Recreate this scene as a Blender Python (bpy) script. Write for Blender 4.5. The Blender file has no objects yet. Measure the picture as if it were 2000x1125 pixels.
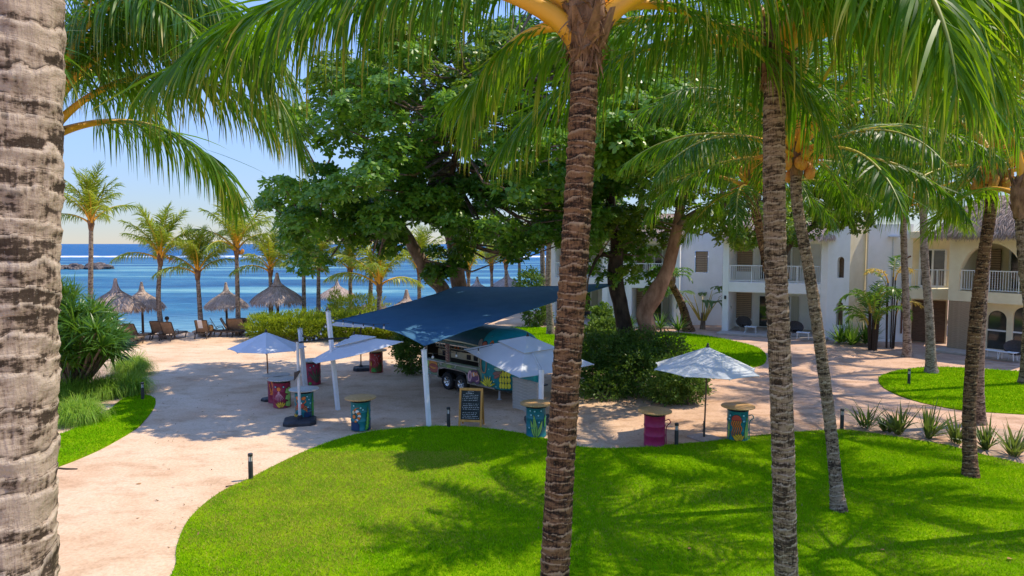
import bpy, bmesh, math, random
import numpy as np
from mathutils import Vector, Matrix, geometry
from math import sin, cos, pi, atan, radians as R, sqrt

random.seed(7)
rng = np.random.default_rng(11)
scene = bpy.context.scene
col = scene.collection

# ------------------------------------------------------------------ camera, sky, sun, exposure
FPX = 1333.3
PITCH = atan(86.5 / FPX)
CAM_H = 5.6
cam_data = bpy.data.cameras.new("camera")
cam_data.lens = 24.0
cam_data.sensor_width = 36.0
cam_data.clip_start = 0.1
cam_data.clip_end = 30000
cam = bpy.data.objects.new("camera", cam_data)
cam.location = (0, 0, CAM_H)
cam.rotation_euler = (pi / 2 - PITCH, 0, 0)
col.objects.link(cam)
scene.camera = cam

SUN_EL = R(59)
SUN_AZ = R(15)            # angle from +X towards +Y of the horizontal direction to the sun
world = bpy.data.worlds.new("World")
scene.world = world
world.use_nodes = True
wn = world.node_tree
wn.nodes.clear()
w_out = wn.nodes.new('ShaderNodeOutputWorld')
w_bg = wn.nodes.new('ShaderNodeBackground')
w_sky = wn.nodes.new('ShaderNodeTexSky')
w_sky.sky_type = 'NISHITA'
w_sky.sun_disc = False
w_sky.sun_elevation = SUN_EL
w_sky.sun_rotation = pi / 2 - SUN_AZ
w_sky.air_density = 1.0
w_sky.dust_density = 0.0
w_sky.ozone_density = 3.0
w_sky.altitude = 0
w_bg.inputs['Strength'].default_value = 0.15
w_hsv = wn.nodes.new('ShaderNodeHueSaturation')
w_hsv.inputs['Saturation'].default_value = 0.95
w_tint = wn.nodes.new('ShaderNodeMix'); w_tint.data_type = 'RGBA'; w_tint.blend_type = 'MULTIPLY'; w_tint.inputs[0].default_value = 1.0
w_tint.inputs[7].default_value = (2.50, 2.62, 3.25, 1)
wn.links.new(w_sky.outputs[0], w_hsv.inputs['Color'])
wn.links.new(w_hsv.outputs[0], w_tint.inputs[6])
w_bw = wn.nodes.new('ShaderNodeRGBToBW')
wn.links.new(w_tint.outputs[2], w_bw.inputs[0])
w_den = wn.nodes.new('ShaderNodeMath'); w_den.operation = 'MULTIPLY_ADD'; w_den.inputs[1].default_value = 0.42; w_den.inputs[2].default_value = 1.0
wn.links.new(w_bw.outputs[0], w_den.inputs[0])
w_div = wn.nodes.new('ShaderNodeVectorMath'); w_div.operation = 'DIVIDE'
wn.links.new(w_tint.outputs[2], w_div.inputs[0]); wn.links.new(w_den.outputs[0], w_div.inputs[1])
wn.links.new(w_div.outputs[0], w_bg.inputs['Color'])
wn.links.new(w_bg.outputs[0], w_out.inputs['Surface'])

sun_data = bpy.data.lights.new("sun", 'SUN')
sun_data.energy = 2.35
sun_data.angle = R(0.53)
sun_data.color = (1.0, 0.89, 0.70)
sun = bpy.data.objects.new("sun", sun_data)
sd = Vector((cos(SUN_EL) * cos(SUN_AZ), cos(SUN_EL) * sin(SUN_AZ), sin(SUN_EL)))
sun.rotation_euler = sd.to_track_quat('Z', 'Y').to_euler()
sun.location = sd * 60
col.objects.link(sun)

vs = scene.view_settings
vs.view_transform = 'Standard'
vs.look = 'None'
vs.exposure = 1.17
vs.gamma = 1.0
vs.use_curve_mapping = False
scene.cycles.max_bounces = 8
scene.cycles.diffuse_bounces = 5
scene.cycles.transmission_bounces = 6
scene.cycles.use_denoising = True

# ------------------------------------------------------------------ measuring helpers
CP, SP = cos(PITCH), sin(PITCH)
def ray(px, py):
    dx = (px - 1000) / FPX
    dy = -(py - 562.5) / FPX
    return dx, CP + dy * SP, -SP + dy * CP
def at(px, py, Y):
    d = ray(px, py)
    t = Y / d[1]
    return Vector((d[0] * t, Y, CAM_H + d[2] * t))
def gr(px, py, z=0.0):
    d = ray(px, py)
    t = (z - CAM_H) / d[2]
    return Vector((d[0] * t, d[1] * t, z))

# ------------------------------------------------------------------ materials
def nodes_of(name):
    m = bpy.data.materials.new(name)
    m.use_nodes = True
    nt = m.node_tree
    for n in list(nt.nodes):
        nt.nodes.remove(n)
    return m, nt, nt.nodes.new, nt.links.new
def rgba(c):
    return (c[0], c[1], c[2], 1)
def ramp(nt, stops):
    r = nt.nodes.new('ShaderNodeValToRGB')
    e = r.color_ramp.elements
    while len(e) < len(stops):
        e.new(0.5)
    for k, (p, c) in enumerate(stops):
        e[k].position = p
        e[k].color = rgba(c)
    return r

def pmat(name, c1, c2=None, scale=4.0, rough=0.7, bump=0.0, bscale=40.0, stretch=(1, 1, 1), spec=0.3, metal=0.0, lo=0.35, hi=0.65, detail=5, coat=0):
    m, nt, N, Lk = nodes_of(name)
    o = N('ShaderNodeOutputMaterial')
    b = N('ShaderNodeBsdfPrincipled')
    b.inputs['Roughness'].default_value = rough
    b.inputs['Specular IOR Level'].default_value = spec
    b.inputs['Metallic'].default_value = metal
    b.inputs['Coat Weight'].default_value = coat
    tc = N('ShaderNodeTexCoord')
    mp = N('ShaderNodeMapping')
    mp.inputs['Scale'].default_value = stretch
    Lk(tc.outputs['Object'], mp.inputs['Vector'])
    if c2 is None:
        c2 = tuple(min(1, x * 1.18 + 0.004) for x in c1)
        c1 = tuple(x * 0.86 for x in c1)
    n = N('ShaderNodeTexNoise')
    n.inputs['Scale'].default_value = scale
    n.inputs['Detail'].default_value = detail
    n.inputs['Roughness'].default_value = 0.62
    Lk(mp.outputs[0], n.inputs['Vector'])
    r = ramp(nt, [(lo, c1), (hi, c2)])
    Lk(n.outputs[0], r.inputs[0])
    Lk(r.outputs[0], b.inputs['Base Color'])
    if bump:
        n2 = N('ShaderNodeTexNoise')
        n2.inputs['Scale'].default_value = bscale
        n2.inputs['Detail'].default_value = 4
        Lk(mp.outputs[0], n2.inputs['Vector'])
        bp = N('ShaderNodeBump')
        bp.inputs['Strength'].default_value = bump
        bp.inputs['Distance'].default_value = 0.02
        Lk(n2.outputs[0], bp.inputs['Height'])
        Lk(bp.outputs[0], b.inputs['Normal'])
    Lk(b.outputs[0], o.inputs[0])
    return m

def leafmat(name, stops, trans=0.35, tcol=(0.30, 0.45, 0.03), rough=0.4, spec=0.5, tips=False):
    """stops: colour ramp over the random value of each leaf"""
    m, nt, N, Lk = nodes_of(name)
    o = N('ShaderNodeOutputMaterial')
    b = N('ShaderNodeBsdfPrincipled')
    b.inputs['Roughness'].default_value = rough
    b.inputs['Specular IOR Level'].default_value = spec
    g = N('ShaderNodeNewGeometry')
    oi = N('ShaderNodeObjectInfo')
    ad = N('ShaderNodeMath'); ad.operation = 'MULTIPLY_ADD'
    ad.inputs[1].default_value = 0.42
    Lk(oi.outputs['Random'], ad.inputs[0])
    sc_ = N('ShaderNodeMath'); sc_.operation = 'MULTIPLY'; sc_.inputs[1].default_value = 0.58
    Lk(g.outputs['Random Per Island'], sc_.inputs[0])
    Lk(sc_.outputs[0], ad.inputs[2])
    r = ramp(nt, stops)
    Lk(ad.outputs[0], r.inputs[0])
    src = r.outputs[0]
    if tips:
        au = N('ShaderNodeAttribute'); au.attribute_name = 'u'
        # browning reaches further down some leaflets than others
        ms_ = N('ShaderNodeMath'); ms_.operation = 'MULTIPLY_ADD'; ms_.inputs[1].default_value = 0.55
        Lk(g.outputs['Random Per Island'], ms_.inputs[0]); Lk(au.outputs['Fac'], ms_.inputs[2])
        rt_ = ramp(nt, [(0.98, (0, 0, 0)), (1.0, (0.0, 0.0, 0.0))])
        mr_ = N('ShaderNodeMapRange'); mr_.inputs[1].default_value = 1.08; mr_.inputs[2].default_value = 1.45
        Lk(ms_.outputs[0], mr_.inputs[0])
        mt_ = N('ShaderNodeMix'); mt_.data_type = 'RGBA'
        Lk(mr_.outputs[0], mt_.inputs[0]); Lk(src, mt_.inputs[6]); mt_.inputs[7].default_value = (0.52, 0.36, 0.07, 1)
        src = mt_.outputs[2]
    Lk(src, b.inputs['Base Color'])
    t = N('ShaderNodeBsdfTranslucent')
    mx = N('ShaderNodeMix'); mx.data_type = 'RGBA'; mx.inputs[0].default_value = 0.55
    Lk(src, mx.inputs[6])
    mx.inputs[7].default_value = rgba(tcol)
    Lk(mx.outputs[2], t.inputs['Color'])
    ms = N('ShaderNodeMixShader'); ms.inputs[0].default_value = trans
    Lk(b.outputs[0], ms.inputs[1]); Lk(t.outputs[0], ms.inputs[2])
    Lk(ms.outputs[0], o.inputs[0])
    return m

def clothmat(name, c1, c2, trans, scale=1.5, bscale=120):
    m = pmat(name, c1, c2, scale, 0.8, 0.2, bscale)
    nt = m.node_tree
    b = next(n for n in nt.nodes if n.type == 'BSDF_PRINCIPLED'); o = next(n for n in nt.nodes if n.type == 'OUTPUT_MATERIAL')
    t = nt.nodes.new('ShaderNodeBsdfTranslucent'); t.inputs['Color'].default_value = rgba(tuple(min(1, x * 1.1) for x in c2))
    ms = nt.nodes.new('ShaderNodeMixShader'); ms.inputs[0].default_value = trans
    nt.links.new(b.outputs[0], ms.inputs[1]); nt.links.new(t.outputs[0], ms.inputs[2]); nt.links.new(ms.outputs[0], o.inputs[0])
    return m

def barkmat(name, light, mid, dark, edge, blotch=0.5, bump=0.5):
    """palm bark: 'ring' is the height inside one leaf scar, so edges read pale and bands dark"""
    m, nt, N, Lk = nodes_of(name)
    o = N('ShaderNodeOutputMaterial')
    b = N('ShaderNodeBsdfPrincipled')
    b.inputs['Roughness'].default_value = 0.85
    b.inputs['Specular IOR Level'].default_value = 0.15
    a = N('ShaderNodeAttribute'); a.attribute_name = 'ring'
    tc = N('ShaderNodeTexCoord')
    n1 = N('ShaderNodeTexNoise'); n1.inputs['Scale'].default_value = 6; n1.inputs['Detail'].default_value = 9; n1.inputs['Roughness'].default_value = 0.72
    mp1 = N('ShaderNodeMapping'); mp1.inputs['Scale'].default_value = (1, 1, 2.8)
    Lk(tc.outputs['Object'], mp1.inputs['Vector']); Lk(mp1.outputs[0], n1.inputs['Vector'])
    mp = N('ShaderNodeMapping'); mp.inputs['Scale'].default_value = (1, 1, 0.16)
    Lk(tc.outputs['Object'], mp.inputs['Vector'])
    n2 = N('ShaderNodeTexNoise'); n2.inputs['Scale'].default_value = 60; n2.inputs['Detail'].default_value = 5
    Lk(mp.outputs[0], n2.inputs['Vector'])
    n3 = N('ShaderNodeTexNoise'); n3.inputs['Scale'].default_value = 90; n3.inputs['Detail'].default_value = 3
    Lk(tc.outputs['Object'], n3.inputs['Vector'])
    # base tone from blotch noise
    r1 = ramp(nt, [(0.415, dark), (0.475, mid), (0.57, light)])
    mm = N('ShaderNodeMath'); mm.operation = 'MULTIPLY_ADD'; mm.inputs[1].default_value = 0.30
    sb = N('ShaderNodeMath'); sb.operation = 'SUBTRACT'; sb.inputs[1].default_value = 0.5
    Lk(n2.outputs[0], sb.inputs[0]); Lk(sb.outputs[0], mm.inputs[0]); Lk(n1.outputs[0], mm.inputs[2])
    bd = N('ShaderNodeAttribute'); bd.attribute_name = 'band'
    mb_ = N('ShaderNodeMath'); mb_.operation = 'MULTIPLY_ADD'; mb_.inputs[1].default_value = blotch * 0.09
    Lk(bd.outputs['Fac'], mb_.inputs[0]); Lk(mm.outputs[0], mb_.inputs[2])
    Lk(mb_.outputs[0], r1.inputs[0])
    # ring edge
    re = ramp(nt, [(0.0, (0, 0, 0)), (0.10, (0, 0, 0)), (0.74, (0, 0, 0)), (0.92, (1, 1, 1))])
    ad = N('ShaderNodeMath'); ad.operation = 'MULTIPLY_ADD'; ad.inputs[1].default_value = 0.25
    Lk(sb.outputs[0], ad.inputs[0]); Lk(a.outputs['Fac'], ad.inputs[2])
    Lk(ad.outputs[0], re.inputs[0])
    mx = N('ShaderNodeMix'); mx.data_type = 'RGBA'
    ml = N('ShaderNodeMath'); ml.operation = 'MULTIPLY'; ml.inputs[1].default_value = 0.75
    Lk(re.outputs[0], ml.inputs[0]); Lk(ml.outputs[0], mx.inputs[0])
    Lk(r1.outputs[0], mx.inputs[6]); mx.inputs[7].default_value = rgba(edge)
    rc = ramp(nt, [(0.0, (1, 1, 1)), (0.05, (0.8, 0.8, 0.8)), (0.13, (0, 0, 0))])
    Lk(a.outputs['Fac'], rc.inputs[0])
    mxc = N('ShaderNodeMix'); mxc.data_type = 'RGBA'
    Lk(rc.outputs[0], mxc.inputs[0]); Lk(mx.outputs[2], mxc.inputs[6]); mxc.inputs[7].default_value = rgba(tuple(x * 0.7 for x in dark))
    mx = mxc
    # lichen spots
    rs = ramp(nt, [(0.66, (0, 0, 0)), (0.72, (0.55, 0.55, 0.55))])
    Lk(n3.outputs[0], rs.inputs[0])
    mx2 = N('ShaderNodeMix'); mx2.data_type = 'RGBA'
    Lk(rs.outputs[0], mx2.inputs[0]); Lk(mx.outputs[2], mx2.inputs[6]); mx2.inputs[7].default_value = (0.42, 0.38, 0.32, 1)
    Lk(mx2.outputs[2], b.inputs['Base Color'])
    bp = N('ShaderNodeBump'); bp.inputs['Strength'].default_value = bump; bp.inputs['Distance'].default_value = 0.015
    ab = N('ShaderNodeMath'); ab.operation = 'ADD'
    Lk(n2.outputs[0], ab.inputs[0]); Lk(n1.outputs[0], ab.inputs[1])
    Lk(ab.outputs[0], bp.inputs['Height']); Lk(bp.outputs[0], b.inputs['Normal'])
    Lk(b.outputs[0], o.inputs[0])
    return m

def rachismat(name, base, mid, tip):
    m, nt, N, Lk = nodes_of(name)
    o = N('ShaderNodeOutputMaterial'); b = N('ShaderNodeBsdfPrincipled')
    b.inputs['Roughness'].default_value = 0.45
    a = N('ShaderNodeAttribute'); a.attribute_name = 't'
    n = N('ShaderNodeTexNoise'); n.inputs['Scale'].default_value = 9; n.inputs['Detail'].default_value = 5
    tc = N('ShaderNodeTexCoord'); Lk(tc.outputs['Object'], n.inputs['Vector'])
    ma = N('ShaderNodeMath'); ma.operation = 'MULTIPLY_ADD'; ma.inputs[1].default_value = 0.14
    sb = N('ShaderNodeMath'); sb.operation = 'SUBTRACT'; sb.inputs[1].default_value = 0.5
    Lk(n.outputs[0], sb.inputs[0]); Lk(sb.outputs[0], ma.inputs[0]); Lk(a.outputs['Fac'], ma.inputs[2])
    r = ramp(nt, [(0.0, base), (0.2, base), (0.45, mid), (0.9, tip)])
    Lk(ma.outputs[0], r.inputs[0]); Lk(r.outputs[0], b.inputs['Base Color'])
    Lk(b.outputs[0], o.inputs[0])
    return m

M = {}
M['white_wall'] = pmat('white_wall', (0.84, 0.83, 0.80), (0.90, 0.89, 0.87), 1.5, 0.85, 0.15, 60)
M['warm_bounce_wall'] = pmat('warm_bounce_wall', (0.80, 0.69, 0.46), (0.90, 0.80, 0.57), 1.2, 0.85, 0.15, 60)  # white wall with warm bounce light put into its colour
M['white_paint'] = pmat('white_paint', (0.72, 0.73, 0.73), (0.82, 0.83, 0.83), 3, 0.45, 0, 10)
M['grey_post'] = pmat('grey_post', (0.52, 0.54, 0.56), (0.62, 0.64, 0.66), 3, 0.4)
M['dark_metal'] = pmat('dark_metal', (0.03, 0.03, 0.03), (0.05, 0.05, 0.05), 6, 0.45)
M['black_rubber'] = pmat('black_rubber', (0.015, 0.015, 0.016), (0.03, 0.03, 0.03), 8, 0.7)
M['black_base'] = pmat('black_base', (0.02, 0.023, 0.028), (0.045, 0.048, 0.055), 5, 0.55, 0.2, 30)
M['chrome'] = pmat('chrome', (0.5, 0.5, 0.5), (0.65, 0.65, 0.65), 5, 0.25, metal=0.9)
M['canopy'] = clothmat('canopy_fabric', (0.66, 0.70, 0.76), (0.74, 0.78, 0.83), 0.18, 1.5, 25)
M['canopy_under'] = pmat('canopy_lining', (0.5, 0.46, 0.38), (0.58, 0.54, 0.45), 2, 0.8)
M['sail'] = clothmat('sail_fabric', (0.050, 0.155, 0.29), (0.070, 0.20, 0.35), 0.25)
M['wood_red'] = pmat('pole_wood', (0.16, 0.07, 0.035), (0.27, 0.13, 0.06), 5, 0.5, stretch=(4, 4, 0.4))
M['wood_top'] = pmat('tabletop_wood', (0.42, 0.22, 0.07), (0.66, 0.40, 0.16), 5, 0.42, stretch=(1.2, 10, 1), spec=0.45)
M['wood_grey'] = pmat('tabletop_grey', (0.33, 0.30, 0.25), (0.52, 0.48, 0.42), 5, 0.45, stretch=(1.2, 10, 1), spec=0.5)
M['frame_wood'] = pmat('frame_wood', (0.50, 0.22, 0.04), (0.66, 0.33, 0.08), 6, 0.5, stretch=(2, 2, 0.3))
M['chalkboard'] = pmat('chalkboard', (0.018, 0.024, 0.022), (0.035, 0.042, 0.04), 5, 0.75)
M['chalk'] = pmat('chalk', (0.55, 0.55, 0.52), None, 30, 0.9)
M['screen_wood'] = pmat('screen_boards', (0.40, 0.37, 0.32), (0.56, 0.53, 0.47), 4, 0.75, 0.3, 40, stretch=(0.5, 4, 6))
M['thatch'] = pmat('thatch', (0.30, 0.225, 0.18), (0.58, 0.46, 0.375), 14, 0.95, 0.8, 50, stretch=(1, 1, 0.5))
M['thatch_strand'] = leafmat('thatch_strand', [(0.0, (0.22, 0.16, 0.125)), (0.5, (0.50, 0.38, 0.31)), (1.0, (0.74, 0.61, 0.52))], 0.05, (0.3, 0.2, 0.1), 0.95, 0.0)
M['lounger_fabric'] = pmat('lounger_fabric', (0.22, 0.14, 0.085), (0.31, 0.21, 0.13), 5, 0.8)
M['lounger_frame'] = pmat('lounger_frame', (0.06, 0.045, 0.035), (0.10, 0.075, 0.055), 5, 0.6)
M['rock'] = pmat('rock', (0.045, 0.036, 0.032), (0.20, 0.16, 0.145), 2.2, 0.9, 0.7, 9)
M['glass_dark'] = pmat('window_glass', (0.025, 0.03, 0.03), (0.05, 0.055, 0.05), 2, 0.06, spec=0.7)
M['blind'] = pmat('rattan_blind', (0.34, 0.24, 0.155), (0.52, 0.38, 0.26), 12, 0.8, 0.3, 60, stretch=(0.5, 0.5, 4))
M['curtain'] = pmat('curtain', (0.42, 0.40, 0.33), (0.58, 0.56, 0.47), 4, 0.9, stretch=(14, 14, 0.2))
M['timber_dark'] = pmat('timber_dark', (0.09, 0.055, 0.035), (0.16, 0.10, 0.065), 5, 0.7, stretch=(1, 1, 6))
M['patio'] = pmat('patio_stone', (0.40, 0.34, 0.29), (0.52, 0.45, 0.38), 3, 0.85, 0.3, 30)
M['wicker'] = pmat('wicker', (0.035, 0.028, 0.024), (0.075, 0.058, 0.048), 20, 0.7, 0.4, 60)
M['soil'] = pmat('bed_soil', (0.36, 0.24, 0.165), (0.52, 0.37, 0.27), 3, 0.95, 0.6, 25)
M['bark_tree'] = pmat('tree_bark', (0.10, 0.070, 0.048), (0.30, 0.22, 0.165), 4, 0.9, 0.8, 16, stretch=(1, 1, 0.45))
M['bark_red'] = pmat('tree_bark_reddish', (0.20, 0.105, 0.065), (0.46, 0.28, 0.19), 3, 0.9, 0.7, 12, stretch=(1, 1, 0.4))
M['bark_dark'] = pmat('tree_bark_dark', (0.028, 0.021, 0.016), (0.085, 0.062, 0.045), 5, 0.9, 0.8, 16, stretch=(1, 1, 0.45))
M['fibre'] = pmat('palm_fibre', (0.12, 0.06, 0.03), (0.34, 0.19, 0.10), 9, 0.9, 0.8, 30, stretch=(1, 1, 0.4))
M['orange_stalk'] = pmat('orange_stalk', (0.55, 0.20, 0.03), (0.80, 0.36, 0.05), 6, 0.55)
M['coconut'] = pmat('coconut_husk', (0.50, 0.18, 0.03), (0.70, 0.32, 0.06), 5, 0.5)
M['concrete'] = pmat('paving_base', (0.40, 0.30, 0.25), (0.52, 0.41, 0.35), 5, 0.9, 0.3, 30)
M['teal_hull'] = pmat('teal_hull', (0.03, 0.42, 0.40), (0.05, 0.52, 0.48), 3, 0.4)
M['skin'] = pmat('skin', (0.42, 0.24, 0.16), (0.50, 0.30, 0.21), 6, 0.55)
M['navy_cloth'] = pmat('navy_cloth', (0.015, 0.02, 0.035), (0.03, 0.035, 0.06), 9, 0.9)
M['hair'] = pmat('hair', (0.02, 0.014, 0.01), None, 20, 0.6)
M['white_cloth'] = pmat('white_cloth', (0.72, 0.72, 0.72), (0.82, 0.82, 0.80), 4, 0.9)
M['bulb'] = pmat('bulb_glass', (0.6, 0.6, 0.58), (0.7, 0.7, 0.68), 3, 0.2, spec=0.6)
M['lamp_glass'] = pmat('lamp_lens', (0.5, 0.5, 0.5), (0.62, 0.62, 0.6), 4, 0.25, spec=0.6)
M['copper'] = pmat('copper_pipe', (0.14, 0.055, 0.035), (0.22, 0.09, 0.055), 5, 0.55)
M['dead_leaf'] = pmat('dead_leaf', (0.28, 0.14, 0.05), (0.42, 0.23, 0.09), 12, 0.8)

G1, G2, G3, YL = (0.030, 0.075, 0.012), (0.055, 0.125, 0.014), (0.105, 0.185, 0.018), (0.36, 0.30, 0.025)
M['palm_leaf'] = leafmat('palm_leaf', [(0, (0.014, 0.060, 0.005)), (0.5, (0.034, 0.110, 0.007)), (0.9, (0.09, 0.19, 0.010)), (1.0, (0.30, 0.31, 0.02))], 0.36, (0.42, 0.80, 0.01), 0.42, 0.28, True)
M['palm_leaf_yellow'] = leafmat('palm_leaf_yellowish', [(0, (0.024, 0.095, 0.006)), (0.5, (0.065, 0.175, 0.008)), (0.85, (0.19, 0.32, 0.010)), (1.0, (0.56, 0.44, 0.02))], 0.42, (0.56, 0.88, 0.01), 0.46, 0.24, True)  # yellower, brighter mix than the plain palm leaf
M['beach_leaf'] = leafmat('beach_palm_leaf', [(0, (0.10, 0.19, 0.015)), (0.5, (0.21, 0.30, 0.018)), (0.85, (0.40, 0.42, 0.02)), (1.0, (0.62, 0.48, 0.03))], 0.42, (0.60, 0.66, 0.04), 0.38, 0.45, True)
M['almond_leaf'] = leafmat('almond_leaf', [(0, (0.05, 0.15, 0.020)), (0.5, (0.105, 0.25, 0.028)), (0.88, (0.21, 0.37, 0.025)), (0.965, (0.24, 0.33, 0.018)), (1.0, (0.55, 0.30, 0.02))], 0.40, (0.34, 0.60, 0.03), 0.36, 0.5)
M['almond_leaf_light'] = leafmat('almond_leaf_light', [(0, (0.040, 0.11, 0.014)), (0.5, (0.085, 0.18, 0.016)), (0.9, (0.20, 0.29, 0.018)), (0.97, (0.38, 0.32, 0.02)), (1.0, (0.58, 0.22, 0.02))], 0.38, (0.42, 0.58, 0.03), 0.4, 0.45)
M['bush_leaf'] = leafmat('bush_leaf', [(0, (0.04, 0.10, 0.014)), (0.6, (0.10, 0.19, 0.024)), (1.0, (0.26, 0.35, 0.07))], 0.38, (0.25, 0.40, 0.04), 0.45, 0.4)
M['hedge_leaf'] = leafmat('hedge_leaf', [(0, (0.14, 0.22, 0.012)), (0.5, (0.27, 0.36, 0.015)), (1.0, (0.46, 0.48, 0.03))], 0.38, (0.55, 0.68, 0.03), 0.45, 0.4)
M['strap_leaf'] = leafmat('strap_leaf', [(0, (0.045, 0.13, 0.014)), (0.6, (0.095, 0.22, 0.02)), (1.0, (0.22, 0.32, 0.04))], 0.38, (0.3, 0.5, 0.03), 0.35, 0.5)
M['lily_leaf'] = leafmat('lily_leaf', [(0, (0.045, 0.085, 0.018)), (0.6, (0.085, 0.135, 0.026)), (1.0, (0.20, 0.20, 0.04))], 0.3, (0.3, 0.42, 0.04), 0.4, 0.45)
M['fountain_leaf'] = leafmat('fountain_grass', [(0, (0.14, 0.29, 0.025)), (0.6, (0.22, 0.40, 0.035)), (1.0, (0.42, 0.48, 0.09))], 0.45, (0.5, 0.75, 0.05), 0.5, 0.3)
M['banana_leaf'] = leafmat('banana_leaf', [(0, (0.03, 0.075, 0.018)), (0.7, (0.06, 0.12, 0.025)), (1.0, (0.13, 0.18, 0.03))], 0.3, (0.3, 0.46, 0.04), 0.35, 0.5)
M['dry_frond'] = leafmat('dry_frond', [(0, (0.55, 0.38, 0.07)), (1, (0.68, 0.50, 0.14))], 0.35, (0.7, 0.5, 0.1), 0.6, 0.2)
M['grass_blade'] = leafmat('grass_blade', [(0, (0.08, 0.25, 0.003)), (0.5, (0.185, 0.43, 0.003)), (0.88, (0.34, 0.57, 0.004)), (1.0, (0.54, 0.57, 0.03))], 0.18, (0.66, 0.82, 0.002), 1.0, 0.0)
M['bark_pale'] = barkmat('palm_bark_pale', (0.47, 0.365, 0.275), (0.31, 0.228, 0.165), (0.062, 0.043, 0.030), (0.56, 0.455, 0.35), 0.9, 0.9)
M['bark_brown'] = barkmat('palm_bark_brown', (0.23, 0.12, 0.06), (0.105, 0.052, 0.028), (0.028, 0.016, 0.010), (0.52, 0.34, 0.19), 0.5, 0.9)
M['bark_grey'] = barkmat('palm_bark_grey', (0.31, 0.22, 0.15), (0.16, 0.105, 0.068), (0.042, 0.028, 0.019), (0.50, 0.40, 0.29), 0.6, 0.6)
M['bark_sandy'] = barkmat('palm_bark_sandy', (0.34, 0.27, 0.21), (0.22, 0.16, 0.11), (0.09, 0.06, 0.042), (0.45, 0.36, 0.27), 0.4, 0.4)
M['rachis_orange'] = rachismat('petiole_orange', (0.78, 0.38, 0.025), (0.58, 0.42, 0.03), (0.20, 0.26, 0.03))
M['rachis_green'] = rachismat('petiole_green', (0.42, 0.30, 0.04), (0.30, 0.30, 0.03), (0.22, 0.27, 0.03))

# ------------------------------------------------------------------ mesh helpers
def nrm(a):
    return a / np.maximum(np.linalg.norm(a, axis=-1, keepdims=True), 1e-9)

def link(o, parent=None):
    col.objects.link(o)
    if parent is not None:
        o.parent = parent
    return o

def tag(o, label=None, cat=None, group=None, kind=None):
    if label: o['label'] = label
    if cat: o['category'] = cat
    if group: o['group'] = group
    if kind: o['kind'] = kind
    return o

def thing(name, label, cat, loc=(0, 0, 0), rz=0.0, group=None):
    o = bpy.data.objects.new(name, None)
    o.empty_display_size = 0.2
    o.location = loc
    o.rotation_euler = (0, 0, rz)
    col.objects.link(o)
    return tag(o, label, cat, group)

def copy_tree(o, parent=None):
    c = o.copy()
    col.objects.link(c)
    if parent is not None:
        c.parent = parent
    for ch in list(o.children):
        copy_tree(ch, c)
    return c

def dup(root, loc, rz=0.0, label=None, scale=None):
    c = copy_tree(root)
    c.location = loc
    c.rotation_euler = (0, 0, rz)
    if scale: c.scale = (scale, scale, scale)
    if label: c['label'] = label
    return c

def npmesh(name, chunks, mats, smooth=False, attrs=None):
    """chunks: list of (verts Nx3, quads Mx4, material index); attrs: {name: list of per-vertex arrays}"""
    V = np.concatenate([c[0].reshape(-1, 3) for c in chunks]).astype(np.float32)
    Q, MI, off = [], [], 0
    for v, q, mi in chunks:
        v = v.reshape(-1, 3)
        Q.append(q + off)
        MI.append(np.full(len(q), mi, np.int32))
        off += len(v)
    Q = np.concatenate(Q).astype(np.int32)
    MI = np.concatenate(MI)
    me = bpy.data.meshes.new(name)
    me.vertices.add(len(V))
    me.vertices.foreach_set('co', V.ravel())
    me.loops.add(Q.size)
    me.loops.foreach_set('vertex_index', Q.ravel())
    me.polygons.add(len(Q))
    me.polygons.foreach_set('loop_start', np.arange(0, Q.size, 4, dtype=np.int32))
    me.polygons.foreach_set('material_index', MI)
    if smooth:
        me.polygons.foreach_set('use_smooth', np.ones(len(Q), bool))
    for m in mats:
        me.materials.append(m)
    if attrs:
        for k, arrs in attrs.items():
            at_ = me.attributes.new(k, 'FLOAT', 'POINT')
            at_.data.foreach_set('value', np.concatenate([a.ravel() for a in arrs]).astype(np.float32))
    me.update(calc_edges=True)
    me.validate()
    return me

def obj(name, me, parent=None, loc=None):
    o = bpy.data.objects.new(name, me)
    if loc is not None: o.location = loc
    return link(o, parent)

def strips(P, D, W, L, wd, prof, droop=0.0, down=(0, 0, -1), pw=1.0):
    """ribbons: base P, direction D, width axis W (N,3), length L, width wd (N,), bending towards 'down'"""
    n, m = len(P), len(prof)
    D = nrm(D)
    droop = np.broadcast_to(np.asarray(droop, float), (n,))[:, None]
    dn = np.asarray(down, float)
    dn = np.broadcast_to(dn, (n, 3))
    cur = P.copy()
    out = np.zeros((n, m, 2, 3))
    d = D
    for j in range(m):
        w = nrm(W - (W * d).sum(-1, keepdims=True) * d) * (wd * prof[j] * 0.5)[:, None]
        out[:, j, 0] = cur - w
        out[:, j, 1] = cur + w
        if j < m - 1:
            h = droop * ((j + 1) / (m - 1)) ** pw
            d = nrm(D * (1 - h) + dn * h)
            cur = cur + d * (L / (m - 1))[:, None]
    base = (np.arange(n) * m * 2)[:, None, None] + (np.arange(m - 1) * 2)[None, :, None]
    q = base + np.array([0, 1, 3, 2])[None, None, :]
    return out.reshape(-1, 3), q.reshape(-1, 4)

def rand_unit(n):
    v = rng.normal(size=(n, 3))
    return nrm(v)

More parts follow.
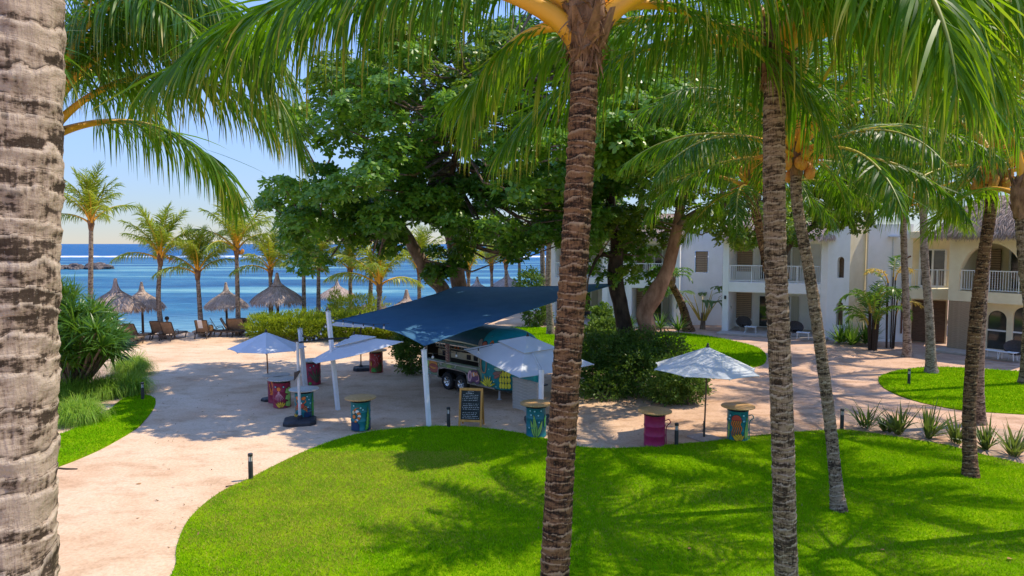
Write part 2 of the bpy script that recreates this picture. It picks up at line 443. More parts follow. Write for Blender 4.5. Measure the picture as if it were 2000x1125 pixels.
def tube_np(pts, rad, n=8, flat=1.0):
    """tube along pts (k,3)"""
    pts = np.asarray(pts, float); k = len(pts)
    rad = np.broadcast_to(np.asarray(rad, float), (k,))
    T = nrm(np.gradient(pts, axis=0))
    ref = np.array([0, 1, 0.0]) if abs(T[:, 1]).max() < 0.9 else np.array([1.0, 0, 0])
    A = nrm(np.cross(T, ref)); B = np.cross(T, A)
    th = np.linspace(0, 2 * pi, n, endpoint=False)
    v = pts[:, None] + rad[:, None, None] * (A[:, None] * np.cos(th)[None, :, None] * flat + B[:, None] * np.sin(th)[None, :, None])
    i = np.arange(k - 1)[:, None] * n
    j = np.arange(n)[None]
    q = np.stack([i + j, i + (j + 1) % n, i + n + (j + 1) % n, i + n + j], -1).reshape(-1, 4)
    return v.reshape(-1, 3), q

def bez(p0, p1, p2, k):
    t = np.linspace(0, 1, k)[:, None]
    p0, p1, p2 = (np.asarray(p, float) for p in (p0, p1, p2))
    return p0 * (1 - t) ** 2 + 2 * p1 * t * (1 - t) + p2 * t * t

def spline(pts, k=8):
    """Catmull-Rom through pts (rows may carry a radius as 4th number)"""
    p = np.asarray(pts, float)
    p = np.vstack([2 * p[0] - p[1], p, 2 * p[-1] - p[-2]])
    out = []
    for i in range(1, len(p) - 2):
        t = np.linspace(0, 1, k, endpoint=False)[:, None]
        a, b, c, d = p[i - 1], p[i], p[i + 1], p[i + 2]
        out.append(0.5 * (2 * b + (c - a) * t + (2 * a - 5 * b + 4 * c - d) * t ** 2 + (3 * b - a - 3 * c + d) * t ** 3))
    out.append(p[-2][None])
    return np.concatenate(out)

def snoise(p, f, seed=0):
    r = np.random.default_rng(seed)
    o = np.zeros(p.shape[:-1])
    for k in range(7):
        d = r.normal(size=3) * f * (1 + 0.35 * k)
        o += np.sin((p * d).sum(-1) + r.uniform(0, 6.28)) / (1 + 0.4 * k)
    return o / 2.6

class MB:
    """collects boxes, tubes, lathes and prisms into ONE mesh"""
    def __init__(self):
        self.v, self.f, self.m = [], [], []
    def add(self, verts, faces, mi=0):
        o = len(self.v)
        self.v += [tuple(x) for x in verts]
        self.f += [tuple(i + o for i in f) for f in faces]
        self.m += [mi] * len(faces)
        return self
    def box(self, c, s, mi=0, rot=None):
        hx, hy, hz = s[0] / 2, s[1] / 2, s[2] / 2
        vs_ = [Vector((x, y, z)) for x in (-hx, hx) for y in (-hy, hy) for z in (-hz, hz)]
        if rot is not None:
            vs_ = [rot @ v for v in vs_]
        vs_ = [v + Vector(c) for v in vs_]
        return self.add(vs_, [(0, 1, 3, 2), (4, 6, 7, 5), (0, 4, 5, 1), (2, 3, 7, 6), (0, 2, 6, 4), (1, 5, 7, 3)], mi)
    def span(self, x0, x1, y0, y1, z0, z1, mi=0):
        return self.box(((x0 + x1) / 2, (y0 + y1) / 2, (z0 + z1) / 2), (x1 - x0, y1 - y0, z1 - z0), mi)
    def tube(self, pts, rad, n=8, mi=0, cap=True):
        v, q = tube_np(pts, rad, n)
        k = len(v) // n
        fs = [tuple(x) for x in q]
        if cap:
            fs.append(tuple(range(n))[::-1]); fs.append(tuple(range((k - 1) * n, k * n)))
        return self.add(v, fs, mi)
    def bar(self, a, b, r, n=8, mi=0, r2=None):
        a, b = Vector(a), Vector(b)
        return self.tube([a, (a + b) / 2, b], [r, (r + (r2 or r)) / 2, r2 or r], n, mi)
    def lathe(self, prof, n=24, mi=0, c=(0, 0, 0), cap=True):
        vs_, fs = [], []
        for r, z in prof:
            for k in range(n):
                t = 2 * pi * k / n
                vs_.append((c[0] + r * cos(t), c[1] + r * sin(t), c[2] + z))
        for i in range(len(prof) - 1):
            for k in range(n):
                fs.append((i * n + k, i * n + (k + 1) % n, (i + 1) * n + (k + 1) % n, (i + 1) * n + k))
        if cap:
            fs.append(tuple(range(n))[::-1]); fs.append(tuple(range((len(prof) - 1) * n, len(prof) * n)))
        return self.add(vs_, fs, mi)
    def prism(self, outer, holes, y0, y1, mi=0):
        """outline in (x, z), extruded from y0 to y1, with holes"""
        loops = [[Vector((x, z, 0)) for x, z in lp] for lp in [outer] + list(holes)]
        tri = geometry.tessellate_polygon(loops)
        flat = [p for lp in loops for p in lp]
        n = len(flat)
        vs_ = [(p.x, y0, p.y) for p in flat] + [(p.x, y1, p.y) for p in flat]
        fs = [tuple(t) for t in tri] + [tuple(i + n for i in t[::-1]) for t in tri]
        o = 0
        for lp in loops:
            k = len(lp)
            for i in range(k):
                a, b = o + i, o + (i + 1) % k
                fs.append((a, b, b + n, a + n))
            o += k
        return self.add(vs_, fs, mi)
    def mesh(self, name, mats, smooth=False, bevel=0):
        me = bpy.data.meshes.new(name)
        me.from_pydata([tuple(v) for v in self.v], [], self.f)
        for m in (mats if isinstance(mats, (list, tuple)) else [mats]):
            me.materials.append(m)
        me.polygons.foreach_set('material_index', self.m)
        bm = bmesh.new(); bm.from_mesh(me)
        bmesh.ops.recalc_face_normals(bm, faces=bm.faces)
        if bevel:
            bmesh.ops.bevel(bm, geom=[e for e in bm.edges if len(e.link_faces) == 2 and e.calc_face_angle(0) > 0.6], offset=bevel, segments=1, affect='EDGES')
        bm.to_mesh(me); bm.free()
        if smooth:
            me.polygons.foreach_set('use_smooth', [True] * len(me.polygons))
            try: me.set_sharp_from_angle(angle=R(38))
            except Exception: pass
        me.update()
        return me
    def build(self, name, mats, parent=None, smooth=False, bevel=0, loc=None):
        return obj(name, self.mesh(name, mats, smooth, bevel), parent, loc)
# ------------------------------------------------------------------ ground, water
def sandmat():
    m, nt, N, Lk = nodes_of('sand')
    o = N('ShaderNodeOutputMaterial'); b = N('ShaderNodeBsdfPrincipled')
    b.inputs['Roughness'].default_value = 0.95
    b.inputs['Specular IOR Level'].default_value = 0.1
    tc = N('ShaderNodeTexCoord')
    def noise(s, d=6, st=None):
        n = N('ShaderNodeTexNoise'); n.inputs['Scale'].default_value = s; n.inputs['Detail'].default_value = d
        n.inputs['Roughness'].default_value = 0.65
        if st:
            mp = N('ShaderNodeMapping'); mp.inputs['Scale'].default_value = st
            Lk(tc.outputs['Object'], mp.inputs[0]); Lk(mp.outputs[0], n.inputs['Vector'])
        else:
            Lk(tc.outputs['Object'], n.inputs['Vector'])
        return n
    n1 = noise(0.35, 8); n2 = noise(14, 6); n3 = noise(1.3, 8, (0.8, 1.2, 1))
    r1 = ramp(nt, [(0.32, (0.60, 0.385, 0.235)), (0.5, (0.72, 0.51, 0.34)), (0.68, (0.78, 0.58, 0.41))])
    Lk(n1.outputs[0], r1.inputs[0])
    # redder earth on the right-hand path
    sx = N('ShaderNodeSeparateXYZ'); Lk(tc.outputs['Object'], sx.inputs[0])
    mr = N('ShaderNodeMapRange'); mr.inputs[1].default_value = 0; mr.inputs[2].default_value = 7
    Lk(sx.outputs[0], mr.inputs[0])
    mx = N('ShaderNodeMix'); mx.data_type = 'RGBA'
    ml = N('ShaderNodeMath'); ml.operation = 'MULTIPLY'; ml.inputs[1].default_value = 0.75
    Lk(mr.outputs[0], ml.inputs[0]); Lk(ml.outputs[0], mx.inputs[0])
    Lk(r1.outputs[0], mx.inputs[6])
    r2 = ramp(nt, [(0.35, (0.50, 0.30, 0.205)), (0.65, (0.68, 0.44, 0.315))]); Lk(n3.outputs[0], r2.inputs[0])
    Lk(r2.outputs[0], mx.inputs[7])
    m2 = N('ShaderNodeMix'); m2.data_type = 'RGBA'; m2.blend_type = 'MULTIPLY'; m2.inputs[0].default_value = 0.6
    r3 = ramp(nt, [(0.3, (0.64, 0.60, 0.56)), (0.6, (1.0, 1.0, 1.0))]); Lk(n2.outputs[0], r3.inputs[0])
    Lk(mx.outputs[2], m2.inputs[6]); Lk(r3.outputs[0], m2.inputs[7])
    m3 = N('ShaderNodeMix'); m3.data_type = 'RGBA'; m3.blend_type = 'MULTIPLY'; m3.inputs[0].default_value = 0.5
    r4 = ramp(nt, [(0.34, (0.62, 0.52, 0.43)), (0.50, (1.0, 1.0, 1.0))]); Lk(n3.outputs[0], r4.inputs[0])
    Lk(m2.outputs[2], m3.inputs[6]); Lk(r4.outputs[0], m3.inputs[7])
    # wet sand close to the waterline
    wr = N('ShaderNodeMapRange'); wr.inputs[1].default_value = -0.45; wr.inputs[2].default_value = -1.0
    Lk(sx.outputs[2], wr.inputs[0])
    m4 = N('ShaderNodeMix'); m4.data_type = 'RGBA'; Lk(wr.outputs[0], m4.inputs[0])
    Lk(m3.outputs[2], m4.inputs[6]); m4.inputs[7].default_value = (0.25, 0.21, 0.17, 1)
    Lk(m4.outputs[2], b.inputs['Base Color'])
    bp = N('ShaderNodeBump'); bp.inputs['Strength'].default_value = 0.5; bp.inputs['Distance'].default_value = 0.03
    ad = N('ShaderNodeMath'); ad.operation = 'ADD'
    Lk(n2.outputs[0], ad.inputs[0]); Lk(n3.outputs[0], ad.inputs[1]); Lk(ad.outputs[0], bp.inputs['Height'])
    Lk(bp.outputs[0], b.inputs['Normal']); Lk(b.outputs[0], o.inputs[0])
    return m
M['sand'] = sandmat()

SEA_Z = -0.9
def shore_y(x):
    return np.interp(x, [-200, -40, -13, -6, 2, 12, 30, 200], [47, 46.5, 47.5, 51, 62, 75, 130, 200])
def ground_z(x, y):
    return np.clip(-(y - (shore_y(x) - 4.5)) * 0.22, -3.5, 0.0)

xs = np.concatenate([np.linspace(-400, -45, 14), np.linspace(-42, 40, 150), np.linspace(45, 400, 14)])
ys = np.concatenate([np.linspace(-60, 2, 8), np.linspace(3, 85, 180), np.linspace(90, 400, 14)])
GX, GY = np.meshgrid(xs, ys, indexing='ij')
GP = np.stack([GX, GY, np.zeros_like(GX)], -1)
GZ = ground_z(GX, GY) + 0.018 * snoise(GP, 0.9, 3) * (GY > 2) * (np.abs(GX) < 42) * (GY < 86)
gv = np.stack([GX, GY, GZ], -1)
ni, nj = GX.shape
ii, jj = np.meshgrid(np.arange(ni - 1), np.arange(nj - 1), indexing='ij')
gq = np.stack([ii * nj + jj, (ii + 1) * nj + jj, (ii + 1) * nj + jj + 1, ii * nj + jj + 1], -1).reshape(-1, 4)
ground = obj('sand_ground', npmesh('sand_ground', [(gv, gq, 0)], [M['sand']], True))
tag(ground, 'pinkish beige sand of the paths and the beach', kind='structure')

def seamat():
    m, nt, N, Lk = nodes_of('sea_water')
    o = N('ShaderNodeOutputMaterial')
    tc = N('ShaderNodeTexCoord')
    sx = N('ShaderNodeSeparateXYZ'); Lk(tc.outputs['Object'], sx.inputs[0])
    def noise(s, st, d=4):
        n = N('ShaderNodeTexNoise'); n.inputs['Scale'].default_value = s; n.inputs['Detail'].default_value = d
        mp = N('ShaderNodeMapping'); mp.inputs['Scale'].default_value = st
        Lk(tc.outputs['Object'], mp.inputs[0]); Lk(mp.outputs[0], n.inputs['Vector'])
        return n
    # lagoon: coral patches and sand streaks drawn out along the shore
    n1 = noise(0.045, (0.35, 1.6, 1), 6)
    lag = ramp(nt, [(0.36, (0.016, 0.088, 0.20)), (0.46, (0.028, 0.130, 0.25)), (0.55, (0.055, 0.195, 0.30)), (0.64, (0.18, 0.37, 0.39))])
    Lk(n1.outputs[0], lag.inputs[0])
    mr = N('ShaderNodeMapRange'); mr.inputs[1].default_value = 150; mr.inputs[2].default_value = 390; mr.interpolation_type = 'SMOOTHSTEP'
    Lk(sx.outputs[1], mr.inputs[0])
    deep = N('ShaderNodeMix'); deep.data_type = 'RGBA'
    Lk(mr.outputs[0], deep.inputs[0]); Lk(lag.outputs[0], deep.inputs[6]); deep.inputs[7].default_value = (0.0, 0.095, 0.27, 1)
    # shallows
    sr = N('ShaderNodeMapRange'); sr.inputs[1].default_value = 66; sr.inputs[2].default_value = 46
    Lk(sx.outputs[1], sr.inputs[0])
    sh = N('ShaderNodeMix'); sh.data_type = 'RGBA'
    ms = N('ShaderNodeMath'); ms.operation = 'MULTIPLY'; ms.inputs[1].default_value = 0.75
    Lk(sr.outputs[0], ms.inputs[0]); Lk(ms.outputs[0], sh.inputs[0]); Lk(deep.outputs[2], sh.inputs[6]); sh.inputs[7].default_value = (0.20, 0.36, 0.42, 1)
    # ripples
    r1 = noise(1.1, (0.35, 1.6, 1), 5); r2 = noise(0.16, (0.35, 1.8, 1), 4)
    ad = N('ShaderNodeMath'); ad.operation = 'ADD'
    Lk(r1.outputs[0], ad.inputs[0]); Lk(r2.outputs[0], ad.inputs[1])
    bp = N('ShaderNodeBump'); bp.inputs['Strength'].default_value = 0.9; bp.inputs['Distance'].default_value = 0.5
    Lk(ad.outputs[0], bp.inputs['Height'])
    mu = N('ShaderNodeMix'); mu.data_type = 'RGBA'; mu.blend_type = 'MULTIPLY'; mu.inputs[0].default_value = 0.8
    rr = ramp(nt, [(0.38, (0.62, 0.7, 0.78)), (0.6, (1.15, 1.1, 1.08))]); Lk(r1.outputs[0], rr.inputs[0])
    Lk(sh.outputs[2], mu.inputs[6]); Lk(rr.outputs[0], mu.inputs[7])
    b = N('ShaderNodeBsdfPrincipled')
    b.inputs['Roughness'].default_value = 0.22
    b.inputs['IOR'].default_value = 1.05
    b.inputs['Specular IOR Level'].default_value = 0.06
    Lk(mu.outputs[2], b.inputs['Base Color']); Lk(bp.outputs[0], b.inputs['Normal'])
    Lk(b.outputs[0], o.inputs[0])
    return m
M['sea'] = seamat()
sx_ = np.concatenate([[-14000, -4000, -1500], np.linspace(-500, 500, 40), [1500, 4000, 14000]])
sy_ = np.concatenate([np.linspace(44, 120, 30), np.linspace(130, 500, 40), [800, 1500, 4000, 20000]])
SX, SY = np.meshgrid(sx_, sy_, indexing='ij')
sv = np.stack([SX, SY, np.full_like(SX, SEA_Z)], -1)
n1_, n2_ = SX.shape
ii, jj = np.meshgrid(np.arange(n1_ - 1), np.arange(n2_ - 1), indexing='ij')
sq = np.stack([ii * n2_ + jj, (ii + 1) * n2_ + jj, (ii + 1) * n2_ + jj + 1, ii * n2_ + jj + 1], -1).reshape(-1, 4)
sea = tag(obj('sea_water', npmesh('sea_water', [(sv, sq, 0)], [M['sea']], True)), 'blue lagoon and open sea', kind='structure')
# breaking surf on the reef: low ridges of foam
foam = pmat('surf_foam', (0.55, 0.66, 0.74), (0.86, 0.90, 0.93), 0.35, 0.8, 0.5, 3, stretch=(0.3, 1, 1), lo=0.42, hi=0.55)
fx = np.linspace(-330, 330, 700)
chunks = []
for y0, w0, h0, sd_ in [(330, 4.2, 0.5, 1), (352, 1.5, 0.25, 5)]:
    p = np.stack([fx, np.zeros_like(fx), np.zeros_like(fx)], -1)
    ww = np.clip(w0 * (0.6 + 0.9 * snoise(p, 0.05, sd_) + 0.3 * snoise(p, 0.3, sd_ + 1)), 0.05, None)
    yy = y0 + 5 * snoise(p, 0.02, sd_ + 2)
    hh = h0 * np.clip(ww / w0, 0.02, 1.2)
    prof = [(-0.5, -0.05), (-0.2, 0.7), (0.1, 1.0), (0.5, -0.05)]
    v = np.stack([np.stack([fx, yy + a * ww, SEA_Z + b_ * hh], -1) for a, b_ in prof], 1)
    k = len(prof); i = np.arange(len(fx) - 1)[:, None] * k; j = np.arange(k - 1)[None]
    chunks.append((v, np.stack([i + j, i + k + j, i + k + j + 1, i + j + 1], -1).reshape(-1, 4), 0))
tag(obj('surf_water', npmesh('surf_water', chunks, [foam], True)), 'white line of surf breaking on the reef', kind='structure')

# dry leaf bits and specks drifted over the sand
nl = 5200
lx = rng.uniform(-16, 22, nl); ly = rng.uniform(9.5, 42, nl) ; lx = lx * ly / 30
keep = (snoise(np.stack([lx, ly, 0 * lx], -1), 0.6, 9) + rng.normal(0, 0.5, nl)) > 0.15
lx, ly = lx[keep], ly[keep]; nl = len(lx)
lp_ = np.stack([lx, ly, np.full(nl, 0.028)], -1)
ld = np.stack([rng.normal(size=nl), rng.normal(size=nl), np.abs(rng.normal(0, 0.15, nl))], -1)
lw2 = np.stack([-ld[:, 1], ld[:, 0], rng.normal(0, 0.3, nl)], -1)
lv, lq = strips(lp_, ld, lw2, rng.uniform(0.02, 0.085, nl), rng.uniform(0.012, 0.04, nl), (0.3, 1, 0.2), 0.2)
M['litter'] = leafmat('leaf_litter', [(0, (0.10, 0.055, 0.03)), (0.6, (0.24, 0.14, 0.07)), (1.0, (0.42, 0.28, 0.12))], 0.1, (0.3, 0.2, 0.05), 0.8, 0.1)
tag(obj('leaf_litter', npmesh('leaf_litter', [(lv, lq, 0)], [M['litter']])), 'dry leaf bits drifted over the sand', kind='stuff')

# ------------------------------------------------------------------ lawns
M['lawn'] = pmat('lawn_turf', (0.10, 0.22, 0.003), (0.21, 0.33, 0.005), 1.2, 1.0, 0.5, 60, spec=0.0)
def closed_spline(pts, k=6):
    p = np.asarray(pts, float); n = len(p); out = []
    for i in range(n):
        a, b, c, d = p[i - 1], p[i], p[(i + 1) % n], p[(i + 2) % n]
        t = np.linspace(0, 1, k, endpoint=False)[:, None]
        out.append(0.5 * (2 * b + (c - a) * t + (2 * a - 5 * b + 4 * c - d) * t ** 2 + (3 * b - a - 3 * c + d) * t ** 3))
    return np.concatenate(out)
def inside(P, poly):
    x, y = P[:, 0], P[:, 1]; c = np.zeros(len(P), bool)
    for i in range(len(poly)):
        x1, y1 = poly[i - 1]; x2, y2 = poly[i]
        hit = ((y1 > y) != (y2 > y)) & (x < (x2 - x1) * (y - y1) / (y2 - y1 + 1e-12) + x1)
        c ^= hit
    return c
def sheet(name, poly, z0, z1, mat, label):
    loops = [[Vector((x, y, 0)) for x, y in poly]]
    tri = geometry.tessellate_polygon(loops); n = len(poly)
    mb = MB()
    mb.add([(x, y, z1) for x, y in poly] + [(x, y, z0) for x, y in poly], [tuple(t) for t in tri] + [(i, (i + 1) % n, (i + 1) % n + n, i + n) for i in range(n)])
    return tag(mb.build(name, mat), label, kind='structure')
def blades(name, poly, density, length, width, label, z=0.03, mats=None, dryness=0.0, edge=None, seed=1, rows=(1.0, 0.12)):
    poly = np.asarray(poly)
    lo, hi = poly.min(0), poly.max(0)
    n = int((hi[0] - lo[0]) * (hi[1] - lo[1]) * density)
    P = rng.uniform(lo, hi, (n, 2))
    P = P[inside(P, poly)]
    P = P[P[:, 1] > 9.5]
    P = P[np.abs(P[:, 0]) < P[:, 1] * 0.8 + 1.5]
    n = len(P)
    P3 = np.concatenate([P, np.full((n, 1), z)], 1)
    big = snoise(P3, 0.5, seed)
    D = np.stack([rng.normal(0, 0.8, n), rng.normal(0, 0.8, n), np.ones(n)], -1)
    W = rand_unit(n); W[:, 2] *= 0.2
    L = length * rng.uniform(0.55, 1.25, n) * (1 + 0.2 * big)
    v, q = strips(P3, D, W, L, width * rng.uniform(0.6, 1.3, n), rows)
    dry = (big + 0.6 * snoise(P3, 2.0, seed + 4) + rng.normal(0, 0.5, n)) < -0.75 + dryness + 1.6 * np.exp(-((P3[:, 0] + 3.6) / 2.6) ** 2) * (P3[:, 1] < 18)
    per = len(q) // n
    mi = np.repeat(dry, per)
    ch = [(v, q[~mi], 0)]
    me_mats = mats or [M['grass_blade'], M['grass_dry']]
    me = npmesh(name, [(v, q, 0)], me_mats)
    me.polygons.foreach_set('material_index', mi.astype(np.int32))
    return tag(obj('grass', me), label, kind='stuff')
M['grass_dry'] = leafmat('grass_dry', [(0, (0.24, 0.30, 0.012)), (0.6, (0.37, 0.37, 0.03)), (1.0, (0.54, 0.47, 0.10))], 0.3, (0.4, 0.45, 0.08), 0.6, 0.2)

def pxpoly(pts):
    return [tuple(gr(x, y)[:2]) for x, y in pts]
front = pxpoly([(335, 1125), (345, 1070), (365, 1022), (400, 985), (440, 958), (490, 935), (540, 909), (600, 881), (660, 859), (720, 845), (780, 838), (840, 834), (900, 834),
                (960, 839), (1020, 848), (1065, 858), (1120, 872), (1180, 877), (1250, 875), (1320, 869), (1400, 862), (1480, 852), (1560, 845), (1640, 841), (1695, 846), (1740, 853), (1790, 861),
                (1850, 871), (1890, 882), (1940, 894), (2000, 908), (2120, 935)])
front += [(24, 13), (24, 2), (-4, 2), (-5.0, 6.0), (-5.45, 9.0)]
front_s = closed_spline(front, 5)
sheet('front_lawn', front_s, -0.03, 0.03, M['lawn'], 'large kidney shaped front lawn below the palms')
blades('front_grass', front_s, 1500, 0.060, 0.012, 'short bright green grass of the front lawn', seed=21)
lpt = pxpoly([(1716, 740), (1735, 729), (1770, 722), (1815, 718), (1880, 719), (2000, 727), (2120, 737), (2200, 780), (2100, 812), (2000, 810), (1930, 806), (1860, 799), (1800, 787), (1755, 772), (1725, 757)])
isl = closed_spline(lpt, 5)
sheet('island_lawn', isl, -0.03, 0.03, M['lawn'], 'rounded lawn in front of the right hotel wing')
blades('island_grass', isl, 420, 0.075, 0.026, 'bright green grass of the rounded lawn on the right', seed=22, dryness=-1)
far = closed_spline(pxpoly([(960, 645), (1000, 640), (1100, 641), (1250, 648), (1350, 653), (1420, 664), (1478, 679), (1497, 698), (1480, 716), (1400, 722), (1250, 722), (1110, 705), (1010, 675)]), 5)
sheet('back_lawn', far, -0.03, 0.03, M['lawn'], 'lawn behind the tree bushes before the white hotel')
blades('back_grass', far, 260, 0.09, 0.035, 'bright green grass of the lawn before the hotel', seed=23, dryness=-1)
lf = closed_spline(pxpoly([(60, 935), (118, 911), (180, 886), (230, 861), (268, 836), (292, 811), (304, 789), (298, 776), (270, 772), (240, 780), (215, 800), (180, 820), (130, 845), (60, 870)]), 5)
sheet('side_lawn', lf, -0.03, 0.03, M['lawn'], 'strip of lawn along the left planting bed')
blades('side_grass', lf, 750, 0.07, 0.018, 'bright green grass of the strip on the left', seed=24, dryness=-1)
bed = closed_spline(pxpoly([(-60, 930), (60, 868), (130, 842), (180, 817), (215, 797), (240, 779), (270, 771), (283, 760), (272, 730), (262, 705), (200, 690), (-60, 690)]), 4)
sheet('planting_bed_ground', bed, -0.03, 0.008, M['soil'], 'sandy planting bed on the left')
bed2 = closed_spline(pxpoly([(1662, 838), (1700, 842), (1745, 849), (1795, 857), (1850, 867), (1895, 879), (1945, 890), (2005, 905), (2060, 905), (2060, 850), (2000, 842), (1900, 833), (1800, 826), (1700, 822)]), 4)
sheet('planting_strip_ground', bed2, -0.03, 0.006, M['soil'], 'sandy planting strip between lawn and path')
apron = closed_spline(pxpoly([(1480, 706), (1560, 690), (1690, 683), (1800, 700), (1920, 705), (2100, 722), (2100, 650), (1600, 650), (1330, 640), (1330, 652), (1430, 666), (1490, 682)]), 4)
M['paving'] = pmat('path_paving', (0.42, 0.27, 0.195), (0.57, 0.39, 0.29), 1.5, 0.9, 0.4, 20)
sheet('hotel_path', apron, -0.03, 0.004, M['paving'], 'hard path along the hotel front')
# ------------------------------------------------------------------ palms
def palm_trunk(pts, r0, r1, spacing, nside, step, seed, relief=0.10, flare=0.5):
    """pts: path (local). Geometry carries each leaf scar as a small step in the radius."""
    path = spline(pts, 24)
    seg = np.linalg.norm(np.diff(path, axis=0), axis=1)
    s = np.concatenate([[0], np.cumsum(seg)]); Ltot = s[-1]
    k = max(8, int(Ltot / step))
    ss = np.linspace(0, Ltot, k)
    c = np.stack([np.interp(ss, s, path[:, i]) for i in range(3)], -1)
    T = nrm(np.gradient(c, axis=0))
    A = nrm(np.cross(T, np.array([0, 1.0, 0]))); B = np.cross(T, A)
    th = np.linspace(0, 2 * pi, nside, endpoint=False)
    r = np.random.default_rng(seed)
    S, TH = np.meshgrid(ss, th, indexing='ij')
    q3 = np.stack([np.cos(TH) * 0.9, np.sin(TH) * 0.9, S / spacing * 0.35], -1)
    tilt = 0.22 * np.sin(TH + S / spacing * 2.4) + 0.30 * snoise(q3, 1.6, seed) + 0.10 * snoise(q3 * np.array([1, 1, 0.6]), 6.0, seed + 3)
    ph = S / spacing + tilt
    fr = ph - np.floor(ph)
    idx = np.floor(ph).astype(int)
    hb = r.uniform(-1, 1, idx.max() - idx.min() + 2)[idx - idx.min()]
    saw = np.where(fr < 0.9, (fr / 0.9) ** 1.8, (1 - fr) / 0.1) - 0.4
    t = S / Ltot
    base = r0 + (r1 - r0) * t ** 0.7
    base = base * (1 + flare * np.exp(-S / (2.2 * r0)))
    rad = base * (1 + relief * saw * (0.7 + 0.5 * hb) + 0.035 * snoise(q3, 3.0, seed + 1) + 0.025 * snoise(q3 * np.array([3, 3, 1.5]), 5, seed + 2))
    V = c[:, None] + rad[..., None] * (A[:, None] * np.cos(TH)[..., None] + B[:, None] * np.sin(TH)[..., None])
    i = np.arange(k - 1)[:, None] * nside; j = np.arange(nside)[None]
    q = np.stack([i + j, i + (j + 1) % nside, i + nside + (j + 1) % nside, i + nside + j], -1).reshape(-1, 4)
    return V, q, fr, hb

def frond_mesh(name, L, a0, a1, n=70, ll=0.9, lw=0.035, seg=4, hang=0.75, seed=0, pet=0.2, pr=0.045, p=1.25, sway=0.0, mats=None, fwd=(28, 62), lift=0.12, roll=0.0, vlen=0.0, tw=0.5):
    r = np.random.default_rng(seed)
    k = 36
    s = np.linspace(0, 1, k)
    ang = a0 + (a1 - a0) * s ** p
    ds = L / (k - 1)
    x = np.concatenate([[0], np.cumsum(np.cos(ang[:-1]) * ds)])
    z = np.concatenate([[0], np.cumsum(np.sin(ang[:-1]) * ds)])
    y = sway * L * s ** 2
    C = np.stack([x, y, z], -1)
    rr = pr * (1 - s) ** 0.8 * (1 + 1.1 * np.exp(-s * 14)) + 0.006
    rv, rq = tube_np(C, rr, 6)
    rt = np.repeat(s, 6)
    V, Q, TT, UU = [], [], [], [0 * rt]
    for side in (-1, 1):
        t = np.clip(np.linspace(pet, 0.995, n) + r.normal(0, 0.3 / n, n), 0, 1)
        P = np.stack([np.interp(t, s, C[:, i]) for i in range(3)], -1)
        a = np.interp(t, s, ang)
        T = np.stack([np.cos(a), np.zeros(n), np.sin(a)], -1)
        Nn = np.stack([-np.sin(a), np.zeros(n), np.cos(a)], -1)
        S_ = np.zeros((n, 3)); S_[:, 1] = side
        u = (t - pet) / (1 - pet)
        f = np.radians(fwd[0] + (fwd[1] - fwd[0]) * u) + r.normal(0, 0.11, n)
        lf = lift + r.normal(0, 0.10, n)
        D = S_ * np.cos(f)[:, None] + T * np.sin(f)[:, None] + Nn * lf[:, None]
        ln = ll * (0.45 + 0.75 * np.sin(pi * (0.12 + 0.80 * u))) * r.uniform(0.72, 1.18, n) * np.where(r.uniform(size=n) < 0.06, 0.45, 1) / 1.15
        ln *= np.where(u > 0.93, 0.75, 1)
        hg = np.clip(hang + r.normal(0, 0.15, n) - 0.45 * (r.uniform(size=n) < 0.10), 0, 0.97)
        W = T + S_ * r.normal(0, tw, n)[:, None] * 0.6 + Nn * r.normal(0, tw, n)[:, None]
        v, q = strips(P, D, W, ln, lw * r.uniform(0.75, 1.15, n) * (0.65 + 0.5 * np.sin(pi * u)), PROF[seg], hg, pw=0.75)
        Q.append((v, q, 0)); TT.append(np.repeat(t, (len(v) // n)))
        m_ = len(PROF[seg]); UU.append(np.tile(np.repeat(np.arange(m_) / (m_ - 1), 2), n))
    me = npmesh(name, [(rv, rq, 1)] + Q, mats, False, {'t': [rt] + TT, 'u': UU})
    return me
PROF = {1: (1, 0.15), 2: (0.8, 1, 0.08), 3: (0.6, 1, 0.75, 0.06), 4: (0.55, 1, 0.9, 0.55, 0.05), 5: (0.5, 0.95, 1, 0.8, 0.5, 0.05)}

def frond_set(prefix, mats, n, seg, ll, lw, Ls, spec, pr, hang0=0.7):
    """a few frond shapes from upright to hanging: [(a0, a1, hang)]"""
    out = []
    for k, (a0, a1, hg) in enumerate(spec):
        out.append(frond_mesh('%s_frond' % prefix, Ls, R(a0), R(a1), n, ll, lw, seg, hg, 100 + k * 7, mats=mats, pr=pr, sway=0.03 * ((k % 3) - 1)))
    return out
SPEC = [(86, 42, 0.35), (78, 20, 0.5), (66, -8, 0.65), (54, -22, 0.78), (44, -32, 0.84), (33, -42, 0.86), (22, -48, 0.86), (12, -54, 0.84)]

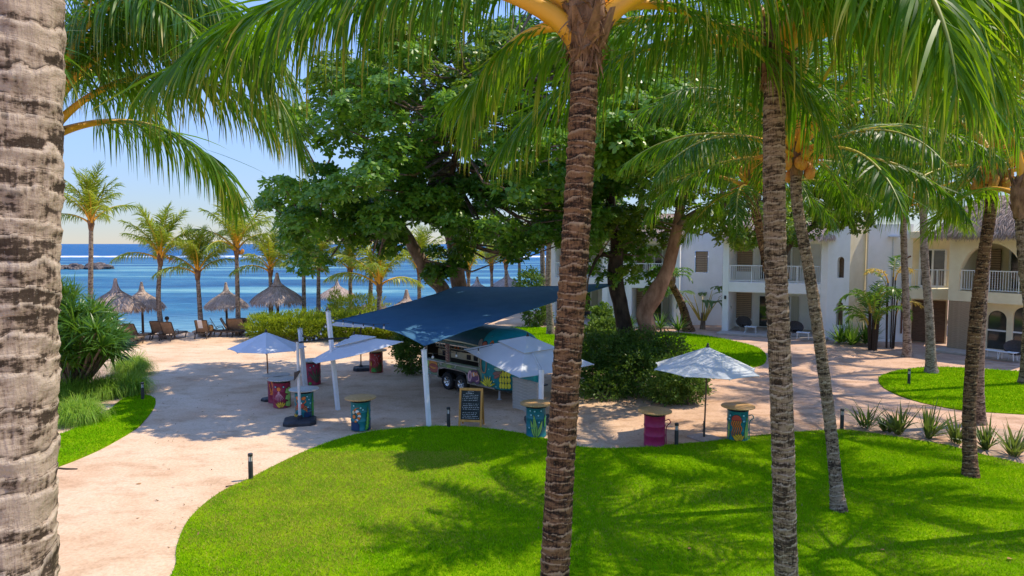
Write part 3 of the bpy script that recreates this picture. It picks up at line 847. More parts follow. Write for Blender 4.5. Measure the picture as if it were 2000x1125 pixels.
def palm(label, base, pts, r0, r1, fr_meshes, nfr, bark='bark_grey', spacing=0.11, nside=16, step=0.05, seed=0, group=None, scale=1.0, order=None,
         stalks=0, nuts=0, fibre=True, custom=None, relief=0.10, flare=0.5, azoff=0.0, skip=(), lean=0.0, rise=None):
    """pts: world points from the base to the crown"""
    base = Vector(base)
    t = thing('palm_tree', label, 'palm tree', base, 0, group)
    loc = [tuple(Vector(p) - base) for p in pts]
    V, q, fr, hb = palm_trunk(loc, r0, r1, spacing, nside, step, seed, relief, flare)
    obj('trunk', npmesh('palm_trunk', [(V, q, 0)], [M[bark]], True, {'ring': [fr], 'band': [hb]}), t)
    top = Vector(loc[-1])
    r = random.Random(seed)
    if fibre:
        prof = [(r1 * 1.02, -0.32 * scale), (r1 * 1.25, -0.12 * scale), (r1 * 1.55, 0.08 * scale), (r1 * 1.45, 0.28 * scale), (r1 * 0.9, 0.5 * scale), (0.02, 0.62 * scale)]
        vv = []
        mb = MB(); mb.lathe(prof, 20, 0, top)
        mb.v = [tuple(Vector(v) + Vector((r.uniform(-1, 1), r.uniform(-1, 1), r.uniform(-1, 1))) * r1 * 0.16) for v in mb.v]
        # torn leaf bases
        for k in range(12):
            a = r.uniform(0, 2 * pi); zz = r.uniform(-0.2, 0.3) * scale
            d = Vector((cos(a), sin(a), 0)); c0 = top + d * r1 * 1.2 + Vector((0, 0, zz))
            tip = c0 + d * r1 * r.uniform(0.3, 1.0) + Vector((0, 0, r.uniform(0.15, 0.4) * scale))
            sd_ = Vector((-sin(a), cos(a), 0)) * r1 * 0.45
            mb.add([c0 - sd_, c0 + sd_, tip + sd_ * 0.3, tip - sd_ * 0.3, c0 - d * 0.05 - sd_, c0 - d * 0.05 + sd_, tip], [(0, 1, 2, 3), (0, 3, 6, 4), (1, 5, 6, 2), (4, 6, 5)])
        mb.build('leaf_sheath', M['fibre'], t, True)
        if nside > 40:
            # burlap fibre: ragged strands wrapped round and hanging from the leaf bases
            nf = 420
            q_ = np.random.default_rng(seed)
            a = q_.uniform(0, 2 * pi, nf); zz = q_.uniform(-0.35, 0.45, nf)
            rr_ = r1 * np.interp(zz, [-0.35, 0.05, 0.45], [1.06, 1.5, 1.2])
            P = np.stack([rr_ * np.cos(a), rr_ * np.sin(a), zz], -1) + np.array(top)
            T_ = np.stack([-np.sin(a), np.cos(a), 0 * a], -1); O_ = np.stack([np.cos(a), np.sin(a), 0 * a], -1)
            D = T_ * q_.normal(0, 0.5, (nf, 1)) + O_ * q_.uniform(0.0, 0.5, (nf, 1)) + np.array([0, 0, 1.0]) * q_.normal(-0.3, 0.8, (nf, 1))
            v_, k_ = strips(P, D, T_ + q_.normal(0, .4, (nf, 3)), q_.uniform(0.06, 0.26, nf), q_.uniform(0.006, 0.035, nf), (0.8, 1, 0.6, 0.1), 0.45)
            fs = obj('fibre_strands', npmesh('fibre_strands', [(v_, k_, 0)], [M['fibre']]), t); fs['kind'] = 'stuff'
            for k in range(9):
                a = k * 0.7 + seed; d = Vector((cos(a), sin(a), 0))
                st_ = MB(); w0 = Vector((-sin(a), cos(a), 0)) * r1 * 0.6
                b0 = top + d * r1 * 1.15 + Vector((0, 0, r.uniform(-0.3, 0.15)))
                b1 = b0 + d * r.uniform(0.03, 0.12) + Vector((0, 0, r.uniform(0.10, 0.2))); b2 = b1 + d * r.uniform(0.05, 0.2) + Vector((0, 0, r.uniform(0.05, 0.25)))
                V8 = [b0 - w0, b0 + w0, b1 + w0 * .8, b1 - w0 * .8, b2 + w0 * .35, b2 - w0 * .25]
                V8 = [p + Vector((r.uniform(-1, 1), r.uniform(-1, 1), r.uniform(-1, 1))) * 0.012 for p in V8]
                V8b = [p - d * 0.03 for p in V8]
                st_.add(V8 + V8b, [(0, 1, 2, 3), (3, 2, 4, 5), (7, 6, 9, 8), (8, 9, 11, 10), (0, 3, 9, 6), (3, 5, 11, 9), (1, 7, 8, 2), (2, 8, 10, 4), (5, 4, 10, 11)])
                st_.build('leaf_base', M['fibre'], t)
    if custom:
        for me, az, tilt_, dz in custom:
            f = obj('frond', me, t, top + Vector((0, 0, dz)))
            f.rotation_euler = (R(tilt_), 0, R(az))
    for k in range(nfr):
        e = (k + 0.5) / nfr
        idx = order[k % len(order)] if order else min(len(fr_meshes) - 1, int(e ** 0.9 * len(fr_meshes)))
        az = k * 137.5 + azoff + r.uniform(-12, 12)
        if any(abs((az - a + 180) % 360 - 180) < w for a, w in skip) and idx >= 2: continue
        f = obj('frond', fr_meshes[idx], t, top + Vector((0, 0, (0.42 - 0.4 * e) * scale)))
        f.rotation_euler = (R(r.uniform(-14, 14)), R(r.uniform(-6, 6)), R(az))
        sc = scale * r.uniform(0.88, 1.08)
        f.scale = (sc, sc, sc)
    for k in range(stalks):
        a = k * 2.2 + seed
        d = Vector((cos(a), sin(a), 0))
        mb = MB()
        o_ = top + Vector((0, 0, 0.15 * scale))
        main = [o_ + d * r1, o_ + d * 0.30 * scale + Vector((0, 0, 0.15 * scale)), o_ + d * 0.55 * scale + Vector((0, 0, 0.02))]
        mb.tube(spline([tuple(p) for p in main], 4), 0.022 * scale, 5)
        for j in range(16):
            b0 = main[1].lerp(main[2], j / 16)
            e_ = b0 + d * r.uniform(0.1, 0.35) * scale + Vector((r.uniform(-.22, .22), r.uniform(-.22, .22), r.uniform(-0.42, -0.05))) * scale
            mb.bar(b0, e_, 0.011 * scale, 4, 0, 0.006 * scale)
        mb.build('flower_stalk', M['orange_stalk'], t)
    for k in range(nuts):
        a = r.uniform(0, 2 * pi); d = Vector((cos(a), sin(a), 0))
        mb = MB()
        mb.lathe([(0.0, -0.13), (0.06, -0.115), (0.10, -0.05), (0.105, 0.03), (0.075, 0.10), (0.02, 0.14)], 8, 0, cap=False)
        o = mb.build('coconut', M['coconut'], t, True, loc=top + d * (r1 + 0.14) * r.uniform(1.0, 1.5) + Vector((0, 0, r.uniform(-0.28, 0.05))))
        o.scale = (scale,) * 3
        o.rotation_euler = (r.uniform(-.4, .4), r.uniform(-.4, .4), 0)
    return t

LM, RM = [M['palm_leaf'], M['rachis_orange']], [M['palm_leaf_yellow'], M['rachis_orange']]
BM_ = [M['beach_leaf'], M['rachis_orange']]
mid_f = frond_set('mid', LM, 92, 4, 0.86, 0.033, 4.1, SPEC, 0.045)
midy_f = frond_set('midy', RM, 92, 4, 0.86, 0.033, 4.1, SPEC, 0.045)
BSPEC = [(88, 62, 0.25), (84, 42, 0.35), (76, 22, 0.45), (66, 2, 0.55), (54, -20, 0.62), (38, -42, 0.68), (14, -62, 0.7)]
beach_f = frond_set('beach', BM_, 44, 2, 0.72, 0.050, 3.0, BSPEC, 0.05)

def F_(L, a0, a1, **k):
    d = dict(n=140, ll=1.05, lw=0.030, seg=5, hang=0.86, pr=0.062, pet=0.20, mats=LM)
    d.update(k)
    return frond_mesh('near_frond', L, R(a0), R(a1), **d)

# --- giant pale trunk at the left edge
p0 = [(-2.22, 2.62, 0), (-2.10, 2.62, 2.6), (-2.015, 2.6, 4.6), (-1.89, 2.6, 6.6), (-1.80, 2.6, 8.8)]
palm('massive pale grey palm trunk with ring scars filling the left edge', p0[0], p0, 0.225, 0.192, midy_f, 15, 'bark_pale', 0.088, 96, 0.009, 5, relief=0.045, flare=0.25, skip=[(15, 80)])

# --- palm behind it, crown showing beside the giant trunk
c = at(88, 285, 9.2)
pts = [gr(40, 900).lerp(Vector((-6.6, 9.2, 0)), 1.0), Vector((-6.5, 9.2, 3)), c]
cu = [(F_(4.7, 64, -80, pr=0.042, seed=1, p=1.0, ll=1.1, lw=0.028, n=130), -6, 0, 0.25), (F_(4.4, 74, -40, pr=0.042, seed=2, ll=1.1, lw=0.030, n=120), 30, 0, 0.3), (F_(4.2, 45, -70, pr=0.042, seed=3, lw=0.032), -62, 0, 0.1), (F_(4.2, 70, -62, pr=0.042, seed=16, ll=1.15, lw=0.028, n=130), 8, 0, 0.2), (F_(4.0, 76, -50, pr=0.042, seed=17, ll=1.1, lw=0.028, n=130), -18, 0, 0.25), (F_(3.6, 55, -66, pr=0.042, seed=18, ll=1.0, lw=0.028, n=120), 22, 0, 0.1),
      (F_(4.0, 66, -60, pr=0.042, seed=4, ll=0.95), -28, 0, 0.2), (F_(4.4, 80, -10, pr=0.042, seed=5, hang=0.55), 12, 0, 0.4), (F_(3.6, 30, -75, pr=0.042, seed=6), 60, 0, 0.1), (F_(4.2, 55, -55, pr=0.042, seed=7), 95, 0, 0.2),
      (F_(4.2, 70, -45, pr=0.042, seed=8), 150, 0, 0.2), (F_(4.0, 40, -65, pr=0.042, seed=9), 200, 0, 0.1), (F_(4.0, 58, -60, pr=0.042, seed=10), 260, 0, 0.1), (F_(4.5, 68, -78, pr=0.042, seed=15, ll=1.05, lw=0.028, n=130), -12, 0, 0.3)]
palm('leaning palm whose yellow stemmed fronds hang over the sea behind the giant trunk', pts[0], pts, 0.17, 0.13, mid_f, 0, 'bark_brown', 0.11, 20, 0.04, 6, custom=cu, flare=0.3)

# --- centre palm
c = at(1143, 62, 7.25)
pts = [Vector((0.335, 7.15, 0)), at(1083, 1125, 7.15), at(1098, 850, 7.18), at(1122, 500, 7.2), at(1138, 230, 7.24), c]
cu = [(F_(5.1, 52, -40, seed=21, p=0.62, ll=1.4, n=150, lw=0.031, pr=0.085), 176, 0, -0.14),
      (F_(4.6, 62, -42, seed=22, ll=1.35, n=150, lw=0.031, p=0.58, mats=RM, pr=0.085), 2, 0, -0.12), (F_(4.4, 56, -24, seed=32, ll=1.1, p=0.5), 160, 0, 0.1), (F_(4.4, 50, -44, seed=33, ll=1.15, p=0.5), 30, 0, 0.05),
      (F_(1.95, 42, -88, seed=23, ll=0.75, p=0.6, mats=RM, n=80), 168, 0, -0.02),
      (F_(5.0, 60, -42, seed=24, ll=1.2), 130, 0, 0.15), (F_(5.0, 62, -42, seed=25, ll=1.2), 52, 0, 0.15),
      (F_(4.6, 66, -30, seed=26, ll=1.0), 250, 0, 0.2), (F_(4.6, 64, -30, seed=27, ll=1.0), 318, 0, 0.2), (F_(4.6, 80, -5, seed=28, hang=0.6), 90, 0, 0.35),
      (F_(4.6, 80, -5, seed=29, hang=0.6), 200, 0, 0.35), (F_(4.4, 82, 10, seed=30, hang=0.5), 330, 0, 0.4), (F_(5.0, 58, -50, seed=31, ll=1.2, mats=RM), 24, 0, 0.1)]
palm('tall brown ringed palm in the centre before the blue shade sail', pts[0], pts, 0.166, 0.142, mid_f, 0, 'bark_brown', 0.088, 64, 0.011, 7, custom=cu, relief=0.10, flare=0.3)

# --- right centre palm
c = at(1515, 112, 8.75)
pts = [Vector((3.72, 8.7, 0)), at(1536, 1125, 8.7), at(1527, 800, 8.7), at(1514, 480, 8.72), at(1512, 250, 8.75), c]
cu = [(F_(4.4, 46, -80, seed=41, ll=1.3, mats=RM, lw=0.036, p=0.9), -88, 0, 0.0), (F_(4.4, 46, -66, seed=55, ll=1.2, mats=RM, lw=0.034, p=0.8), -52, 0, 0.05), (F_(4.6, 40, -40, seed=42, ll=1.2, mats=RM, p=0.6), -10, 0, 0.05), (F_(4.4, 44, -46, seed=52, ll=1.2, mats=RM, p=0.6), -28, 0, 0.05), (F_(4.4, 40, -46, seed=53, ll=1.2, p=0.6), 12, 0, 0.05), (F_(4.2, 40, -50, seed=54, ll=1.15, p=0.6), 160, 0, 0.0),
      (F_(4.4, 40, -40, seed=43, ll=1.2, mats=RM, p=0.6), 184, 0, 0.05), (F_(2.2, 55, -60, seed=44, ll=0.7, mats=RM, p=0.7), 286, 12, 0.25), (F_(4.8, 60, -40, seed=45, ll=1.1), 60, 0, 0.2),
      (F_(4.8, 60, -40, seed=46, ll=1.1), 120, 0, 0.2), (F_(4.4, 72, -30, seed=47), 270, 0, 0.25), (F_(4.6, 80, 0, seed=48, hang=0.6), 20, 0, 0.4), (F_(4.6, 80, 0, seed=49, hang=0.6), 150, 0, 0.4),
      (F_(4.4, 54, -62, seed=50, ll=1.2, mats=RM, lw=0.036), -34, 0, 0.05), (F_(3.4, 26, -78, seed=51, mats=RM), 290, 0, 0.0)]
palm('straight grey brown palm standing alone on the front lawn right of centre', pts[0], pts, 0.150, 0.132, mid_f, 0, 'bark_grey', 0.072, 56, 0.012, 8, custom=cu, relief=0.08, flare=0.3)

# --- palms further back on the lawns
b = gr(1638, 998); b.z = 0
pts = [b, at(1618, 800, 14.35), at(1585, 560, 14.45), at(1557, 400, 14.55), at(1556, 318, 14.6)]
palm('curved palm with orange flower stalks leaning left on the front lawn', b, pts, 0.128, 0.112, mid_f, 30, 'bark_grey', 0.085, 32, 0.02, 9, stalks=6, nuts=8, scale=1.0, azoff=20)
b = gr(1896, 932)
pts = [b, at(1893, 800, 16.4), at(1908, 600, 16.5), at(1932, 430, 16.7), at(1942, 345, 16.8)]
palm('dark palm with orange coconuts leaning right behind the spiky plants', b, pts, 0.15, 0.128, mid_f, 24, 'bark_brown', 0.085, 32, 0.02, 10, nuts=18, stalks=3, azoff=63, flare=0.35)
b = gr(1911, 828)
pts = [b, at(1911, 700, 20.8), at(1922, 520, 20.9), at(1940, 330, 21), at(1958, 235, 21)]
palm('second dark palm partly hidden behind the leaning coconut palm', b, pts, 0.17, 0.14, mid_f, 15, 'bark_grey', 0.11, 20, 0.05, 11, azoff=12, nuts=6)
b = gr(1819, 729)
pts = [b, at(1815, 620, 29.5), at(1806, 500, 29.6), at(1803, 390, 29.6)]
palm('slim palm rising from the tip of the rounded right lawn', b, pts, 0.20, 0.145, midy_f, 15, 'bark_sandy', 0.13, 16, 0.06, 12, stalks=2, azoff=40)
b = gr(1772, 697)
pts = [b, at(1770, 600, 33.5), at(1766, 500, 33.6), at(1764, 405, 33.7)]
palm('slim palm on the path with yellow drooping fronds by the copper pipe', b, pts, 0.185, 0.14, midy_f, 12, 'bark_sandy', 0.13, 14, 0.07, 13, azoff=75)
b = gr(1535, 850)
pts = [b, at(1520, 640, 19.9), at(1492, 490, 20), at(1468, 378, 20)]
palm('palm half hidden behind the straight lawn palm with an orange stem', b, pts, 0.14, 0.12, mid_f, 24, 'bark_brown', 0.10, 20, 0.04, 14, stalks=3, azoff=100)
b = Vector((10.75, 13, 0))
pts = [b, at(2022, 640, 13), at(2005, 520, 13), at(1997, 395, 13)]
palm('palm trunk cut off by the right edge of the picture', b, pts, 0.155, 0.13, midy_f, 14, 'bark_grey', 0.085, 24, 0.03, 15, azoff=10, skip=[(190, 75)])
# tall palms around and behind the hotel
for k, (px, py, Y, lab, ao) in enumerate([(1690, 150, 52, 'tall palm behind the hotel over the arched window wall', 0), (1850, 90, 48, 'tallest palm behind the thatched hotel roof on the right', 50),
                                          (1405, 130, 57, 'tall palm behind the hotel above the balcony with railings', 90), (2012, 60, 27, 'palm crown overhanging the top right corner', 130)]):
    tp = at(px, py, Y); b = Vector((tp.x + 0.5, Y, 0))
    palm(lab, b, [b, Vector((tp.x + 0.4, Y, tp.z * 0.5)), tp], 0.2, 0.14, mid_f, 22, 'bark_grey', 0.13, 12, 0.1, 30 + k, azoff=ao, scale=1.5 if k < 3 else 1.1)

# --- palms along the beach: crown px, base px, depth, trunk bow, scale, label
beach = [
    (178, 440, 176, 660, 39.5, 0, 1.0, 'tall beach palm left of all the thatched parasols'),
    (313, 510, 318, 663, 40.0, -6, 1.0, 'beach palm right beside the second thatched parasol'),
    (386, 538, 394, 657, 41.0, 0, 0.9, 'short yellow beach palm before the third thatched parasol'),
    (462, 492, 466, 655, 41.5, 0, 1.08, 'tallest beach palm with wide fronds left of the hedge'),
    (528, 532, 530, 648, 42.5, 0, 0.85, 'beach palm directly behind the fourth thatched parasol'),
    (593, 528, 594, 645, 42.5, 0, 0.75, 'beach palm half hidden by the lowest almond branches'),
    (622, 522, 622, 642, 43.0, 0, 0.88, 'beach palm with orange stalks behind the hedge'),
    (684, 530, 685, 640, 44.0, 0, 0.85, 'beach palm in front of the parasol on the rocks'),
    (722, 470, 718, 632, 43.0, 4, 0.9, 'thin tall pale beach palm before the breakwater'),
    (818, 528, 820, 632, 45.0, 0, 0.9, 'beach palm left of the forked almond trunk'),
    (915, 535, 918, 625, 48.0, 0, 0.9, 'beach palm right of the forked almond trunk above the sail'),
    (960, 525, 962, 600, 55.0, 0, 0.85, 'distant beach palm left of the far thatched parasol'),
    (988, 520, 990, 605, 53.0, 0, 0.85, 'distant brown beach palm before the far thatched parasol'),
    (1014, 500, 1016, 600, 56.0, 0, 0.9, 'distant beach palm right of the far thatched parasol'),
    (1072, 470, 1076, 640, 42.0, -3, 1.0, 'thick palm standing against the white hotel end wall'),
    (1058, 450, 1063, 622, 47.0, 0, 1.0, 'palm close behind the thick palm by the hotel end'),
]
for k, (cx, cy, bx, by, Y, bow, sc, lab) in enumerate(beach):
    tp = at(cx, cy, Y); b = at(bx, by, Y); b.z = float(ground_z(np.array(b.x), np.array(Y))) - 0.05
    m_ = b.lerp(tp, 0.5) + Vector((bow * Y / FPX, 0, 0))
    palm(lab, b, [b, m_, tp], 0.17 if k < 14 else 0.22, 0.11 if k < 14 else 0.15, beach_f, 20 if k < 10 else 16, 'bark_sandy', 0.14, 12, 0.09, 50 + k, 'palms along the beach', sc,
         order=[0, 0, 1, 1, 0, 1, 2, 2, 1, 2, 3, 2, 3, 3, 4, 3, 4, 5, 4, 5], stalks=1 if k in (1, 6, 8) else 0, nuts=4 if k in (3, 6) else 0, azoff=k * 31, relief=0.06)
# young palm with a short stem
tp = at(741, 566, 41); b = at(739, 640, 41); b.z = 0
palm('young short palm with big bright fronds before the breakwater', b, [b, b.lerp(tp, 0.6), tp], 0.16, 0.12, beach_f, 15, 'bark_sandy', 0.14, 12, 0.09, 80, 'palms along the beach', 1.15,
     order=[0, 1, 2, 2, 3, 3, 4, 4, 5, 5], azoff=20)
# ------------------------------------------------------------------ hotel
def balusters(parent, x0, x1, y, z0, z1, gap=0.115):
    rail = MB()
    rail.span(x0, x1, y - 0.03, y + 0.03, z1 - 0.05, z1); rail.span(x0, x1, y - 0.02, y + 0.02, z0 + 0.06, z0 + 0.10)
    for k in range(int((x1 - x0) / 1.3) + 1):
        xx = min(x1 - 0.02, x0 + 0.02 + k * 1.3); rail.span(xx - 0.025, xx + 0.025, y - 0.026, y + 0.026, z0, z1 - 0.05)
    r = rail.build('railing', M['white_paint'], parent)
    mb = MB(); mb.span(-0.011, 0.011, -0.011, 0.011, z0 + 0.10, z1 - 0.05)
    me = mb.mesh('baluster', M['white_paint'])
    n = int((x1 - x0) / gap)
    for k in range(n):
        obj('baluster', me, r, (x0 + (k + 0.5) * (x1 - x0) / n, y, 0))
    return r

def glass_doors(parent, x0, x1, y, z0, z1, n, curtain=True):
    w = (x1 - x0) / n
    d = MB()
    d.span(x0, x1, y - 0.05, y + 0.05, z1 - 0.07, z1); d.span(x0, x1, y - 0.05, y + 0.05, z0, z0 + 0.06)
    for k in range(n + 1):
        xx = x0 + k * w; d.span(xx - 0.05, xx + 0.05, y - 0.052, y + 0.052, z0 + 0.06, z1 - 0.07)
    f = d.build('door_frame', M['white_paint'], parent)
    for k in range(n):
        g = MB(); g.span(x0 + k * w + 0.05, x0 + (k + 1) * w - 0.05, y - 0.01, y + 0.01, z0 + 0.06, z1 - 0.07); g.build('pane', M['glass_dark'], f)
    return f

def blind(parent, x0, x1, y, z0, z1):
    fr = MB(); fr.span(x0, x1, y, y + 0.03, z0, z1)
    f = fr.build('blind', M['timber_dark'], parent)
    n = max(4, int((z1 - z0) / 0.12))
    me = MB().span(x0 + 0.02, x1 - 0.02, y - 0.025, y - 0.002, -0.045, 0.045).mesh('slat', M['blind'])
    for k in range(n):
        o = obj('slat', me, f, (0, 0, z0 + (k + 0.5) * (z1 - z0) / n))
    return f

def thatch_roof(parent, prof_fn, nu, nv, strands, lab='thatch_roof', sl=0.5):
    """prof_fn(u, v) -> point on the roof (u along, v from eave 0 to ridge 1)"""
    U, V_ = np.meshgrid(np.linspace(0, 1, nu), np.linspace(0, 1, nv), indexing='ij')
    P = prof_fn(U, V_)
    P = P + np.stack([0 * U, 0 * U, 0.05 * snoise(P, 4, 2)], -1)
    i = np.arange(nu - 1)[:, None] * nv; j = np.arange(nv - 1)[None]
    q = np.stack([i + j, i + nv + j, i + nv + j + 1, i + j + 1], -1).reshape(-1, 4)
    o = obj(lab, npmesh(lab, [(P, q, 0)], [M['thatch']], True), parent)
    u = rng.uniform(0, 1, strands); v = rng.uniform(0, 1, strands) ** 1.2
    p0 = prof_fn(u, v); p1 = prof_fn(u, np.clip(v - 0.03, -0.1, 1)); p2 = prof_fn(np.clip(u + 0.01, 0, 1.01), v)
    D = nrm(p1 - p0) + rng.normal(0, 0.16, (strands, 3)) + np.array([0, 0, 0.06])
    W = nrm(p2 - p0 + 1e-6) + rng.normal(0, 0.2, (strands, 3))
    vv, qq = strips(p0 + nrm(rng.normal(size=(strands, 3))) * 0.02 + np.array([0, 0, 0.03]), D, W, sl * rng.uniform(0.5, 1.1, strands), rng.uniform(0.02, 0.06, strands), (1, 0.8, 0.2), 0.25)
    s = obj('thatch', npmesh('thatch', [(vv, qq, 0)], [M['thatch_strand']]), parent)
    s['kind'] = 'stuff'
    return o

def gable_thatch(parent, x0, x1, y0, y1, z0, z1, strands=5000, over=0.35):
    xm0, xm1 = x0 - over, x1 + over
    ya = y0 - over; yr = (y0 + y1) / 2
    def fn(u, v):
        bulge = 0.25 * np.sin(pi * np.clip(v, 0, 1))
        hip = 0.55 * v
        x = xm0 + (xm1 - xm0) * (0.5 + (u - 0.5) * (1 - 0.35 * np.clip(v, 0, 1)))
        rr = 1 - 0.10 * (2 * u - 1) ** 4
        return np.stack([x, ya + (yr - ya) * v, z0 + (z1 - z0) * (v ** 0.85) * rr + bulge], -1)
    thatch_roof(parent, fn, 40, 14, strands)
    mb = MB(); mb.add([(xm0, ya, z0 - 0.03), (xm1, ya, z0 - 0.03), (xm1 - 0.5, y1 + over, z0 - 0.03), (xm0 + 0.5, y1 + over, z0 - 0.03),
                       (xm0 + 0.9, yr, z1), (xm1 - 0.9, yr, z1)], [(0, 1, 2, 3), (3, 2, 5, 4), (0, 3, 4), (1, 5, 2)])
    mb.build('roof_underside', M['timber_dark'], parent)
    # ragged eave fringe
    n = int((xm1 - xm0) * 130)
    x = rng.uniform(xm0, xm1, n)
    P = np.stack([x, ya + rng.uniform(-0.05, 0.06, n), z0 + rng.uniform(-0.02, 0.14, n)], -1)
    D = np.stack([rng.normal(0, 0.25, n), -0.35 + rng.normal(0, 0.2, n), -np.ones(n)], -1)
    v, q = strips(P, D, rand_unit(n) * np.array([1, 0.3, 0.2]), rng.uniform(0.12, 0.32, n), rng.uniform(0.02, 0.05, n), (1, 0.7, 0.15), 0.2)
    f = obj('thatch_fringe', npmesh('thatch_fringe', [(v, q, 0)], [M['thatch_strand']]), parent); f['kind'] = 'stuff'

def wing(label, A, B, depth=3.2, wall='white_wall', roof=(5.95, 7.7), x_door=(0.30, 0.62), mats2=None, upper=True, strands=5000, top=5.95, roof_on=True):
    """balcony block: A, B ground points of its left and right front piers"""
    A, B = Vector(A), Vector(B)
    d = B - A; w = d.length
    t = thing('hotel_wing', label, 'hotel', (A.x, A.y, 0), math.atan2(d.y, d.x))
    W = M[wall]
    for x in (0, w - 0.38):
        MB().span(x, x + 0.38, 0, depth, 0.0, top).build('pier', W, t, bevel=0.03)
    MB().span(0.38, w - 0.38, depth - 0.2, depth, 0.14, top).build('back_wall', W, t)
    MB().span(-0.1, w + 0.1, -1.2, depth, 0, 0.14).build('terrace', M['patio'], t, bevel=0.02)
    MB().span(0.38, w - 0.38, -0.015, depth - 0.2, 2.60, 3.24).build('balcony_slab', W, t, bevel=0.02)
    MB().span(0.38, w - 0.38, 0.0, depth - 0.2, top - 0.35, top).build('top_beam', W, t)
    balusters(t, 0.40, w - 0.40, 0.10, 3.245, 4.28)
    for z0 in (0.14, 3.24):
        glass_doors(t, w * x_door[0], w * x_door[1] , depth - 0.24, z0 + 0.02, z0 + 2.12, 2)
        c = MB().span(w * x_door[1] + 0.06, w * x_door[1] + 0.5, depth - 0.30, depth - 0.26, z0 + 0.05, z0 + 2.1).build('curtain', M['curtain'], t)
        blind(t, 0.42, 0.42 + w * 0.16, depth - 0.5, z0 + 0.55, z0 + 2.3)
        MB().span(0.38, 0.42 + w * 0.17, depth - 0.46, depth - 0.2, z0, z0 + 2.36).build('wall_return', W, t)
    if roof_on:
        gable_thatch(t, 0, w, -0.1, depth + 1.5, roof[0], roof[1], strands)
    return t, w

g = lambda x, y: gr(x, y)
wA = wing('white hotel wing whose balcony rail shows behind the straight lawn palm', g(1409, 650), g(1613, 662), strands=7000)
# wall lamp on the left pier
mb = MB(); mb.box((0.19, -0.03, 2.25), (0.12, 0.06, 0.22)); mb.build('wall_lamp', M['dark_metal'], wA[0])
wing('white hotel wing framed by the forked almond tree', at(1222, 645, 46.5), at(1326, 644, 45.5), strands=3000)
wing('white hotel end wing with a balcony beside the central palm trunk', at(1074, 640, 48.5), at(1186, 640, 47.5), strands=3000)
# plain linking walls
def wallblock(label, A, B, h, thick, wall, name='hotel_wall', extra=None):
    A, B = Vector(A), Vector(B); d = B - A
    t = thing(name, label, 'wall', (A.x, A.y, 0), math.atan2(d.y, d.x))
    return t, d.length
def arch_pts(cx, hw, z0, zs, n=14):
    return [(cx - hw, z0), (cx - hw, zs)] + [(cx - hw * cos(pi * k / n), zs + hw * sin(pi * k / n)) for k in range(1, n)] + [(cx + hw, zs), (cx + hw, z0)]
t, w = wallblock('white recessed wall behind the banana clump', at(1312, 640, 47.2), at(1409, 640, 46.6), 6, 0.3, 'white_wall')
win = [(w * 0.45, 3.6), (w * 0.45, 5.1), (w * 0.72, 5.1), (w * 0.72, 3.6)]
MB().prism([(0, 0), (w, 0), (w, 6.6), (0, 6.6)], [win], 0, 0.3).build('wall_panel', M['white_wall'], t)
blind(t, w * 0.46, w * 0.71, 0.16, 3.62, 5.08)
t, w = wallblock('white recessed wall between the two far hotel wings', at(1182, 640, 48.2), at(1226, 640, 47.6), 6, 0.3, 'white_wall')
MB().prism([(0, 0), (w, 0), (w, 6.2), (0, 6.2)], [], 0, 0.3).build('wall_panel', M['white_wall'], t)

# stair block with arched windows (three faces)
A = gr(1612, 663); B = at(1655, 668, 38.6); C = at(1690, 664, 39.4)
def zat(y, Y): return CAM_H + (476 - y) / FPX * Y
t = thing('hotel_stair_block', 'white hotel stair block with small arched windows above each other', 'hotel', A)
def face(parent, P, Q, holes_fn, h, thick, mat, name='wall_panel', hP=None):
    d = Q - P; w = Vector((d.x, d.y)).length
    sub = holes_fn(w) if holes_fn else []
    mb = MB(); mb.prism([(0, 0), (w, 0), (w, h), (0, hP or h)], sub, 0, thick)
    o = mb.build(name, mat, parent, loc=(P.x - A.x, P.y - A.y, 0)); o.rotation_euler = (0, 0, math.atan2(d.y, d.x))
    return o, w
def holes(w):
    return [arch_pts(w * 0.60, w * 0.15, 3.65, 4.65), arch_pts(w * 0.62, w * 0.16, 0.9, 2.05)]
o, w = face(t, A, B, holes, 6.55, 0.35, M['white_wall'])
for z0, z1 in ((3.65, 5.0), (0.9, 2.4)):
    k = MB().span(w * 0.42, w * 0.80, 0.22, 0.26, z0, z1).build('arched_shutter', M['timber_dark'], o)
o, w2 = face(t, B, C, lambda w: [arch_pts(w * 0.55, w * 0.36, 1.1, 1.9)], 6.95, 0.35, M['warm_bounce_wall'])
MB().span(w2 * 0.1, w2 * 0.95, 0.25, 0.29, 1.05, 2.5).build('window_panel', M['warm_bounce_wall'], o)
# recessed wall with pipes
A2 = A
D_ = at(1690, 664, 39.0); E_ = at(1776, 668, 38.6)
t2 = thing('hotel_wall', 'white recessed hotel wall carrying the copper drain pipe', 'wall', A)
o, w3 = face(t2, D_, E_, None, 6.7, 0.3, M['white_wall'])
mb = MB(); mb.tube([(w3 * 0.80, -0.06, 0.5), (w3 * 0.80, -0.06, 2.6), (w3 * 0.80, -0.06, 4.7), (w3 * 0.95, -0.06, 4.9)], 0.045, 8)
mb.build('drain_pipe', M['copper'], o)
mb = MB(); mb.tube([(w3 * 0.55, -0.05, 0.2), (w3 * 0.55, -0.05, 3.2), (w3 * 0.55, -0.05, 6.0)], 0.03, 6); mb.box((w3 * 0.55, -0.16, 6.0), (0.5, 0.3, 0.06))
mb.build('wall_shower_pipe', M['grey_post'], o)
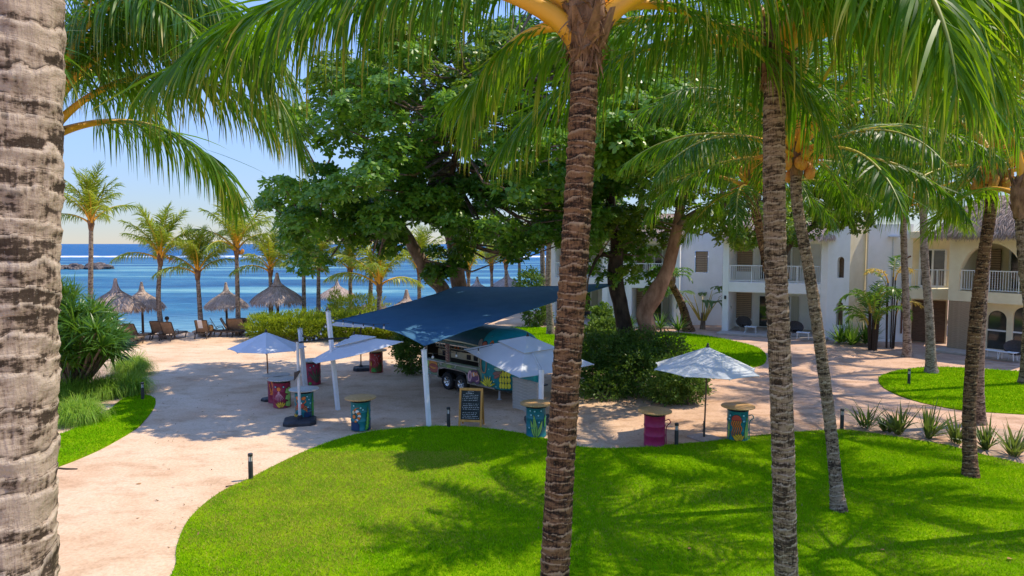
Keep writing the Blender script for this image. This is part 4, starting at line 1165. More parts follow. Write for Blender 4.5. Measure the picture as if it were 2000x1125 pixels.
# shaded link with a balcony
L0 = at(1770, 672, 37.8); L1 = at(1848, 684, 36.8)
d = L1 - L0; wl = d.length
t3 = thing('hotel_link', 'hotel link with warm bounce painted in, a shaded balcony and dark passage below', 'hotel', (L0.x, L0.y, 0), math.atan2(d.y, d.x))
MB().span(0, wl, 1.4, 1.6, 0, 6.3).build('back_wall', M['warm_bounce_wall'], t3)
MB().span(0, wl, -0.02, 1.4, 2.55, 3.15).build('balcony_slab', M['warm_bounce_wall'], t3, bevel=0.02)
balusters(t3, 0.03, wl - 0.05, 0.08, 3.155, 4.2)
glass_doors(t3, wl * 0.25, wl * 0.9, 1.36, 3.2, 5.3, 2)
MB().span(wl * 0.1, wl * 0.95, 1.30, 1.395, 0.05, 2.4).build('timber_gate', M['timber_dark'], t3)
MB().span(0, wl, 0.0, 1.6, 5.9, 6.25).build('top_beam', M['warm_bounce_wall'], t3)

# right block with the big arches
A4 = at(1847, 684, 35.9); B4 = at(2075, 709, 31.6)
d = B4 - A4; w4 = d.length
t4 = thing('hotel_wing', 'hotel wing with warm bounce painted in, large arched balcony under a thatched roof', 'hotel', (A4.x, A4.y, 0), math.atan2(d.y, d.x))
s = w4 / (2075 - 1847)
ax0, ax1 = 22 * s * 1.02, 150 * s * 1.0
acx, ahw = (ax0 + ax1) / 2, (ax1 - ax0) / 2
n = 26
ztop = 5.95; zs = 5.55 - ahw
arch = [(acx - ahw, 3.16)] + [(acx - ahw * cos(pi * k / n), 3.86 + (5.62 - 3.86) * sin(pi * k / n)) for k in range(0, n + 1)] + [(acx + ahw, 3.16)]
MB().prism([(0, 2.62)] + [(w4, 2.62), (w4, ztop), (0, ztop)], [arch], 0, 0.4).build('front_wall', M['warm_bounce_wall'], t4, bevel=0.0)
MB().span(0, w4, 0.405, 2.6, 2.62, 3.16).build('balcony_floor', M['warm_bounce_wall'], t4)
MB().span(0, w4, 2.6, 2.8, 0.1, ztop).build('back_wall', M['warm_bounce_wall'], t4)
MB().span(0, 0.3, 0.405, 2.6, 3.16, ztop).build('side_wall', M['warm_bounce_wall'], t4)
MB().span(w4 - 0.3, w4, 0.405, 2.6, 3.16, ztop).build('side_wall', M['warm_bounce_wall'], t4)
balusters(t4, ax0 + 0.02, ax1 - 0.02, 0.15, 3.17, 4.25)
glass_doors(t4, ax0 + (ax1 - ax0) * 0.45, ax1 + 0.4, 2.55, 3.2, 5.5, 3)
blind(t4, ax0 + 0.1, ax0 + (ax1 - ax0) * 0.32, 2.4, 3.2, 5.3)
# rattan clad panel below
pw = 42 * s * 1.12
pn = MB().span(0.02, pw, 0.05, 0.3, 0.12, 2.615).build('rattan_panel', M['blind'], t4)
me = MB().span(0.03, pw - 0.01, 0.025, 0.047, -0.05, 0.05).mesh('slat', M['blind'])
for k in range(20):
    obj('slat', me, pn, (0, 0, 0.2 + k * 0.122))
MB().span(-0.2, w4, -1.4, 2.6, 0.0, 0.12).build('terrace', M['patio'], t4, bevel=0.02)
# low arched glazed doors
g0 = pw + 0.9
lw_ = MB()
ar = []
for k in range(3):
    cxk = g0 + k * 1.15
    ar.append(arch_pts(cxk, 0.44, 0.2, 1.75 + (0.25 if k else 0)))
lw_.prism([(pw, 0.12), (w4, 0.12), (w4, 2.615), (pw, 2.615)], ar, 0.9, 1.1)
lw_.build('arcade_wall', M['warm_bounce_wall'], t4)
for k in range(3):
    cxk = g0 + k * 1.15
    p = MB().span(cxk - 0.44, cxk + 0.44, 1.02, 1.05, 0.2, 2.5).build('glazed_door', M['glass_dark'], t4)
    MB().span(cxk - 0.44, cxk + 0.44, 0.95, 1.0, 1.12, 1.2).build('door_rail', M['white_paint'], p)
gable_thatch(t4, 0, w4, -0.25, 4.2, 5.98, 8.1, 9000, 0.55)

# ------------------------------------------------------------------ almond trees and shrubs
def rosettes(P, A, k, ln, wd, spread=0.7):
    """leaf whorls: P centres, A axes"""
    n = len(P)
    ref = nrm(np.cross(A, rand_unit(n))); bi = np.cross(A, ref)
    th = rng.uniform(0, 2 * pi, (n, 1)) + np.arange(k)[None] * 2 * pi / k + rng.normal(0, 0.25, (n, k))
    e = rng.normal(0.15, 0.4, (n, k))
    out = ref[:, None] * np.cos(th)[..., None] + bi[:, None] * np.sin(th)[..., None]
    D = out * np.cos(e)[..., None] + A[:, None] * np.sin(e)[..., None]
    W = np.cross(A[:, None], out) + rng.normal(0, 0.25, (n, k, 3))
    L = ln * rng.uniform(0.6, 1.15, (n, k))
    P2 = P[:, None] + D * 0.03
    return strips(P2.reshape(-1, 3), D.reshape(-1, 3), W.reshape(-1, 3), L.ravel(), (wd * rng.uniform(0.8, 1.15, (n, k))).ravel(), (0.28, 1.0, 0.45), 0.22)

def px_crown(poly, Y, dY, n, cr=(0.7, 1.25), flat=0.5, per=40, ymin=None, lean=None):
    """clump centres inside a crown outline; returns rosette centres, axes"""
    poly = np.asarray(poly, float)
    lo, hi = poly.min(0), poly.max(0)
    cs = []
    while len(cs) < n:
        p = rng.uniform(lo, hi)
        if not inside(p[None], poly)[0]: continue
        # thinner near the outline
        dist = np.min(np.linalg.norm(poly - p, axis=1))
        dep = dY * min(1.0, 0.35 + dist / 160.0)
        yy = Y + rng.uniform(-1, 1) * dep
        cs.append(tuple(at(p[0], p[1], yy)))
    return np.array(cs)
def fill_clumps(C, cr, flat, per):
    P, A = [], []
    for c in C:
        r = rng.uniform(*cr); k = int(per * (r / np.mean(cr)) ** 2)
        u = rand_unit(k); u[:, 2] = np.abs(u[:, 2]) * np.where(rng.uniform(size=k) < 0.72, 1, -1)
        rad = r * rng.uniform(0.55, 1.0, (k, 1)) ** 0.5
        P.append(c + u * rad * np.array([1, 1, flat]))
        A.append(nrm(u * np.array([0.7, 0.7, 0.4]) + np.array([0, 0, 0.75]) + rng.normal(0, 0.2, (k, 3))))
    return np.concatenate(P), np.concatenate(A)

def limb(mb, pts, n=9, mi=0):
    p = spline(pts, 6)
    r = p[:, 3].copy()
    p3 = p[:, :3] + 0.12 * r[:, None] * np.stack([snoise(p[:, :3], 3, 1), snoise(p[:, :3], 3, 2), 0 * r], -1)
    mb.tube([tuple(x) for x in p3], r, n, mi)

def tree(label, base, limbs, crowns, leafmats, barks, twigs=True, leaf=(0.20, 0.115), k=8):
    base = Vector(base)
    t = thing('almond_tree', label, 'tree', base)
    b = np.array(base)
    for li, (pts, mt) in enumerate(limbs):
        mb = MB()
        limb(mb, [tuple(np.array(p[:3]) - b) + (p[3],) for p in pts], 12)
        mb.build('trunk' if li == 0 else 'limb', M[mt], t, True)
    ends = np.concatenate([spline([p[:3] for p in pts], 6)[len(pts) * 2:] for pts, _ in limbs])
    for ci, (C, cr, flat, per, lm) in enumerate(crowns):
        P, A = fill_clumps(C, cr, flat, per)
        v, q = rosettes(P, A, k, leaf[0], leaf[1])
        o = obj('crown', npmesh('crown', [(v - b, q, 0)], [M[lm]]), t)
        if twigs:
            mb = MB()
            for c in C:
                e = ends[np.argmin(np.linalg.norm(ends - c, axis=1) + 0.6 * np.clip(ends[:, 2] - c[2], 0, 9))]
                m_ = (c * 0.55 + e * 0.45) + np.array([0, 0, -0.12 * np.linalg.norm(c - e)]) + rng.normal(0, 0.15, 3)
                L_ = np.linalg.norm(c - e)
                mb.tube([tuple(e - b), tuple(m_ - b), tuple(c - b)], [min(0.06, 0.02 + 0.009 * L_), min(0.04, 0.018 + 0.005 * L_), 0.012], 5, 0, False)
            mb.build('branches', M[barks], t, True)['kind'] = 'stuff'
    return t

Y1 = 27.0
def a4(px, py, Y, r): p = at(px, py, Y); return (p.x, p.y, p.z, r)
T1 = [(505, 378), (560, 345), (600, 330), (552, 275), (556, 218), (612, 190), (640, 140), (700, 90), (760, 40), (900, -30), (1100, -60), (1250, -20), (1230, 200), (1200, 380), (1190, 470), (1110, 490), (1080, 470),
      (1000, 510), (930, 510), (900, 470), (850, 440), (800, 452), (740, 465), (690, 462), (660, 440), (625, 470), (612, 512), (592, 528), (574, 512), (548, 490), (575, 440), (520, 440), (508, 412)]
limbs1 = [
    ([(-2.15, 31.2, -0.1, 0.52), a4(905, 640, 31.1, 0.42), a4(897, 560, 31, 0.36), a4(884, 470, 31, 0.31), a4(862, 400, 30.8, 0.26), a4(842, 330, 30.6, 0.23), a4(835, 270, 30.6, 0.19), a4(828, 180, 30.6, 0.13), a4(820, 80, 30.8, 0.07)], 'bark_tree'),
    ([(-2.3, 31.0, 0.5, 0.40), a4(868, 575, 30.3, 0.33), a4(840, 540, 30, 0.30), a4(812, 490, 29.8, 0.27), a4(792, 455, 29.6, 0.22), a4(760, 420, 29.4, 0.16), a4(700, 370, 29, 0.11), a4(620, 330, 28.7, 0.06)], 'bark_tree'),
    ([a4(800, 470, 29.7, 0.16), a4(770, 466, 29.5, 0.13), a4(735, 462, 29.3, 0.11), a4(660, 430, 29, 0.07), a4(580, 400, 28.7, 0.04)], 'bark_tree'),
    ([a4(850, 360, 30.7, 0.17), a4(900, 300, 30.8, 0.13), a4(980, 260, 31, 0.10), a4(1080, 225, 31.5, 0.07), a4(1150, 200, 31.6, 0.05)], 'bark_tree'),
    ([a4(870, 420, 30.9, 0.18), a4(940, 400, 32, 0.13), a4(1020, 380, 33, 0.09), a4(1110, 360, 34, 0.06)], 'bark_tree'),
    ([a4(838, 300, 30.6, 0.15), a4(790, 230, 30.4, 0.11), a4(720, 190, 30, 0.08), a4(640, 215, 29.6, 0.04)], 'bark_tree'),
    ([a4(886, 480, 31, 0.2), a4(880, 380, 28.5, 0.14), a4(900, 250, 26, 0.09), a4(930, 150, 25, 0.05)], 'bark_tree'),
]
C1 = px_crown(T1, Y1, 6.5, 185)
C1b = px_crown([(600, 330), (760, 300), (1000, 320), (1180, 330), (1180, 470), (1000, 500), (900, 470), (800, 450), (690, 460), (640, 440), (590, 540), (560, 500), (580, 430), (520, 400)], 26.2, 4.0, 62)
C1d = px_crown([(845, 480), (905, 470), (915, 560), (880, 575), (850, 540)], 29.3, 0.8, 8)
C1e = px_crown([(640, 440), (760, 445), (800, 470), (760, 490), (690, 480), (650, 475)], 26.5, 1.2, 8)
C1d = np.concatenate([C1d, C1e])
C1c = px_crown([(640, 130), (800, 60), (1000, 40), (1200, 60), (1200, 260), (980, 280), (760, 230), (620, 230)], 28, 6.0, 62)
tree('huge dark green almond tree spreading over the food trailer and the blue sail', (-2.2, 31.1, 0), limbs1,
     [(C1, (0.6, 1.1), 0.5, 54, 'almond_leaf'), (C1b, (0.5, 0.85), 0.5, 50, 'almond_leaf'), (C1c, (0.6, 1.1), 0.45, 48, 'almond_leaf_light'), (C1d, (0.4, 0.65), 0.6, 30, 'almond_leaf')], None, 'bark_tree')

Y2 = 27.5
limbs2 = [
    ([(5.15, 27.6, -0.1, 0.55), a4(1232, 700, 27.6, 0.46), a4(1262, 650, 27.5, 0.36), a4(1260, 610, 27.4, 0.35), a4(1280, 575, 27.3, 0.36), a4(1303, 530, 27.2, 0.26), a4(1318, 470, 27.2, 0.24), a4(1328, 410, 27.3, 0.19), a4(1345, 330, 27.5, 0.13), a4(1370, 250, 28, 0.07)], 'bark_red'),
    ([(4.75, 27.8, 0.2, 0.46), a4(1222, 660, 27.9, 0.36), a4(1212, 600, 28, 0.31), a4(1203, 540, 28.1, 0.33), a4(1204, 470, 28.2, 0.26), a4(1190, 380, 28.4, 0.2), a4(1180, 280, 28.6, 0.13), a4(1190, 180, 29, 0.07)], 'bark_dark'),
    ([a4(1322, 440, 27.2, 0.16), a4(1370, 410, 26.8, 0.11), a4(1440, 400, 26.4, 0.08), a4(1520, 420, 26, 0.04)], 'bark_tree'),
    ([a4(1186, 330, 28.5, 0.15), a4(1215, 270, 28, 0.12), a4(1260, 225, 27.5, 0.09), a4(1330, 190, 27, 0.05)], 'bark_tree'),
    ([a4(1188, 360, 28.4, 0.17), a4(1205, 300, 25.5, 0.13), a4(1225, 250, 22.5, 0.09), a4(1240, 215, 19.5, 0.05)], 'bark_tree'),
    ([a4(1203, 500, 28.2, 0.15), a4(1170, 500, 27.6, 0.08), a4(1150, 540, 27, 0.04)], 'bark_dark'),
]
T2 = [(1170, 400), (1300, 370), (1450, 380), (1540, 400), (1560, 440), (1520, 470), (1455, 485), (1400, 462), (1340, 475), (1300, 470), (1262, 500), (1225, 550), (1188, 520)]
C2 = px_crown(T2, Y2, 3.0, 48)
C2b = px_crown([(1160, 120), (1300, 60), (1500, 60), (1560, 200), (1500, 360), (1330, 370), (1200, 400)], 26.5, 4.0, 70)
C2f = px_crown([(1165, 190), (1230, 150), (1300, 150), (1330, 260), (1290, 330), (1220, 370), (1165, 340)], 20.3, 2.6, 34)
C2c = px_crown([(1200, 470), (1290, 480), (1300, 560), (1270, 600), (1225, 600), (1200, 560)], 28.6, 1.0, 9)
C2d = px_crown([(1120, 480), (1190, 470), (1190, 560), (1140, 610), (1110, 560)], 28.0, 1.0, 6)
tree('almond tree with a leaning reddish forked trunk among dense bushes', (5.0, 27.6, 0), limbs2,
     [(C2, (0.5, 0.9), 0.5, 20, 'almond_leaf_light'), (C2b, (0.7, 1.2), 0.5, 36, 'almond_leaf'), (C2f, (0.5, 0.85), 0.5, 40, 'almond_leaf'), (C2c, (0.4, 0.6), 0.7, 26, 'almond_leaf'), (C2d, (0.35, 0.55), 0.7, 20, 'almond_leaf')], None, 'bark_tree')

b3 = gr(1531, 690)
limbs3 = [([(b3.x, b3.y, -0.1, 0.3), a4(1530, 600, b3.y, 0.24), a4(1528, 500, b3.y, 0.2), a4(1590, 440, b3.y, 0.15), a4(1640, 410, 33.5, 0.09), a4(1720, 400, 33, 0.05)], 'bark_dark'),
          ([a4(1570, 470, b3.y, 0.14), a4(1545, 440, 34, 0.09), a4(1500, 430, 33.5, 0.05)], 'bark_dark'),
          ([a4(1640, 410, 33.5, 0.08), a4(1700, 380, 34, 0.06), a4(1800, 390, 34.5, 0.03)], 'bark_dark')]
C3 = px_crown([(1500, 400), (1560, 350), (1650, 330), (1810, 360), (1832, 410), (1770, 440), (1700, 425), (1650, 455), (1600, 470), (1540, 480), (1510, 450)], 33.8, 2.2, 46)
tree('smaller almond tree with its leaves before the hotel roofs at right', b3, limbs3, [(C3, (0.55, 0.95), 0.45, 30, 'almond_leaf_light')], None, 'bark_dark')
# belt of tall trees behind the hotel
for k, (px, py, Y, rad, lab) in enumerate([(1250, 250, 58, 5.5, 'dark broad tree far behind the hotel at its middle'), (1480, 220, 56, 5.5, 'dark broad tree far behind the hotel roof with railings'),
                                           (1700, 240, 52, 5.0, 'dark broad tree far behind the stair block'), (1920, 230, 48, 5.0, 'dark broad tree far behind the arched hotel wing'), (1130, 380, 60, 4.0, 'low dark tree beyond the hotel end wing')]):
    c = np.array(at(px, py, Y)); b = (c[0], Y, 0)
    u = rand_unit(46); C = c + u * rng.uniform(0.3, 1, (46, 1)) ** 0.5 * np.array([rad, rad * 0.8, rad * 0.75])
    tree(lab, b, [([(b[0], Y, -0.1, 0.4), (b[0] + .2, Y, c[2] * .5, 0.3), (c[0], Y, c[2], 0.12)], 'bark_dark')], [(C, (1.2, 1.9), 0.55, 55, 'almond_leaf')], None, 'bark_dark', False, (0.42, 0.26), 6)

def shrub(name, label, cat, ells, n, ln, wd, mat, base=None, up=0.4, group=None, prof=(0.4, 1, 0.15), dr=0.25, k=1):
    """leafy shrub made of overlapping leafy masses: ells = [(centre, radii)]"""
    base = Vector(base if base is not None else ells[0][0]); base.z = 0
    P, U = [], []
    vol = np.array([e[1][0] * e[1][2] for e in ells]); vol = vol / vol.sum()
    for (c, r), f in zip(ells, vol):
        kk = int(n * f); u = rand_unit(kk)
        lump = 1 + 0.42 * snoise(u * 2.2 + np.array(c), 1.5, 3)
        p = np.array(c) + u * np.array(r) * (rng.uniform(0.5, 1.0, (kk, 1)) ** 0.45) * lump[:, None]
        P.append(p); U.append(u)
    P = np.concatenate(P); U = np.concatenate(U)
    ok = P[:, 2] > 0.02
    P, U = P[ok], U[ok]; m = len(P)
    D = nrm(U * 0.7 + rand_unit(m) * 0.8 + np.array([0, 0, up]))
    W = rand_unit(m)
    v, q = strips(P, D, W, ln * rng.uniform(0.6, 1.3, m), wd * rng.uniform(0.7, 1.2, m), prof, dr)
    t = thing(name, label, cat, base, 0, group)
    obj('foliage', npmesh('foliage', [(v - np.array(base), q, 0)], [M[mat]]), t)
    st = MB(); r = random.Random(int(base.x * 100))
    for (c, rr) in ells:
        for j in range(5):
            e = Vector(c) + Vector((r.uniform(-.6, .6) * rr[0], r.uniform(-.6, .6) * rr[1], r.uniform(0, .6) * rr[2]))
            s_ = Vector((c[0] + r.uniform(-.2, .2) * rr[0], c[1] + r.uniform(-.2, .2) * rr[1], 0))
            st.bar(s_ - base, e - base, 0.022, 5, 0, 0.008)
    st.build('stems', M['bark_tree'], t)['kind'] = 'stuff'
    return t
def el(px, py, Y, rx, ry, rz):
    return (tuple(at(px, py, Y)), (rx, ry, rz))
shrub('bush', 'dark dense bush round the almond trunk behind the market umbrella', 'bush',
      [el(1210, 700, 26.5, 1.6, 1.3, 1.1), el(1165, 735, 25.6, 0.8, 0.9, 0.9), el(1270, 730, 25.2, 1.7, 1.2, 1.0), el(1250, 680, 26.6, 1.2, 1, 0.7), el(1180, 760, 24.6, 1.0, 0.8, 0.5), el(1160, 690, 27, 0.9, 0.9, 0.8)], 26000, 0.10, 0.055, 'bush_leaf')
shrub('bush', 'light leaved bush just behind the white market umbrella pole', 'bush', [el(1320, 740, 23.9, 0.95, 0.8, 0.75), el(1350, 752, 23.6, 0.6, 0.6, 0.55), el(1300, 760, 23.6, 0.8, 0.6, 0.5)], 9000, 0.10, 0.05, 'bush_leaf')
shrub('bush', 'wispy tall shoots of bush in front of the back lawn', 'bush', [el(1290, 690, 25.8, 1.2, 0.7, 0.6), el(1310, 672, 25.8, 0.5, 0.4, 0.45)], 2400, 0.10, 0.05, 'bush_leaf', up=0.9)
shrub('bush', 'dark bush behind the left end of the trailer', 'bush', [el(806, 690, 29, 0.75, 0.7, 0.9), el(795, 670, 29.4, 0.6, 0.6, 0.7)], 6000, 0.12, 0.06, 'bush_leaf')
hd = []
for k, px in enumerate(range(505, 800, 22)):
    top = [612, 610, 612, 608, 610, 612, 612, 606, 604, 606, 604, 606, 604, 612][k]
    hd.append(el(px + 3, 640 - 2, 39.5, 0.75, 0.9, (652 - top) / FPX * 39.5 * 0.62))
shrub('hedge', 'bright yellow green hedge between the loungers and the sail', 'hedge', hd, 30000, 0.20, 0.045, 'hedge_leaf', up=1.1)
shrub('bush', 'loose pale shoots growing above the hedge near the breakwater', 'bush', [el(700, 596, 42, 1.7, 0.8, 0.55), el(655, 590, 42, 0.4, 0.4, 0.7)], 2200, 0.24, 0.04, 'hedge_leaf', up=1.3)
shrub('bush', 'dark fleshy bush beside the palms at the hotel end', 'bush', [el(1035, 560, 46, 0.9, 0.8, 1.2), el(1045, 600, 46, 1.0, 0.8, 1.3)], 3500, 0.22, 0.10, 'bush_leaf')
shrub('bush', 'big round leaved bush against the white hotel end wall', 'bush', [el(1175, 620, 34, 0.5, 0.5, 0.6), el(1185, 655, 33, 1.1, 0.8, 0.8)], 3600, 0.18, 0.12, 'bush_leaf')

def rosette_plant(name, label, cat, heads, nleaf, L, wd, mat, base, group=None, e_range=(0.1, 1.45), dr=0.55, prof=(0.55, 1, 0.85, 0.5, 0.04), stems=True, out=0.0):
    """plants of strap leaves growing from heads: heads = [(point, axis, scale)]"""
    base = Vector(base); t = thing(name, label, cat, base, 0, group)
    P, D, W, L_ = [], [], [], []
    for c, ax, sc in heads:
        k = int(nleaf * (0.8 + 0.4 * rng.uniform()))
        ax = nrm(np.asarray(ax, float))
        a = rng.uniform(0, 2 * pi, k); e = rng.uniform(*e_range, k)
        rf = nrm(np.cross(ax, np.array([0.31, 0.77, 0.2]))); bi = np.cross(ax, rf)
        o = rf * np.cos(a)[:, None] + bi * np.sin(a)[:, None]
        d = o * np.cos(e)[:, None] + ax * np.sin(e)[:, None]
        P.append(np.asarray(c) + o * out * rng.uniform(0, 1, (k, 1)) + ax * rng.uniform(-0.06, 0.06, (k, 1)) * sc); D.append(d)
        W.append(np.cross(d, ax) + rng.normal(0, 0.15, (k, 3))); L_.append(L * sc * rng.uniform(0.65, 1.15, k))
    P, D, W, L_ = np.concatenate(P), np.concatenate(D), np.concatenate(W), np.concatenate(L_)
    v, q = strips(P, D, W, L_, wd * rng.uniform(0.8, 1.15, len(P)), prof, np.clip(rng.normal(dr, 0.15, len(P)), 0, 0.95), pw=1.6)
    obj('leaves', npmesh('leaves', [(v - np.array(base), q, 0)], [M[mat]]), t)
    if stems:
        mb = MB()
        for c, ax, sc in heads:
            c = Vector(c)
            if c.z > 0.25:
                mb.tube([(0, 0, 0), tuple((c - base) * 0.5 + Vector((0, 0, -0.1))), tuple(c - base)], [0.07, 0.05, 0.04], 6)
        if mb.v: mb.build('stems', M['bark_tree'], t)['kind'] = 'stuff'
    return t
# big strap-leaved shrub on the left
hs = []
bb = Vector((-16.4, 25.2, 0))
for k in range(84):
    px = rng.uniform(60, 226); py = rng.uniform(560, 715)
    edge = np.interp(px, [60, 118, 150, 190, 226], [540, 556, 578, 602, 655])
    if py < edge: py = edge + rng.uniform(0, 50)
    Y = 25.2 + rng.uniform(-1.4, 1.4) - (py - 600) * 0.008
    c = at(px, py, Y); hs.append((tuple(c), (rng.normal(0, .35) + (px - 150) * 0.006, -0.35 + rng.normal(0, .3), 0.9), rng.uniform(0.75, 1.1)))
rosette_plant('screw_pine', 'large dark spiky strap leaved shrub beside the giant trunk', 'shrub', hs, 60, 0.92, 0.060, 'strap_leaf', bb, e_range=(-0.1, 1.4), dr=0.35)
def fount(label, px, py, sc, n):
    b = gr(px, py)
    heads = [((b.x + rng.uniform(-.22, .22) * sc, b.y + rng.uniform(-.22, .22) * sc, 0.02), (0, 0, 1), sc) for _ in range(4)]
    rosette_plant('fountain_grass', label, 'ornamental grass', heads, n, 1.15, 0.024, 'fountain_leaf', b, 'fountain grass clumps in the left bed', (0.75, 1.5), 0.85, (1, 0.9, 0.6, 0.3, 0.1), False, 0.18 * sc)
fount('fountain grass clump nearest the giant trunk', 152, 826, 1.0, 540)
fount('fountain grass clump below the spiky shrub', 196, 778, 1.1, 540)
fount('fountain grass clump beside the bollard at the lawn tip', 252, 770, 1.0, 480)
fount('rear fountain grass clump spilling over the sand behind the bollard', 258, 733, 1.15, 540)
fount('small fountain grass clump half hidden by the giant trunk', 112, 790, 1.15, 420)
# spiky lilies along the strip
for px, py, sc, lab in [(1697, 838, 1.0, 'spiky lily plant nearest the curved palm'), (1733, 846, 0.5, 'smallest spiky lily plant in the strip'), (1757, 850, 1.05, 'spiky lily plant third in the strip, directly right of the smallest one'), (1811, 858, 1.1, 'tall spiky lily plant in the middle of the strip'),
                        (1868, 868, 0.95, 'spiky lily plant just left of the leaning coconut palm'), (1924, 880, 0.9, 'spiky lily plant just right of the leaning coconut palm'), (1977, 893, 1.0, 'spiky lily plant nearest the right edge')]:
    b = gr(px, py)
    rosette_plant('lily_plant', lab, 'plant', [((b.x + rng.uniform(-.1, .1), b.y, 0.05), (rng.normal(0, .1), 0, 1), sc), ((b.x + rng.uniform(-.25, .25), b.y + .1, 0.05), (rng.normal(0, .2), 0, 1), sc * 0.8)], 24, 1.0, 0.058, 'lily_leaf', b, 'spiky lilies in the sandy strip', (0.55, 1.5), 0.30, out=0.08)
# plants before the hotel
for px, py, lab in [(1640, 672, 'agave clump at the left foot of the stair block'), (1662, 676, 'agave clump in the middle before the stair block'), (1690, 674, 'agave clump beside the areca palm')]:
    b = gr(px, py); rosette_plant('agave', lab, 'plant', [((b.x, b.y, 0.1), (0, 0, 1), 1), ((b.x + .3, b.y + .2, 0.1), (0, 0, 1), .9)], 40, 1.35, 0.09, 'strap_leaf', b, 'agave plants by the stair block', (0.3, 1.45), 0.25)
for px, py, lab in [(1325, 655, 'dark spiky plant at the left of the banana clump'), (1290, 650, 'dark spiky plant behind the leaning almond trunk'), (1230, 650, 'dark spiky plant left of the leaning almond trunk')]:
    b = gr(px, py); rosette_plant('yucca', lab, 'plant', [((b.x, b.y, 0.3), (0, 0, 1), 1)], 60, 1.1, 0.07, 'strap_leaf', b, 'yucca plants under the hotel wall', (0.1, 1.45), 0.2)
def feather(label, b, n, L, mat, h, spread=1.0, base_h=0.3, meshes=None):
    t = thing('areca_palm', label, 'palm', b)
    r = random.Random(int(b.x * 10))
    mb = MB()
    for k in range(n):
        a = k * 2.4; hh = h * r.uniform(0.35, 1)
        f = obj('frond', meshes[k % len(meshes)], t, (0.25 * cos(a), 0.25 * sin(a), hh)); f.rotation_euler = (0, 0, a); s_ = L * r.uniform(.7, 1.05); f.scale = (s_,) * 3
        mb.bar((0.18 * cos(a), 0.18 * sin(a), 0), (0.25 * cos(a), 0.25 * sin(a), hh), 0.04, 6)
    mb.build('stems', M['bark_sandy'], t)
arf = [frond_mesh('areca_frond', 2.2, R(a), R(b_), 26, 0.55, 0.075, 3, 0.4, 300 + a, mats=[M['strap_leaf'], M['rachis_green']], pr=0.03) for a, b_ in ((82, -10), (70, -40), (58, -70), (80, 20))]
feather('bushy areca palm growing against the recessed hotel wall', gr(1704, 684), 20, 1.0, None, 2.9, meshes=arf)
dry = [frond_mesh('dry_frond', 2.0, R(75), R(-50), 24, 0.5, 0.09, 3, 0.5, 320, mats=[M['dry_frond'], M['rachis_orange']], pr=0.03), arf[0]]
feather('tall thin areca palm with one dried orange frond by the drain pipe', gr(1738, 680), 6, 0.9, None, 4.3, meshes=dry)
# banana clump
b = at(1372, 650, 44.5); b.z = 0
t = thing('banana_plant', 'banana clump with broad dark leaves before the recessed wall', 'banana plant', b)
r = random.Random(3)
for k in range(11):
    a = k * 2.4 + 0.4; el_ = r.uniform(0.75, 1.35); Ls = r.uniform(1.2, 2.3)
    s0 = Vector((0.2 * cos(a), 0.2 * sin(a), 0.6)); s1 = s0 + Vector((cos(a) * cos(el_), sin(a) * cos(el_), sin(el_))) * Ls
    mb = MB(); mb.tube([tuple(s0), tuple(s0.lerp(s1, .5) + Vector((0, 0, .08))), tuple(s1)], [0.05, 0.035, 0.02], 6); st = mb.build('leaf_stalk', M['rachis_green'], t)
    d = np.array([(cos(a) * 0.8, sin(a) * 0.8, 0.5)]); w_ = np.array([(-sin(a), cos(a), 0.0)])
    parts_ = []
    for sgn in (-1, 1):
        v, q = strips(np.array([tuple(s1)]) + w_ * 0.15 * sgn, d, w_ + np.array([[0, 0, -0.25 * sgn * sgn]]) , np.array([1.5]), np.array([0.30]), (0.3, 0.9, 1.05, 1.1, 0.95, 0.6, 0.1), 0.75, pw=1.2)
        parts_.append((v, q, 0))
    obj('leaf', npmesh('banana_leaf', parts_, [M['banana_leaf']]), t)
mb = MB(); mb.tube([(0, 0, 0), (0.02, 0, 0.5), (0, 0, 1.1)], [0.2, 0.16, 0.12], 10); mb.build('stem', M['bark_tree'], t)
# leaning brown trunk of an old palm beside it
b = at(1345, 640, 43.5); b.z = 0; tp = at(1310, 552, 42)
palm('short leaning brown palm half hidden by the forked almond', b, [b, b.lerp(tp, .5) + Vector((.15, 0, .1)), tp], 0.30, 0.2, arf, 9, 'bark_brown', 0.12, 14, 0.08, 91, order=[1, 2, 1, 2], scale=0.8)
# ------------------------------------------------------------------ painted decals
PAL = {}
def paint(c):
    if c not in PAL:
        PAL[c] = pmat('paint_%d' % len(PAL), tuple(x * 0.88 for x in c), tuple(min(1, x * 1.08) for x in c), 7, 0.42, 0.0, spec=0.4)
    return PAL[c]
BLK, WHT = (0.012, 0.014, 0.018), (0.75, 0.74, 0.70)
RED, ORG, YEL, GRN, LIM = (0.62, 0.07, 0.045), (0.78, 0.20, 0.035), (0.80, 0.46, 0.03), (0.07, 0.36, 0.05), (0.30, 0.52, 0.12)
TEAL, NAVY, MAG, PNK, CYA = (0.012, 0.20, 0.22), (0.010, 0.045, 0.12), (0.32, 0.018, 0.075), (0.75, 0.30, 0.34), (0.25, 0.60, 0.66)
CRM, BRN, DGR, PUR = (0.66, 0.58, 0.38), (0.16, 0.06, 0.035), (0.055, 0.075, 0.055), (0.10, 0.045, 0.10)
def ell(cx, cz, rx, rz, n=18, a=0.0):
    out = []
    for k in range(n):
        t = 2 * pi * k / n; x, z = rx * cos(t), rz * sin(t)
        out.append((cx + x * cos(a) - z * sin(a), cz + x * sin(a) + z * cos(a)))
    return out
